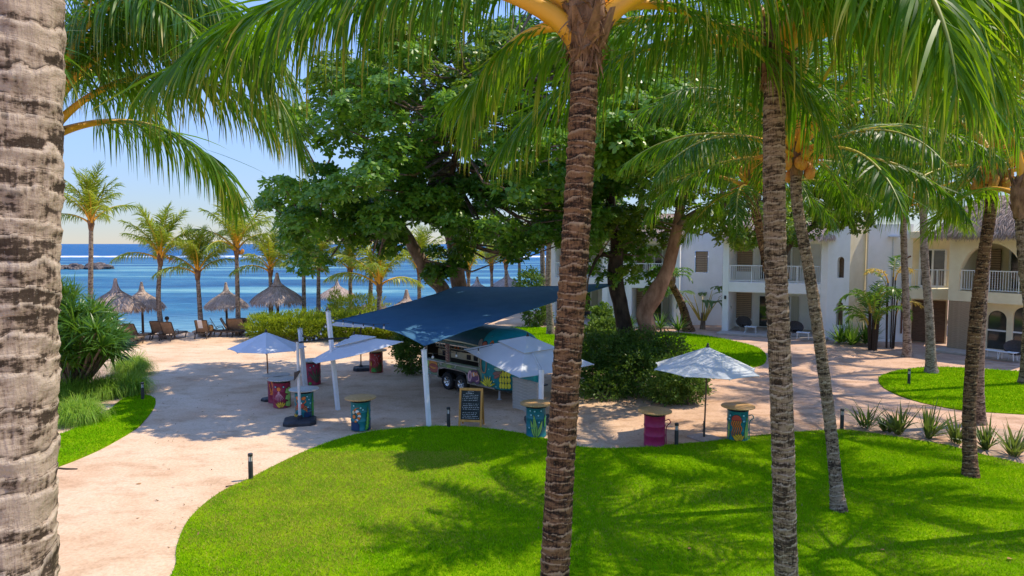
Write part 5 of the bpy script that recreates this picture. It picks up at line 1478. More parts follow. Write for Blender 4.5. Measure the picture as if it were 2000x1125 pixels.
def leafp(x, z, L, w, a=pi / 2, bend=0.0, n=8):
    l, r = [], []
    for k in range(n + 1):
        u = k / n; aa = a + bend * u
        px_ = x + L * u * cos(a + bend * u * .5); pz_ = z + L * u * sin(a + bend * u * .5)
        h = w * 0.5 * sin(pi * min(1, u ** 0.75)) + 0.001
        l.append((px_ - sin(aa) * h, pz_ + cos(aa) * h)); r.append((px_ + sin(aa) * h, pz_ - cos(aa) * h))
    return l + r[::-1][1:-1]
def sline(pts, w):
    p = spline([tuple(q) + (0,) for q in pts], 6)[:, :2]
    T = nrm(np.gradient(p, axis=0)); Nn = np.stack([-T[:, 1], T[:, 0]], -1)
    ww = np.linspace(1, 0.4, len(p))[:, None] * w / 2
    return [tuple(x) for x in p + Nn * ww] + [tuple(x) for x in (p - Nn * ww)[::-1]]
class Mural:
    def __init__(self, fn, cuts):
        self.fn, self.cuts, self.layer = fn, cuts, 0
        self.bms = []
    gain = 1.0
    def poly(self, pts, color, outline=0.012):
        if self.gain != 1.0: color = tuple(min(0.85, c * self.gain + 0.01) for c in color)
        if outline:
            n = len(pts); area = sum(pts[i - 1][0] * pts[i][1] - pts[i][0] * pts[i - 1][1] for i in range(n))
            s = 1 if area > 0 else -1
            big = []
            for i in range(n):
                a, b, c = Vector(pts[i - 1]), Vector(pts[i]), Vector(pts[(i + 1) % n])
                t = (c - a); t = t.normalized() if t.length > 1e-6 else Vector((1, 0))
                big.append(tuple(b + Vector((t.y, -t.x)) * s * outline))
            self._add(big, BLK)
        self._add(pts, color)
    def _add(self, pts, color):
        self.layer += 1
        loops = [[Vector((x, z, 0)) for x, z in pts]]
        tri = geometry.tessellate_polygon(loops)
        bm = bmesh.new()
        vs_ = [bm.verts.new((x, 0, z)) for x, z in pts]
        for t in tri:
            try: bm.faces.new([vs_[i] for i in t])
            except ValueError: pass
        for c in self.cuts:
            bmesh.ops.bisect_plane(bm, geom=bm.verts[:] + bm.edges[:] + bm.faces[:], plane_co=(c, 0, 0), plane_no=(1, 0, 0), dist=1e-5)
        bm.verts.index_update()
        off = 0.0022 + 0.0007 * self.layer
        self.bms.append(([self.fn(v.co.x, v.co.z, off) for v in bm.verts], [tuple(v.index for v in f.verts) for f in bm.faces], color))
        bm.free()
    def build(self, name, parent):
        if not self.bms: return
        cols = []
        mb = MB()
        for v, f, c in self.bms:
            if c not in cols: cols.append(c)
            mb.add(v, f, cols.index(c))
        o = mb.build(name, [paint(c) for c in cols], parent)
        o['kind'] = 'stuff'
        return o
    def bubbles(self, pts, r=0.022):
        for x, z in pts: self.poly(ell(x, z, r, r, 12), CYA, 0.009)

# ------------------------------------------------------------------ drum tables
DR = 0.29
def drum(label, base, color, top, art, top_r=0.47, handle=False, turn=0.0):
    base = Vector((base[0], base[1], 0))
    rz = math.atan2(-base.y, -base.x)
    t = thing('drum_table', label, 'drum table', base, rz, 'painted oil drum tables')
    H_ = 0.86
    prof = [(0.02, 0.004), (DR - 0.012, 0.004), (DR + 0.006, 0.012), (DR + 0.006, 0.03), (DR, 0.04)]
    for zc in (0.30, 0.57):
        prof += [(DR, zc - 0.03), (DR + 0.012, zc - 0.008), (DR + 0.012, zc + 0.008), (DR, zc + 0.03)]
    prof += [(DR, H_ - 0.035), (DR + 0.007, H_ - 0.025), (DR + 0.007, H_), (DR - 0.02, H_), (DR - 0.03, H_ - 0.02), (0.02, H_ - 0.02)]
    MB().lathe(prof, 40).build('drum', paint(color), t, True)
    MB().lathe([(0.2, H_ - 0.02), (0.2, H_ + 0.05), (0.24, H_ + 0.075), (0.24, H_ + 0.085)], 24).build('collar', M['dark_metal'], t, True)
    z = H_ + 0.086
    tp = MB().lathe([(0.0, z), (top_r - 0.015, z), (top_r, z + 0.008), (top_r, z + 0.030), (top_r - 0.012, z + 0.038), (0.0, z + 0.038)], 44, cap=False).build('tabletop', M[top], t, True)
    tp.rotation_euler = (0, 0, turn)
    if art:
        m = Mural(lambda a, z_, off: ((DR + off + 0.006) * cos(a / DR), (DR + off + 0.006) * sin(a / DR), z_), [k * 0.03 for k in range(-14, 15)])
        art(m); m.build('mural', t)
    if handle:
        MB().tube(spline([(0.05, DR + 0.0, 0.72), (0.05, DR + 0.10, 0.75), (0.05, DR + 0.13, 0.66), (0.05, DR + 0.03, 0.52), (0.05, DR + 0.03, 0.05)], 6), 0.014, 6).build('pipe', paint(color), t, True)
    return t

def art_shrimp(m):
    m.poly([(-.34, .03), (-.05, .03), (-.05, .2), (-.12, .3), (-.2, .24), (-.27, .32), (-.34, .28)], NAVY)
    m.poly([(.2, .03), (.36, .03), (.36, .3), (.27, .25), (.22, .15)], NAVY)
    c = [(-.17, .62), (-.10, .60), (-.055, .54), (-.04, .47), (-.06, .40), (-.11, .35), (-.15, .31)]
    for k, (x, z) in enumerate(c):
        m.poly(ell(x, z, .062 - .004 * k, .055 - .004 * k), ORG if k % 2 == 0 else WHT, 0.008)
    m.poly(ell(-.22, .58, .045, .05), CRM, .008); m.poly(ell(-.2, .45, .05, .06), ORG, .008)
    m.poly(sline([(-.2, .64), (-.13, .70), (-.05, .72)], .02), ORG, .005)
    st = [(.10, .06), (.145, .14), (.115, .16), (.17, .24), (.13, .26), (.18, .36), (.15, .37), (.19, .48), (.165, .49), (.2, .6), (.2, .76), (.235, .6), (.235, .5), (.27, .47), (.235, .4), (.275, .34), (.235, .29), (.27, .22), (.225, .18), (.24, .12), (.18, .05)]
    m.poly(st, GRN)
    m.poly(leafp(.17, .08, .6, .04, 1.48), LIM, 0)
    m.bubbles([(-.2, .78), (0.0, .72), (.06, .66)], .028)
def art_crab(m):
    m.poly([(-.02, .03), (.2, .03), (.2, .36), (.12, .40), (.02, .33)], NAVY)
    m.poly(leafp(.3, .03, .85, .11, 1.56, 0.05), GRN)
    for s in (-1, 1):
        for k in range(3):
            m.poly(sline([(-.12 + s * .08, .48 - k * .04), (-.12 + s * .17, .46 - k * .06), (-.12 + s * .2, .38 - k * .05)], .025), ORG, .006)
        m.poly(sline([(-.12 + s * .08, .55), (-.12 + s * .16, .62), (-.12 + s * .13, .68)], .03), ORG, .006)
        m.poly(ell(-.12 + s * .10, .73, .065, .05, a=s * 0.5), ORG, .008)
    m.poly(ell(-.12, .50, .115, .095), RED, .01); m.poly(ell(-.15, .58, .02, .03), WHT, .006); m.poly(ell(-.08, .58, .02, .03), WHT, .006)
    for a in (-.5, 0, .5): m.poly(leafp(-.28, .05, .2, .07, pi / 2 + a), YEL, .008)
    m.bubbles([(.08, .78), (.13, .68), (.17, .56), (.1, .44)], .024)
def art_octopus(m):
    m.poly(ell(-.10, .66, .065, .07), ORG, .01)
    for k in range(7):
        a = -2.6 + k * 0.35
        m.poly(sline([(-.10, .54), (-.10 + .10 * cos(a), .46 + .03 * sin(a)), (-.10 + .17 * cos(a), .42 + .18 * sin(a))], .026), PNK, 0.003)
    m.poly(ell(-.10, .53, .035, .06), PNK, 0.004)
    for a in (-.8, -.4, 0, .4, .8): m.poly(leafp(-.05, .03, .22, .065, pi / 2 + a), YEL, .008)
    for z in (.12, .34, .56):
        m.poly([(.10, z - .02), (.14, z + .12), (.18, z + .10), (.21, z + .16), (.25, z + .13), (.29, z + .17), (.31, z - .02), (.24, z - .08), (.18, z - .06)], LIM, .014)
    m.bubbles([(-.2, .74), (.05, .74)], .024)
def art_weed(m):
    for x, a, L, w, b in ((-.12, 1.75, .5, .085, .1), (-.02, 1.62, .66, .10, .08), (.06, 1.15, .5, .09, .2), (.0, 1.5, .36, .05, 0)):
        m.poly(leafp(.0 + x * .4, .04, L, w, a, b), LIM, .012)
        m.poly(leafp(.0 + x * .4, .06, L * .8, w * .35, a, b), (.16, .38, .08), 0)
    m.poly(leafp(.27, .3, .4, .06, 1.5), GRN)
    m.bubbles([(-.17, .8), (-.04, .79), (.14, .8), (-.14, .68), (.06, .67), (.08, .47), (-.2, .3)], .026)
def art_jelly(m):
    m.poly(leafp(-.27, .05, .55, .07, 1.55), LIM); m.poly(leafp(.3, .05, .7, .08, 1.6), LIM); m.poly(leafp(.22, .05, .5, .06, 1.5), LIM)
    dome = [(-.03 - .13 * cos(pi * k / 14), .62 + .15 * sin(pi * k / 14)) for k in range(15)]
    for k in range(5):
        x = -.13 + k * .055
        m.poly(sline([(x, .62), (x - .03, .5), (x + .02, .4), (x - .02, .25), (x + .0, .14 + .05 * (k % 2))], .034), ORG, .007)
    m.poly(dome, RED, .012)
    for a in (-.75, -.35, 0, .35, .75): m.poly(leafp(.03, .03, .22, .09, pi / 2 + a), YEL, .009)
    m.bubbles([(-.2, .74), (-.22, .64), (.15, .76), (.16, .6)], .03)
def art_reef(m):
    for x in (-.2, -.14, -.08, -.02): m.poly(leafp(x, .03, .25, .05, 1.5), GRN, .006)
    for x, z in ((-.1, .6), (.05, .5), (.0, .72)): m.poly(sline([(x, z), (x + .06, z - .1), (x + .03, z - .22)], .018), PNK, 0)
    for x in (.02, .1, .16, .22): m.poly(leafp(x, .03, .3 + x, .06, 1.6), (.10, .12, .03), .006)
    m.poly(leafp(-.22, .3, .25, .05, 1.57), YEL, .006)
    m.bubbles([(-.05, .8), (.1, .76), (.18, .62)], .018)
def art_fan(m):
    for a in (-.6, -.3, 0, .3, .6): m.poly(leafp(.13, .1, .6, .07, pi / 2 + a), (.09, .10, .05), .008)
    m.poly(ell(-.12, .08, .06, .05), GRN); m.bubbles([(-.1, .72), (.02, .78)], .025)
    m.poly(sline([(-.25, .3), (-.15, .45), (-.18, .6)], .03), PUR, .004)
def art_coral(m):
    m.poly(sline([(-.2, .3), (-.12, .55), (-.18, .8)], .10), ORG, .01); m.poly(sline([(-.2, .4), (-.25, .6), (-.26, .7)], .06), ORG, .01)
    m.poly(leafp(.05, .05, .4, .08, 1.6), GRN)
MAGD = (0.30, 0.02, 0.06)
drum('pale topped red drum table at the side umbrella pole painted with orange coral', gr(541, 785), MAGD, 'wood_grey', art_coral, handle=False)
drum('crimson drum table painted with a pink octopus and green fronds', gr(551, 794), MAGD, 'wood_grey', art_octopus)
drum('teal drum table painted with an orange crab behind the umbrella base', gr(595, 818), TEAL, 'wood_grey', art_crab)
drum('crimson drum table under the left cantilever canopy by the white post', gr(612, 750), MAGD, 'wood_grey', art_fan)
drum('small looking red drum table beside the rear black umbrella base', gr(735, 727), (0.36, 0.035, 0.03), 'wood_top', art_reef)
drum('teal drum table painted with a shrimp and green seaweed at the lawn edge', gr(705, 838), TEAL, 'wood_top', art_shrimp, handle=False, turn=0.6)
drum('teal drum table with pale seaweed left of the central palm trunk', gr(1047, 851), (0.010, 0.17, 0.21), 'wood_top', art_weed)
drum('plain magenta drum table with a side pipe beside the path', gr(1278, 869), (0.34, 0.012, 0.085), 'wood_top', None, handle=True, turn=0.3)
drum('teal drum table painted with a red jellyfish right of the market umbrella', gr(1440, 858), TEAL, 'wood_top', art_jelly, handle=True, turn=1.0)

# ------------------------------------------------------------------ food trailer
tc_ = Vector((-1.18, 26.0, 0))
TR = thing('food_trailer', 'rounded food trailer painted with a sea mural and open serving hatches', 'food trailer', tc_, math.atan2(-0.71, 0.70))
HL = 2.75
def hwid(x):
    a = np.clip((np.abs(x) - 1.75) / 1.0, 0, 1)
    return 1.05 * (1 - a ** 2.2 * 0.62)
def htop(x):
    a = np.clip((np.abs(x) - 1.35) / 1.4, 0, 1)
    return 2.52 - 0.62 * a ** 2.3
op1, op2, arch_x = (-2.05, -0.85), (-0.60, 1.05), (-1.32, 0.42)
xs_ = sorted(set([round(v, 4) for v in list(np.linspace(-2.75, 2.75, 45)) + list(op1) + list(op2) + list(arch_x) + [1.2]]))
zl = [0.45, 0.60, 0.84, 1.13, 1.45, 1.74]
def section(x):
    w, top = float(hwid(x)), float(htop(x))
    pts = [(-w * 0.96, zl[0])] + [(-w, z) for z in zl[1:]]
    for k in range(1, 10):
        a = pi / 2 * k / 10
        pts.append((-w * cos(a) ** 0.85, zl[-1] + (top - zl[-1]) * sin(a) ** 0.9))
    full = pts + [(0, top)] + [(-y, z) for y, z in pts[::-1]]
    return full
V, Fc, MI = [], [], []
secs = [section(x) for x in xs_]
k = len(secs[0])
for x, sct in zip(xs_, secs): V += [(x, y, z) for y, z in sct]
for i in range(len(xs_) - 1):
    xm = (xs_[i] + xs_[i + 1]) / 2
    for j in range(k - 1):
        zm = (secs[i][j][1] + secs[i][j + 1][1]) / 2; ym = secs[i][j][0]
        if ym < 0 and j < len(zl):
            if 1.13 < zm < 1.74 and (op1[0] < xm < op1[1] or op2[0] < xm < op2[1]): continue
            if zm < 0.84 and arch_x[0] < xm < arch_x[1]: continue
        Fc.append((i * k + j, (i + 1) * k + j, (i + 1) * k + j + 1, i * k + j + 1)); MI.append(0 if xm > 1.2 else (1 if zm < 1.8 else 2))
Fc.append(tuple(range(k))); MI.append(1); Fc.append(tuple(range((len(xs_) - 1) * k, len(xs_) * k))[::-1]); MI.append(0)
mb = MB(); mb.v, mb.f, mb.m = V, Fc, MI
mb.build('body', [paint((0.015, 0.30, 0.34)), paint((0.26, 0.36, 0.22)), paint((0.03, 0.11, 0.10))], TR, True)
MB().span(-2.6, 2.6, -0.95, 0.95, 0.40, 0.447).build('chassis', M['dark_metal'], TR)
tr = MB(); tr.span(-2.3, arch_x[0], -1.075, -1.052, 0.44, 0.50); tr.span(arch_x[1], 1.9, -1.075, -1.052, 0.44, 0.50); tr.build('trim_strip', M['chrome'], TR)
# wheel arches, wheels
a = MB(); a.span(arch_x[0], arch_x[1], -0.70, -0.66, 0.44, 0.84); a.span(arch_x[0], arch_x[1], -1.04, -0.66, 0.841, 0.86); a.build('wheel_arch', M['black_rubber'], TR)
fl = MB(); fl.tube(spline([(arch_x[0] - .03, -1.06, 0.46), (arch_x[0] + .04, -1.07, 0.76), (arch_x[0] + .3, -1.07, 0.86), (arch_x[1] - .3, -1.07, 0.86), (arch_x[1] - .04, -1.07, 0.76), (arch_x[1] + .03, -1.06, 0.46)], 5), 0.03, 6)
fl.build('arch_trim', M['chrome'], TR, True)
for xw in (-0.87, -0.05):
    w_ = MB()
    def ring(prof, n=28):
        m2 = MB(); m2.lathe(prof, n, cap=False)
        m2.v = [(x, z, y) for x, y, z in m2.v]; return m2
    tyre = ring([(0.19, -0.10), (0.30, -0.11), (0.335, -0.08), (0.335, 0.08), (0.30, 0.11), (0.19, 0.10)])
    wheel = tyre.build('wheel', M['black_rubber'], TR, True, loc=(xw, -0.90, 0.337))
    rim = ring([(0.0, -0.05), (0.05, -0.07), (0.06, -0.045), (0.14, -0.05), (0.19, -0.085), (0.20, 0.09)]); rim.build('rim', M['chrome'], wheel, True)
    sp = MB()
    for q_ in range(5):
        an = q_ * 2 * pi / 5; sp.bar((0.05 * cos(an), -0.075, 0.05 * sin(an)), (0.175 * cos(an), -0.085, 0.175 * sin(an)), 0.018, 5)
    sp.build('spokes', M['chrome'], wheel)
# interior
it = MB(); it.span(-2.2, 1.2, -0.34, -0.30, 1.0, 1.9); it.span(-2.2, 1.2, -1.03, -0.34, 1.08, 1.125); it.span(-2.2, 1.2, -1.0, -0.34, 1.80, 1.84); it.span(-2.23, -2.2, -1.0, -0.3, 1.0, 1.9); it.span(1.2, 1.23, -1.0, -0.3, 1.0, 1.9)
it.build('kitchen_interior', pmat('kitchen_dark', (0.035, 0.028, 0.024), None, 4, 0.7), TR)
MB().span(-2.15, 1.15, -0.40, -0.345, 1.13, 1.40).build('splashback', paint(CRM), TR)
MB().span(-2.15, 1.15, -0.52, -0.345, 1.50, 1.52).build('shelf', paint(CRM), TR)
r = random.Random(5)
for q_ in range(16):
    xx = -2.0 + q_ * 0.195; h_ = r.uniform(0.09, 0.18)
    MB().lathe([(0.035, 0), (0.035, h_ * 0.6), (0.014, h_ * 0.8), (0.014, h_)], 8, c=(xx, -0.44, 1.522)).build('bottle', paint(r.choice([BRN, DGR, WHT, ORG, (.2, .22, .2)])), TR, True)
for xx in (-1.72, -0.25, 0.15, 0.62):
    MB().span(xx - 0.10, xx + 0.10, -0.44, -0.41, 1.17, 1.36).build('menu_card', paint(BLK), TR)
MB().span(-2.15, -0.78, -1.22, -1.055, 1.07, 1.105).build('counter', paint((.60, .58, .52)), TR, bevel=0.008)
MB().span(-0.66, 1.12, -1.22, -1.055, 1.07, 1.105).build('counter', paint((.60, .58, .52)), TR, bevel=0.008)
for o_ in (op1, op2):
    f = MB(); x0, x1 = o_
    f.span(x0 - .03, x0, -1.075, -1.0, 1.11, 1.76); f.span(x1, x1 + .03, -1.075, -1.0, 1.11, 1.76); f.span(x0 - 0.03, x1 + 0.03, -1.075, -1.0, 1.762, 1.80)
    f.build('hatch_frame', M['chrome'], TR)
    # raised hatch
    rot = Matrix.Rotation(R(-14), 4, 'X')
    h = MB(); h.span(x0 - .03, x1 + .03, -0.80, 0, -0.015, 0.015)
    hh = h.build('hatch_door', paint((0.03, 0.085, 0.06)), TR, loc=(0, -1.08, 1.90)); hh.rotation_euler = (R(-16), 0, 0)
    e = MB(); e.span(x0 - .045, x1 + .045, -0.825, -0.80, -0.022, 0.022); e.span(x0 - .055, x0 - .031, -0.80, 0, -0.022, 0.022); e.span(x1 + .031, x1 + .055, -0.80, 0, -0.022, 0.022); e.build('edge_trim', paint(CRM), hh)
    for xx in (x0 + .05, x1 - .05):
        MB().bar((xx, -1.06, 1.45), (xx, -1.75, 2.05), 0.011, 6).build('gas_strut', M['chrome'], TR)
# name board between the hatches: vertical painted lettering strokes
bd = MB().span(-0.82, -0.63, -1.095, -1.06, 1.12, 1.80).build('name_board', paint((0.22, 0.10, 0.08)), TR)
st_ = MB()
for q_ in range(6):
    z = 1.20 + q_ * 0.095
    st_.span(-0.765, -0.685, -1.099, -1.0955, z, z + 0.014); st_.span(-0.765, -0.751, -1.099, -1.0955, z + 0.0145, z + 0.06)
st_.build('lettering', paint(CRM), bd)
mu = Mural(lambda x, z, off: (x, -float(hwid(x)) - off - 0.001, z), [1.2 + 0.12 * q for q in range(14)])
mu.gain = 1.7
# left: weeds and a big orange shell fish
for x, L, c, an in ((-2.38, .7, LIM, 1.6), (-2.30, .5, (.12, .24, .10), 1.4), (-2.2, .62, ORG, 1.55), (-2.45, .55, (.05, .2, .14), 1.65), (-2.12, .42, (.05, .2, .14), 1.3)):
    mu.poly(leafp(x, .50, L, .09, an, .1), c, .01)
mu.poly(leafp(-2.32, 1.12, .62, .10, 1.6), (.26, .3, .14), .008); mu.poly(leafp(-2.22, 1.12, .5, .08, 1.5), (.32, .34, .16), .008)
for q_ in range(5): mu.poly(leafp(-1.98, .78, .34, .075, 0.5 + q_ * .4), LIM, .008)
mu.poly(ell(-1.62, .90, .27, .18), (.42, .17, .03), .012); mu.poly(ell(-1.60, .76, .30, .17), (.22, .05, .04), .012)
mu.bubbles([(-1.95, .62), (-1.88, .70), (-1.82, .62), (-1.9, .54), (-1.8, .53)], .025)
mu.poly(sline([(-1.3, .9), (-1.22, 1.0), (-1.25, 1.06)], .05), (.3, .34, .28), .008); mu.poly(ell(-1.12, .98, .05, .06), (.34, .36, .32), .01)
for q_ in range(6): mu.poly(leafp(-.62, .87, .21 if q_ % 2 else .17, .05, 0.2 + q_ * .5), (.24, .36, .09), .007)
mu.poly(sline([(-.28, .92), (-.22, 1.02), (-.12, 1.05)], .06), (.36, .38, .34), .008)
# pink shell coral with fish
mu.poly([(.48, .52), (.55, .85), (.72, .98), (.98, 1.0), (1.08, .85), (1.14, .70), (1.1, .55), (.95, .5), (.8, .58), (.62, .5)], PUR, .014)
mu.poly(sline([(.55, .56), (.5, .75), (.58, .92), (.66, .84), (.64, .66), (.58, .54)], .10), PNK, .01)
mu.poly(ell(.80, .84, .13, .09, a=.3), (.62, .22, .10), .01); mu.poly([(.90, .86), (1.0, .97), (1.0, .78)], (.62, .22, .10), .008); mu.poly(ell(.80, .84, .025, .08, a=.3), WHT, .004)
mu.poly(sline([(.92, .6), (1.06, .66), (1.08, .8), (1.0, .9)], .05), (.5, .25, .24), .006)
# loop and yellow anemone, banana hand
mu.poly(sline([(1.24, 1.6), (1.18, 1.3), (1.25, 1.02), (1.42, 1.0), (1.48, 1.3), (1.44, 1.6)], .06), (.32, .18, .10), .008)
for q_ in range(7): mu.poly(leafp(1.55, .52, .36 if q_ % 2 else .42, .085, 0.35 + q_ * .41), YEL, .01)
for q_ in range(3):
    for i in range(4): mu.poly(leafp(2.15 + i * .085, .50 + q_ * .21, .25, .095, 1.57), YEL, .009)
mu.poly(leafp(1.85, 1.0, .38, .13, .25), (.16, .09, .08), .01); mu.poly(leafp(1.9, 1.2, .36, .12, -.1), (.22, .36, .26), .01); mu.poly(leafp(1.9, .86, .3, .1, .5), (.2, .08, .07), .01)
mu.bubbles([(1.78, .62), (1.9, .74), (1.72, .9), (1.66, 1.15), (2.0, .56), (1.6, 1.4)], .024)
# face like round forms above
mu.poly(ell(1.20, 1.62, .05, .09), CRM, .02)
mu.build('mural', TR)
up = Mural(lambda x, z, off: (x, -float(hwid(x)) * cos(max(0, (z - 1.74)) * 1.6) ** 0.85 - off - 0.003, 1.74 + (float(htop(x)) - 1.74) * sin(max(0.0001, (z - 1.74)) * 1.6) ** 0.9), [1.1 + 0.1 * q for q in range(12)])
up.poly(ell(1.32, 1.90, .12, .10), (.50, .12, .04), .03); up.poly(sline([(1.75, 1.98), (1.66, 2.05), (1.6, 1.95), (1.68, 1.85)], .06), ORG, .008)
up.poly(ell(1.08, 1.92, .10, .15), (.38, .27, .20), .02); up.bubbles([(1.9, 2.1), (2.1, 2.0), (1.5, 2.2), (2.25, 2.15)], .018)
up.build('mural', TR)
j = MB(); j.bar((1.75, -0.7, 0), (1.75, -0.7, 0.42), 0.035, 8); j.lathe([(0.09, 0), (0.09, 0.02), (0.03, 0.03)], 10, c=(1.75, -0.7, 0)); j.build('jack_leg', M['grey_post'], TR)
j = MB(); j.bar((-2.2, -0.8, 0), (-2.2, -0.8, 0.42), 0.025, 8); j.build('jack_leg', M['grey_post'], TR)

# ------------------------------------------------------------------ shade sail, posts
A_ = at(652, 627, 23.6); B_ = at(829, 676, 20.8); C_ = at(1212, 553, 28.2); D_ = at(890, 560, 30.2)
def coons(A, B, C, D, n=36, bow=0.10, sag=0.25):
    A, B, C, D = (np.array(p) for p in (A, B, C, D)); ce = (A + B + C + D) / 4
    def edge(P, Q, b):
        m = (P + Q) / 2; m = m + (ce - m) * b
        return lambda t: P * (1 - t) ** 2 + 2 * (2 * m - (P + Q) / 2) * t * (1 - t) + Q * t ** 2
    eAB, eDC, eAD, eBC = edge(A, B, bow), edge(D, C, bow), edge(A, D, bow), edge(B, C, bow)
    out = np.zeros((n + 1, n + 1, 3))
    for i in range(n + 1):
        for jx in range(n + 1):
            u, v = i / n, jx / n
            out[i, jx] = (1 - v) * eAB(u) + v * eDC(u) + (1 - u) * eAD(v) + u * eBC(v) - ((1 - u) * (1 - v) * A + u * (1 - v) * B + u * v * C + (1 - u) * v * D)
            out[i, jx, 2] -= sag * 4 * u * (1 - u) * v * (1 - v)
    out[..., 2] += 0.02 * snoise(out, 2.0, 8) * 1.0
    return out
G = coons(A_, B_, C_, D_)
n = G.shape[0]
i = np.arange(n - 1)[:, None] * n; jx = np.arange(n - 1)[None]
q = np.stack([i + jx, i + n + jx, i + n + jx + 1, i + jx + 1], -1).reshape(-1, 4)
sail = thing('shade_sail', 'large blue four cornered shade sail stretched before the food trailer', 'shade sail', (B_.x, B_.y, 0))
o = obj('sail_cloth', npmesh('sail_cloth', [(G - np.array((B_.x, B_.y, 0)), q, 0)], [M['sail']], True), sail)
hem = MB()
for e in (G[0, :], G[-1, :], G[:, 0], G[:, -1]): hem.tube([tuple(p - np.array((B_.x, B_.y, 0))) for p in e[::3]], 0.016, 5)
hem.build('hem', M['sail'], sail, True)
rp = MB()
o3 = Vector((B_.x, B_.y, 0))
rp.bar(B_ - o3, at(828, 682, 20.85) - o3 + Vector((0, 0, .05)), 0.01, 5); rp.bar(A_ - o3, at(642, 618, 23.2) - o3, 0.012, 5); rp.bar(C_ - o3, at(1225, 550, 28.2) - o3, 0.012, 5); rp.bar(D_ - o3, at(892, 556, 30.8) - o3, 0.012, 5)
rp.build('corner_rope', M['dark_metal'], sail)
def post(label, bpx, tpx, Yt, w=0.13):
    b = gr(*bpx); tp = at(tpx[0], tpx[1], Yt)
    t = thing('sail_post', label, 'post', b, 0, 'white posts of the shade sail')
    d = tp - b
    mb = MB(); L = d.length
    mb.span(-w / 2, w / 2, -w / 2, w / 2, -0.05, L)
    o = mb.build('pole', M['white_paint'], t, bevel=0.012); o.rotation_euler = d.to_track_quat('Z', 'Y').to_euler()
    c = MB(); c.span(-w / 2 - .006, w / 2 + .006, -w / 2 - .006, w / 2 + .006, L + 0.001, L + 0.025); c.tube([(0, 0, L + .025), (0, 0, L + .05), (0.0, 0.0, L + .07)], 0.02, 6)
    o2 = c.build('cap', M['grey_post'], t); o2.rotation_euler = o.rotation_euler
post('white leaning post holding the lowest corner of the blue sail', (838, 834), (828, 684), 20.85)
post('white post rising through the left cantilever canopy', (660, 800), (641, 609), 23.2)
post('grey white post standing behind the drum with the crab', (598, 772), (586, 643), 25.3, 0.14)
def festoon(label, runs, bulbs=5):
    a0 = Vector(runs[0][0]); t = thing('string_lights', label, 'string lights', (a0.x, a0.y, 0)); o_ = Vector((a0.x, a0.y, 0))
    c = MB(); pts = []
    for P, Q, sg in runs:
        P, Q = Vector(P), Vector(Q)
        ps = [P.lerp(Q, u / 12) - o_ - Vector((0, 0, sg * 4 * (u / 12) * (1 - u / 12))) for u in range(13)]
        c.tube([tuple(p) for p in ps], 0.008, 4); pts += [ps[k] for k in range(1, 12, max(1, 12 // bulbs))]
    c.build('cable', M['dark_metal'], t)
    bm_ = MB().lathe([(0.0, -0.17), (0.03, -0.155), (0.04, -0.12), (0.02, -0.08)], 8, cap=False).mesh('bulb', M['bulb'], True)
    sm_ = MB().lathe([(0.022, -0.085), (0.022, -0.01), (0.008, 0)], 6).mesh('socket', M['dark_metal'])
    for p in pts:
        b = obj('bulb', bm_, t, p); obj('socket', sm_, b)
festoon('festoon bulbs sagging between the two left white posts', [(at(641, 622, 23.2), at(587, 650, 25.3), 0.38), (at(641, 616, 23.2), at(760, 632, 22.4), 0.12)], 5)
festoon('festoon bulbs hung in front of the trailer hatches', [(at(829, 690, 20.9), at(1000, 660, 24.0), 0.16)], 4)

# ------------------------------------------------------------------ umbrellas
def canopy_mesh(corners, peak, vent=True, n=7, sagf=0.035, hem=0.0):
    """panels from the rim to the peak, each with cloth sag; vent tier lifted above"""
    C = [Vector(c) for c in corners]; P = Vector(peak)
    k = len(C)
    def tier(s0, s1, lift):
        V, Q = [], []
        for i in range(k):
            a, b = C[i], C[(i + 1) % k]
            o = len(V)
            for r_ in range(n + 1):
                u = s0 + (s1 - s0) * r_ / n
                for c_ in range(n + 1):
                    w = c_ / n
                    e = a.lerp(b, w); p = e.lerp(P, u)
                    sg = sagf * (a - b).length * 4 * w * (1 - w) * (1 - u)
                    p = p + (P - e) * 0.0 + (e.lerp(P, 0.15) - e) * (0.35 * 4 * w * (1 - w) * (1 - u)) - Vector((0, 0, sg)) + Vector((0, 0, lift))
                    V.append(tuple(p))
            for r_ in range(n):
                for c_ in range(n):
                    x = o + r_ * (n + 1) + c_; Q.append((x, x + 1, x + n + 2, x + n + 1))
        return np.array(V), np.array(Q)
    return tier
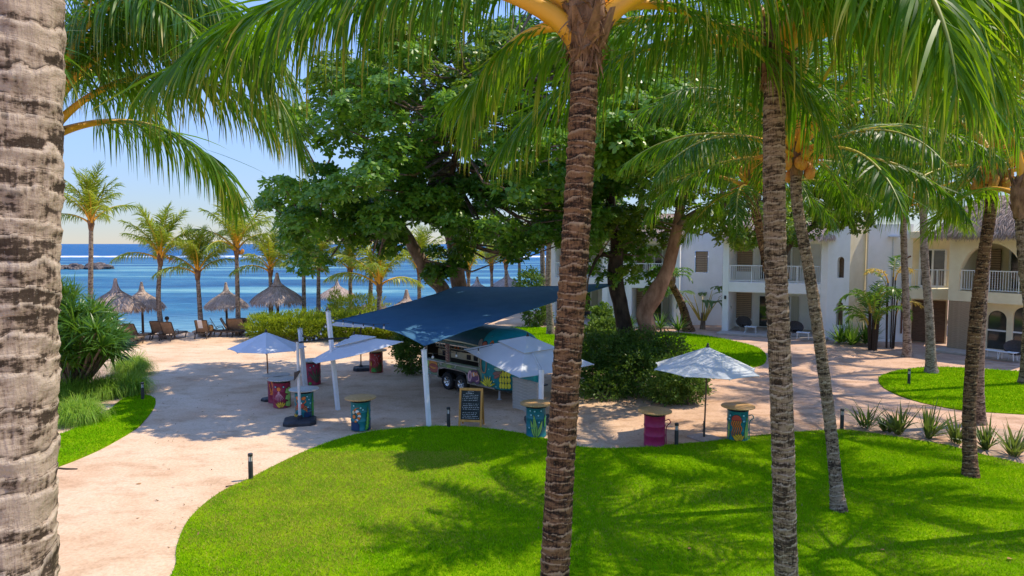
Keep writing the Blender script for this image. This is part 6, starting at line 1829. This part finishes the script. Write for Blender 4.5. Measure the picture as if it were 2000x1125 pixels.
def umbrella(name, label, root, corners, peak, vent, group=None):
    t = thing(name, label, 'umbrella', root, 0, group)
    o = Vector(root); cs = [Vector(c) - o for c in corners]; pk = Vector(peak) - o
    tier = canopy_mesh(cs, pk)
    v, q = tier(0.0, 0.64 if vent else 0.985, 0.0)
    obj('canopy', npmesh('canopy', [(v, q, 0)], [M['canopy']], True), t)
    if vent:
        v, q = tier(0.54, 0.985, 0.07)
        obj('vent', npmesh('vent', [(v, q, 0)], [M['canopy']], True), t)
        mb = MB()
        ring = [c.lerp(pk, 0.54) + Vector((0, 0, 0.055)) for c in cs]
        for a, b in zip(ring, ring[1:] + ring[:1]): mb.bar(a, b, 0.012, 5)
        mb.build('vent_hem', M['canopy_under'], t)
    mb = MB()
    hub = pk - Vector((0, 0, 0.10))
    for c in cs: mb.bar(c - Vector((0, 0, 0.03)), hub, 0.012, 5)
    for c in cs: mb.bar(c.lerp(hub, 0.5) - Vector((0, 0, 0.03)), hub - Vector((0, 0, 0.45)), 0.009, 5)
    mb.build('ribs', M['grey_post'], t)
    hm = MB()
    for a, b in zip(cs, cs[1:] + cs[:1]):
        m_ = (a + b) / 2; m_ = m_ + (pk - m_) * 0.0525 - Vector((0, 0, 0.035 * (a - b).length))
        hm.tube([tuple(p) for p in bez(a, 2 * m_ - (a + b) / 2, b, 8)], 0.012, 5)
    hm.build('hem', M['canopy'], t)
    f = MB(); f.lathe([(0.05, 0.0), (0.055, 0.03), (0.03, 0.05), (0.035, 0.09), (0.0, 0.13)], 10, c=tuple(pk + Vector((0, 0, 0.05 if vent else -0.01))), cap=False); f.build('finial', M['dark_metal'], t, True)
    return t, cs, pk
def slab_base(parent, pos, s=(0.9, 0.9, 0.12), rz=0.3, mat='black_base'):
    mb = MB(); hx, hy, h = s[0] / 2, s[1] / 2, s[2]
    c = 0.16
    outl = [(-hx + c, -hy), (hx - c, -hy), (hx, -hy + c), (hx, hy - c), (hx - c, hy), (-hx + c, hy), (-hx, hy - c), (-hx, -hy + c)]
    V = [(x, y, 0.0) for x, y in outl] + [(x, y, h * 0.7) for x, y in outl] + [(x * 0.93, y * 0.93, h) for x, y in outl]
    Fs = [tuple(range(8))[::-1], tuple(range(16, 24))] + [(i, (i + 1) % 8, (i + 1) % 8 + 8, i + 8) for i in range(8)] + [(i + 8, (i + 1) % 8 + 8, (i + 1) % 8 + 16, i + 16) for i in range(8)]
    mb.add(V, Fs)
    o = mb.build('base', M[mat], parent, loc=pos); o.rotation_euler = (0, 0, rz)
    cr = MB(); cr.span(-hx * 0.9, hx * 0.9, -0.008, 0.008, h - 0.001, h + 0.004); cr.span(-0.008, 0.008, -hy * 0.9, hy * 0.9, h - 0.001, h + 0.0045); cr.build('base_seam', M['dark_metal'], o)
    return o
# left cantilever
b = gr(586, 826)
crn = [(-6.25, 21.6, 1.80), (-3.55, 22.1, 2.42), (-4.55, 24.8, 2.02), (-7.25, 24.4, 1.42)]
pk = (-5.40, 23.2, 2.44)
t, cs, pkl = umbrella('cantilever_umbrella', 'white tilted cantilever umbrella on a black slab left of the sail post', b, crn, pk, True, 'white cantilever umbrellas')
slab_base(t, (0, 0, 0), (0.98, 0.95, 0.13), 0.25)
mt = at(581, 668, b.y) - b
MB().tube([(0, 0, 0.10), tuple(mt * 0.5), tuple(mt)], 0.045, 12).build('mast', M['grey_post'], t, True)
mb = MB(); mb.lathe([(0.085, 0.1), (0.085, 0.22), (0.06, 0.25)], 12); mb.build('mast_socket', M['black_base'], t, True)
mb = MB(); mb.tube([tuple(mt + Vector((0, 0, -.02))), tuple(mt.lerp(pkl, .5)), tuple(pkl + Vector((0, 0, -.05)))], 0.03, 8); mb.build('arm', M['dark_metal'], t, True)
cr = mt * 0.58
mb = MB(); c0 = Vector((cr.x, cr.y - 0.06, cr.z))
mb.add([c0 + Vector(p) for p in ((-.10, 0, .14), (.07, 0, .20), (.08, 0, .15), (-.03, 0, -.02), (-.10, 0, -.12), (-.12, 0, -.12), (-.10, -.05, .14), (.07, -.05, .20), (.08, -.05, .15), (-.03, -.05, -.02), (-.10, -.05, -.12), (-.12, -.05, -.12))],
       [(0, 1, 2, 3, 4, 5), (11, 10, 9, 8, 7, 6)] + [(i, i + 6, (i + 1) % 6 + 6, (i + 1) % 6) for i in range(6)])
mb.build('crank_handle', M['dark_metal'], t)
# right cantilever
b = gr(1056, 824)
crn = [(-1.67, 23.5, 1.95), (0.24, 21.0, 1.45), (2.73, 22.5, 1.60), (0.82, 25.0, 2.10)]
t, cs, pkl = umbrella('cantilever_umbrella', 'white cantilever umbrella shading the serving side of the trailer', b, crn, (0.53, 23.0, 2.42), True, 'white cantilever umbrellas')
slab_base(t, (0, 0, 0), (0.98, 0.95, 0.13), 0.1)
mt = Vector((0.02, 0.02, 1.66))
MB().tube([(0, 0, 0.1), tuple(mt * .5), tuple(mt)], 0.085, 14).build('mast', M['white_paint'], t, True)
MB().tube([tuple(mt), tuple(mt.lerp(pkl, .5) - Vector((0, 0, .1))), tuple(pkl - Vector((0, 0, .08)))], 0.03, 8).build('arm', M['grey_post'], t, True)
# rear flat umbrella behind the sail corner
b = gr(705, 722)
cz = 2.05
pts4 = [(b.x - 1.35, b.y - 0.4, cz), (b.x + 0.9, b.y - 1.2, cz + .03), (b.x + 1.5, b.y + 1.0, cz), (b.x - 0.7, b.y + 1.6, cz)]
t, cs, pkl = umbrella('square_umbrella', 'low square white umbrella behind the corner of the sail', b, pts4, (b.x - .05, b.y + .2, cz + 0.42), False)
slab_base(t, (0.25, 0, 0), (1.15, 0.8, 0.14), 0.2)
MB().bar((0, 0, 0.1), (0, 0.1, cz + .3), 0.028, 10).build('pole', M['dark_metal'], t)
mb = MB().lathe([(0.1, 0.13), (0.1, 0.17), (0.05, 0.22)], 12); mb.build('pole_socket', M['dark_metal'], t)
# octagonal market umbrellas
def market(label, b, R_, eave, peak, lean, slab, pole_mat, rot=0.2, n=8, shift=(0, 0)):
    b = Vector(b); pk = b + Vector((lean[0], lean[1], peak))
    cs_ = [b + Vector((shift[0] + R_ * cos(rot + 2 * pi * k / n), shift[1] + R_ * sin(rot + 2 * pi * k / n), eave + lean[2] * cos(rot + 2 * pi * k / n))) for k in range(n)]
    t, cs, pkl = umbrella('market_umbrella', label, b, cs_, pk, False, 'octagonal market umbrellas')
    MB().tube([(0, 0, 0.02), tuple(pkl * .5), tuple(pkl + Vector((0, 0, -.03)))], 0.024, 10).build('pole', M[pole_mat], t, True)
    return t
t = market('white market umbrella with leaf shadows between the two right drum tables', gr(1375, 856), 1.52, 2.02, 2.66, (0.06, 0.0, -0.03), None, 'timber_dark', 0.15)
o = MB().span(-0.35, 0.35, -0.35, 0.35, 0, 0.05).build('base', M['concrete'], t, bevel=0.01); o.rotation_euler = (0, 0, 0.5)
MB().lathe([(0.032, 0.05), (0.032, 0.5)], 10).build('sleeve', M['dark_metal'], t)
mb = MB(); mb.bar((0, 0, 0.22), (-0.07, -0.03, 0.22), 0.012, 6); mb.bar((0, 0, 0.42), (-0.07, -0.03, 0.42), 0.012, 6); mb.build('clamp_screw', M['dark_metal'], t)
t = market('shaded pale market umbrella with a red wooden pole at the left', gr(525, 782), 1.32, 1.90, 2.46, (-0.06, 0.05, -0.02), None, 'wood_red', 0.3)
slab_base(t, (0.02, 0, 0), (0.56, 0.5, 0.09), 0.2)

# ------------------------------------------------------------------ menu board, screen, bollards
b = gr(921, 832)
t = thing('menu_board', 'orange framed chalk menu board standing at the lawn edge', 'chalkboard', b, R(-8))
for side, name in ((-1, 'front_frame'), (1, 'rear_frame')):
    f = MB()
    f.span(-0.36, -0.30, -0.02, 0.02, 0, 1.20); f.span(0.30, 0.36, -0.02, 0.02, 0, 1.20); f.span(-0.30, 0.30, -0.02, 0.02, 1.13, 1.20); f.span(-0.30, 0.30, -0.02, 0.02, 0.18, 0.25)
    o = f.build(name, M['frame_wood'], t, bevel=0.006, loc=(0, side * 0.25, 0)); o.rotation_euler = (R(side * 11), 0, 0)
    if side == -1:
        p = MB().span(-0.30, 0.30, -0.008, 0.008, 0.25, 1.13).build('slate', M['chalkboard'], o)
        # chalked lines: short uneven strokes, unreadable at this size in the photograph
        c = MB(); r = random.Random(2)
        for row in range(15):
            z = 1.045 - row * 0.053; x = -0.26 + (0.10 if row == 0 else r.uniform(0, 0.03))
            if row in (5, 10): continue
            end = 0.08 if row == 0 else r.uniform(0.16, 0.26)
            while x < end:
                w_ = r.uniform(0.012, 0.034); h_ = r.uniform(0.008, 0.016)
                c.span(x, x + w_, -0.0105, -0.0085, z - h_ / 2, z + h_ / 2); x += w_ + r.choice([0.007, 0.009, 0.03])
        c.build('chalk_writing', M['chalk'], p)['kind'] = 'stuff'
        lg = MB(); lg.tube([(0.1 * cos(a_), -0.0095, 1.085 + 0.03 * sin(a_)) for a_ in np.linspace(0.4, 5.2, 14)], 0.004, 4); lg.build('chalk_emblem', M['chalk'], p)
mb = MB(); mb.bar((-0.33, -0.22, 0.55), (-0.33, 0.2, 0.55), 0.006, 4); mb.bar((0.33, -0.22, 0.55), (0.33, 0.2, 0.55), 0.006, 4); mb.build('stay_chain', M['dark_metal'], t)

P0_, P1_ = at(1002, 790, 22.9), at(1049, 795, 21.9); P0_.z = P1_.z = 0
d = P1_ - P0_
t = thing('wooden_screen', 'pale low screen of horizontal boards beside the trailer end', 'screen', P0_, math.atan2(d.y, d.x))
mb = MB(); L = d.length
for x in (0.04, L / 2, L - 0.04): mb.span(x - 0.03, x + 0.03, 0.0, 0.05, 0, 1.06)
fr_ = mb.build('batten', M['screen_wood'], t)
me = MB().span(0, L, -0.022, -0.001, 0.0, 0.094).mesh('plank', M['screen_wood'], bevel=0.004)
for k in range(10): obj('plank', me, t, (random.uniform(-.006, .006), random.uniform(-.003, 0), 0.05 + k * 0.101))
MB().span(-0.01, L + 0.01, -0.03, 0.07, 1.065, 1.09).build('cap_board', M['screen_wood'], t)

def bollard(label, px, py, h=0.64, proto=[None]):
    b = gr(px, py)
    if proto[0] is None:
        t = thing('bollard_light', label, 'bollard light', b, 0, 'low path bollard lights')
        MB().lathe([(0.075, 0), (0.075, 0.015), (0.055, 0.02), (0.055, 0.43), (0.05, 0.45)], 16).build('post', M['dark_metal'], t, True)
        MB().lathe([(0.036, 0.45), (0.036, 0.575)], 14).build('lens', M['lamp_glass'], t, True)
        c = MB(); c.lathe([(0.056, 0.575), (0.058, 0.585), (0.058, 0.63), (0.05, 0.64)], 16)
        c.build('cap', M['dark_metal'], t, True)
        br = MB()
        for k in range(4): br.bar((0.047 * cos(k * pi / 2 + .6), 0.047 * sin(k * pi / 2 + .6), 0.45), (0.047 * cos(k * pi / 2 + .6), 0.047 * sin(k * pi / 2 + .6), 0.58), 0.006, 4)
        br.build('guard_bars', M['dark_metal'], t)
        proto[0] = t
        return t
    return dup(proto[0], b, random.uniform(0, 3), label)
bollard('bollard light at the left curve of the front lawn', 490, 937)
bollard('bollard light at the tip of the left lawn strip beside the fountain grass', 279, 781)
bollard('bollard light between the sail post and the menu board', 876, 836)
bollard('bollard light beside the plain magenta drum table', 1321, 871)
bollard('bollard light left of the spiky lilies behind the curved palm', 1644, 839)
bollard('bollard light on the rounded lawn at right', 1775, 752)

# ------------------------------------------------------------------ patio chairs and tables
def chair(label, p, rz, proto=[None]):
    if proto[0] is None:
        t = thing('lounge_chair', label, 'chair', p, rz, 'dark round patio chairs')
        n_, k_ = 20, 6
        V = []
        for i_ in range(k_ + 1):
            rr = 0.46 * i_ / k_
            for j_ in range(n_):
                a = 2 * pi * j_ / n_; x, y = rr * cos(a), rr * sin(a)
                V.append((x, y, 0.45 * (rr / 0.46) ** 2 * 0.55))
        Q = [(i_ * n_ + j_, i_ * n_ + (j_ + 1) % n_, (i_ + 1) * n_ + (j_ + 1) % n_, (i_ + 1) * n_ + j_) for i_ in range(k_) for j_ in range(n_)]
        Vt = V + [(x * 1.04, y * 1.04, z - 0.05) for x, y, z in V]; m_ = len(V)
        mb = MB(); mb.add(Vt, Q + [tuple(i + m_ for i in f[::-1]) for f in Q] + [(k_ * n_ + j_, k_ * n_ + (j_ + 1) % n_, k_ * n_ + (j_ + 1) % n_ + m_, k_ * n_ + j_ + m_) for j_ in range(n_)])
        o = mb.build('shell', M['wicker'], t, True, loc=(0, 0.05, 0.42)); o.rotation_euler = (R(42), 0, 0)
        for x, y in ((-.25, -.22), (.25, -.22), (-.25, .25), (.25, .25)):
            MB().bar((x * 0.6, y * 0.6, 0.42), (x, y, 0), 0.016, 6).build('leg', M['grey_post'], t)
        MB().lathe([(0.0, 0.02), (0.25, 0.03), (0.26, 0.06), (0.2, 0.09), (0.0, 0.10)], 18, cap=False).build('cushion', M['wicker'], t, True, loc=(0, -0.02, 0.36))
        proto[0] = t; return t
    return dup(proto[0], p, rz, label)
def low_table(label, p, rz=0.0, proto=[None]):
    if proto[0] is None:
        t = thing('side_table', label, 'side table', p, rz, 'low white patio tables')
        MB().span(-0.35, 0.35, -0.25, 0.25, 0.36, 0.39).build('tabletop', M['white_paint'], t, bevel=0.006)
        for x, y in ((-.28, -.18), (.28, -.18), (-.28, .18), (.28, .18)):
            MB().bar((x, y, 0.36), (x * 1.12, y * 1.12, 0), 0.016, 6).build('leg', M['white_paint'], t)
        proto[0] = t; return t
    return dup(proto[0], p, rz, label)
def gz(px, py, z=0.14):
    return gr(px, py, z)
ang = wA[0].rotation_euler[2]
chair('dark wicker chair on the terrace left of the straight lawn palm', gz(1452, 646), ang + 0.3); low_table('white side table on the terrace left of the straight lawn palm', gz(1466, 650), ang)
chair('dark wicker chair on the terrace between the straight and curved palms', gz(1552, 657), ang + 0.2); low_table('white side table on the terrace between the straight and curved palms', gz(1568, 662), ang)
chair('dark wicker chair seen behind the leaning almond trunk', gz(1274, 638), 0.2); low_table('white side table seen behind the leaning almond trunk', gz(1284, 640), 0.1)
chair('dark wicker chair before the arched glazed doors', gz(1982, 702, .12), t4.rotation_euler[2] + .4); low_table('white side table before the arched glazed doors', gz(1938, 699, .12), t4.rotation_euler[2])
low_table('white side table under the arched doors beside the dark wicker chair', gz(1968, 703, .12), t4.rotation_euler[2])

# ------------------------------------------------------------------ beach: thatched parasols
def parasol(label, px, pytop, Y, base_z=0.0, rad=1.38, proto=[None]):
    tp = at(px, pytop, Y); h = tp.z - base_z
    sc = h / 3.45
    b = Vector((tp.x, Y, base_z))
    if proto[0] is None:
        t = thing('thatched_parasol', label, 'thatched parasol', b, 0, 'thatched beach parasols')
        MB().bar((0, 0, 0), (0, 0, 2.6), 0.085, 10, 0, 0.07).build('pole', M['timber_dark'], t)
        prof = [(1.38, 1.80), (1.40, 1.86), (1.22, 2.06), (0.95, 2.28), (0.62, 2.50), (0.38, 2.66), (0.22, 2.80), (0.14, 2.95), (0.10, 3.15), (0.075, 3.42), (0.0, 3.45)]
        MB().lathe(prof, 36, cap=False).build('thatch_roof', M['thatch'], t, True)
        un = MB(); un.lathe([(1.36, 1.80), (0.9, 2.16), (0.3, 2.52), (0.05, 2.58)], 24, cap=False)
        un.build('roof_underside', M['timber_dark'], t, True)
        zz = np.array([p[1] for p in prof]); rr = np.array([p[0] for p in prof])
        n_ = 5200
        u = rng.uniform(0, 1, n_) ** 0.75; z = 1.80 + (3.3 - 1.8) * (1 - u) ; a = rng.uniform(0, 2 * pi, n_)
        def rad_(z): return np.interp(z, zz, rr)
        P = np.stack([rad_(z) * np.cos(a), rad_(z) * np.sin(a), z + 0.015], -1)
        P2 = np.stack([rad_(z - .05) * np.cos(a), rad_(z - .05) * np.sin(a), z - 0.035], -1)
        D = nrm(P2 - P) + rng.normal(0, 0.10, (n_, 3)); W = np.stack([-np.sin(a), np.cos(a), 0 * a], -1) + rng.normal(0, .1, (n_, 3))
        v, q = strips(P, D, W, rng.uniform(0.15, 0.42, n_), rng.uniform(0.02, 0.045, n_), (1, 0.8, 0.15), 0.15)
        s = obj('thatch', npmesh('thatch', [(v, q, 0)], [M['thatch_strand']]), t); s['kind'] = 'stuff'
        bd_ = MB(); bd_.tube([(0.40 * cos(k * pi / 12), 0.40 * sin(k * pi / 12), 2.66) for k in range(25)], 0.025, 5); bd_.build('binding', M['timber_dark'], t, True)
        proto[0] = t
    else:
        t = dup(proto[0], b, random.uniform(0, 6), label)
    t.scale = (sc * rad / 1.38, sc * rad / 1.38, sc)
    return t
parasol('thatched parasol at far left nearest the spiky shrub', 225, 543, 39.0)
parasol('thatched parasol just right of the leftmost one overlapping it', 276, 550, 41.5, 0.0, 1.3)
parasol('thatched parasol standing left of the tallest beach palm', 441, 551, 43.0, -0.05, 1.35)
parasol('thatched parasol directly above the left part of the hedge', 541, 532, 42.5, 0, 1.42)
parasol('thatched parasol on the rocks of the breakwater', 658, 545, 56.0, -0.4, 1.65)
parasol('thatched parasol whose roof is cut by the upper edge of the blue sail', 794, 565, 40.5, -0.55, 1.6)
parasol('faint thatched parasol far off right of the forked almond trunk', 932, 540, 56.0, -0.3, 1.7)
parasol('distant grey thatched parasol seen between the far palms', 990, 527, 60.0, -0.2, 1.55)

# ------------------------------------------------------------------ loungers
def lounger(label, px, py, rz, proto=[None], Y=None):
    b = gr(px, py)
    if proto[0] is None:
        t = thing('sun_lounger', label, 'sun lounger', b, rz, 'sun loungers on the beach')
        f = MB()
        for s in (-1, 1): f.span(s * 0.33 - 0.025, s * 0.33 + 0.025, -0.6, 1.35, 0.30, 0.37)
        f.span(-0.30, 0.30, -0.62, -0.57, 0.30, 0.36); f.span(-0.30, 0.30, 1.31, 1.36, 0.30, 0.36)
        f.build('frame', M['lounger_frame'], t)
        for x, y in ((-.33, -.45), (.33, -.45), (-.33, 1.15), (.33, 1.15)):
            MB().tube([(x, y - 0.10, 0), (x, y, 0.16), (x, y + 0.06, 0.31)], 0.035, 6).build('leg', M['lounger_frame'], t)
        MB().span(-0.30, 0.30, -0.05, 1.32, 0.365, 0.385).build('seat', M['lounger_fabric'], t)
        o = MB().span(-0.31, 0.31, -0.012, 0.012, 0.0, 0.78).build('backrest', M['lounger_fabric'], t, loc=(0, -0.06, 0.39)); o.rotation_euler = (R(28), 0, 0)
        fr = MB(); fr.span(-0.36, -0.312, -0.02, 0.02, 0, 0.80); fr.span(0.312, 0.36, -0.02, 0.02, 0, 0.80); fr.span(-0.312, 0.312, -0.02, 0.02, 0.782, 0.82); fr.build('backrest_frame', M['lounger_frame'], o)
        for s in (-1, 1): MB().tube(spline([(s * 0.36, -0.15, 0.37), (s * 0.37, -0.05, 0.56), (s * 0.37, 0.22, 0.58), (s * 0.36, 0.30, 0.38)], 4), 0.02, 5).build('armrest', M['lounger_frame'], t)
        proto[0] = t; return t
    return dup(proto[0], b, rz, label)
lounger('brown sun lounger nearest the sand with its back to us left of the parasol pole', 250, 676, 0.1)
lounger('brown sun lounger just behind the nearest one at left', 262, 668, -0.15)
lounger('brown sun lounger peeping from behind the spiky shrub', 238, 670, 0.0)
lp = lounger('brown sun lounger right of the beach palm by the second parasol', 332, 664, -0.05)
lounger('brown sun lounger hidden behind the beach palm by the second parasol', 311, 662, 0.1)
lt = lounger('sun lounger behind the short yellow palm with a white towel on its back', 397, 660, 0.15)
lounger('sun lounger turned sideways left of the third parasol pole', 427, 657, -1.1)
lounger('dark sun lounger left of the tallest beach palm', 458, 656, 0.2)
lounger('dark sun lounger right of the tallest beach palm', 474, 656, -0.3)
lounger('sun lounger touching the left end of the hedge', 487, 655, -0.4)
lounger('sun lounger turned sideways behind the third parasol pole', 447, 656.5, -1.3)
# towel
mb = MB(); v = lt.location
mb.add([(-0.2, -0.02, 1.13), (0.1, -0.02, 1.13), (0.1, -0.5, 0.55), (-0.2, -0.5, 0.55), (-0.2, 0.0, 1.13), (0.1, 0, 1.13), (0.1, -.1, 0.62), (-0.2, -.1, 0.62)], [(0, 1, 2, 3), (0, 4, 5, 1), (4, 7, 6, 5)])
o = MB().span(-0.2, 0.06, -0.018, 0.018, 0.25, 0.82).build('towel', M['white_cloth'], None, loc=Vector(v) + Matrix.Rotation(0.15, 3, 'Z') @ Vector((0, -0.065, 0.39)), bevel=0.005)
o.rotation_euler = (R(28), 0, 0.15)
tag(o, 'white towel draped on the lounger behind the short yellow palm', 'towel')
bg = thing('beach_bag', 'round straw coloured bag on the lounger behind the short yellow palm', 'bag', Vector(v) + Vector((0.28, 0.35, 0.39)))
MB().lathe([(0.0, 0.0), (0.15, 0.0), (0.19, 0.12), (0.17, 0.30), (0.10, 0.36), (0.0, 0.36)], 14, cap=False).build('pouch', M['wood_top'], bg, True)
MB().tube(spline([(-0.12, 0, 0.33), (-0.08, 0, 0.5), (0.08, 0, 0.5), (0.12, 0, 0.33)], 5), 0.012, 5).build('handle', M['wood_red'], bg, True)

# person sitting on the lounger by the palm
pb = Vector(lounger.__defaults__[0][0].location)
pp = thing('person', 'person in dark clothes with dark hair sitting on a lounger by the beach palm', 'person', lp.location + Vector((-0.36, 0.45, 0)))
jn = {'pelvis': (0, 0, .47), 'spine': (0, -.03, .68), 'chest': (0, -.03, .88), 'neck': (0, -.01, 1.02), 'head0': (0, 0, 1.10), 'head1': (0, .01, 1.24),
      'shl': (-.19, -.03, .95), 'ell': (-.25, .04, .72), 'hal': (-.18, .22, .58), 'shr': (.19, -.03, .95), 'elr': (.25, .04, .72), 'har': (.18, .22, .58),
      'hpl': (-.10, .03, .46), 'knl': (-.13, .45, .52), 'anl': (-.13, .52, .08), 'ftl': (-.13, .70, .04), 'hpr': (.10, .03, .46), 'knr': (.13, .45, .52), 'anr': (.13, .52, .08), 'ftr': (.13, .70, .04)}
rd = {'pelvis': .15, 'spine': .13, 'chest': .15, 'neck': .055, 'head0': .085, 'head1': .10, 'shl': .065, 'ell': .045, 'hal': .035, 'shr': .065, 'elr': .045, 'har': .035, 'hpl': .10, 'knl': .065, 'anl': .042, 'ftl': .035, 'hpr': .10, 'knr': .065, 'anr': .042, 'ftr': .035}
eds = ['pelvis spine', 'spine chest', 'chest neck', 'neck head0', 'head0 head1', 'chest shl', 'shl ell', 'ell hal', 'chest shr', 'shr elr', 'elr har', 'pelvis hpl', 'hpl knl', 'knl anl', 'anl ftl', 'pelvis hpr', 'hpr knr', 'knr anr', 'anr ftr']
ks = list(jn)
me = bpy.data.meshes.new('body'); me.from_pydata([jn[k] for k in ks], [tuple(ks.index(x) for x in e.split()) for e in eds], []); me.materials.append(M['skin'])
bo = obj('body', me, pp)
sk = bo.modifiers.new('skin', 'SKIN')
for i_, k_ in enumerate(ks):
    me.skin_vertices[0].data[i_].radius = (rd[k_] * .85, rd[k_] * .85); me.skin_vertices[0].data[i_].use_root = (k_ == 'pelvis')
bo.modifiers.new('sub', 'SUBSURF').levels = 1; bo.modifiers['sub'].render_levels = 1
MB().lathe([(0.15, 0.45), (0.19, 0.60), (0.19, 0.80), (0.21, 0.93), (0.10, 1.01), (0.075, 1.03)], 16, c=(0, -.02, 0), cap=False).build('shirt', M['navy_cloth'], pp, True)
MB().lathe([(0.118, 1.15), (0.125, 1.22), (0.11, 1.29), (0.06, 1.335), (0.0, 1.345)], 14, c=(0, -.012, 0), cap=False).build('hair', M['hair'], pp, True)

# ------------------------------------------------------------------ rocks
def rock_mesh(seed):
    bm = bmesh.new(); bmesh.ops.create_icosphere(bm, subdivisions=2, radius=1.0)
    r = np.random.default_rng(seed); dirs = nrm(r.normal(size=(9, 3))); off = r.uniform(0.55, 0.9, 9)
    for v in bm.verts:
        p = np.array(v.co)
        for d_, o_ in zip(dirs, off):
            e = p @ d_ - o_
            if e > 0: p = p - d_ * e
        v.co = p * np.array([1.15, 0.95, 0.75])
    me = bpy.data.meshes.new('rock'); bm.to_mesh(me); bm.free(); me.materials.append(M['rock']); return me
rm = [rock_mesh(s) for s in range(7)]
r = random.Random(9)
def rocks(name, label, region, n, smin, smax, z0, pile=0.0):
    c = Vector((sum(p[0] for p in region) / len(region), sum(p[1] for p in region) / len(region), z0))
    t = thing(name, label, 'rocks', c)
    (x0, y0), (x1, y1) = region
    for k in range(n):
        u = r.random(); x = x0 + (x1 - x0) * u; w = (y1 - y0)
        y = y0 + w * r.random()
        s = r.uniform(smin, smax)
        yy = (y - (y0 + y1) / 2) / (w / 2)
        o = obj('rock', r.choice(rm), t, (x - c.x, y - c.y, pile * (1 - yy * yy) * r.uniform(0.3, 1.0) + s * 0.15))
        o.scale = (s, s * r.uniform(.8, 1.1), s * r.uniform(.7, 1.0)); o.rotation_euler = (r.uniform(-.4, .4), r.uniform(-.4, .4), r.uniform(0, 6))
    return t
x0 = at(640, 600, 58).x; x1 = at(860, 600, 58).x
rocks('rock_breakwater', 'low breakwater of dark piled rocks behind the hedge', [(x0, 54), (x1, 61)], 150, 0.3, 0.75, -0.8, 0.75)
rocks('rock_breakwater', 'thin spit of dark rocks in the water left of the breakwater', [(at(604, 600, 60).x, 59.5), (at(642, 600, 60).x, 60.5)], 12, 0.2, 0.45, -0.95, 0.1)
xa = gr(325, 654).x; xb = gr(500, 652).x
rocks('shore_rocks', 'flat dark rocks along the waterline behind the loungers', [(xa, 43.6), (xb, 44.6)], 55, 0.15, 0.4, -0.35)
rocks('rock_islet', 'small dark rock islet far out in the lagoon at left', [(-121, 172), (-104, 178)], 45, 0.7, 1.7, -1.0, 0.6)
# kayak hull beside the hedge
p = at(708, 614, 41); p.z = 0
t = thing('kayak', 'turquoise kayak tip showing beside the hedge end', 'kayak', p, 0.5)
mb = MB(); mb.tube(spline([(-1.5, 0, 0.95), (-0.8, 0, 0.80), (0, 0, 0.75), (0.8, 0, 0.80), (1.5, 0, 0.95)], 4), [0.04] + [0.25] * 0 + list(np.interp(np.linspace(0, 1, 15), [0, .25, .5, .75, 1], [.1, .26, .3, .26, .1])) + [0.04], 10) ; mb.build('hull', M['teal_hull'], t, True)
MB().tube([(0.3 * cos(a_) * 1.6, 0.14 * sin(a_), 1.035) for a_ in np.linspace(0, 2 * pi, 17)], 0.02, 5).build('cockpit_rim', M['dark_metal'], t, True)
for x in (-.6, .6): MB().span(x - .05, x + .05, -.25, .25, 0, 0.56).build('trestle', M['timber_dark'], t)

# ------------------------------------------------------------------ small things on the ground
def litter(label, px, py, s, rz, z=0.012):
    v, q = strips(np.array([[0, 0, 0.0]]), np.array([[1, 0, 0.25]]), np.array([[0, 1, 0.0]]), np.array([s]), np.array([s * 0.55]), (0.15, 0.8, 1, 0.7, 0.1), 0.5)
    o = obj('fallen_leaf', npmesh('fallen_leaf', [(v, q, 0)], [M['dead_leaf']]), None, gr(px, py, z)); o.rotation_euler = (0, 0, rz)
    tag(o, label, 'leaf', 'fallen leaves')
litter('brown fallen leaf alone on the pale path near the giant trunk', 265, 945, 0.20, 0.2)
litter('dry fallen leaf lower on the pale path toward the lawn edge', 269, 1013, 0.11, 2.0)
litter('dry fallen leaf lying on the lawn bottom right of centre', 1345, 1072, 0.12, 1.0, 0.075)
litter('brown fallen leaf on the sunny lawn near the bottom right corner', 1968, 1091, 0.14, 0.4, 0.075)
litter('small yellow fallen leaf on the lawn left of the bottom right corner', 1728, 1074, 0.10, 2.4, 0.075)
o = MB().tube(spline([tuple(gr(112, 914, .02)), tuple(gr(130, 915.5, .03)), tuple(gr(151, 916, .02))], 4), 0.02, 6).build('stick', M['bark_dark'], None); tag(o, 'dark stick lying on the sand beside the giant trunk', 'stick')
o = MB().tube(spline([tuple(gr(441, 950, .02)), tuple(gr(449, 949, .03)), tuple(gr(457, 948, .02))], 4), 0.014, 6).build('stick', M['bark_dark'], None); tag(o, 'short thin dark strip at the lawn edge left of the curved border', 'stick')  # short thin dark tube lying at the lawn edge
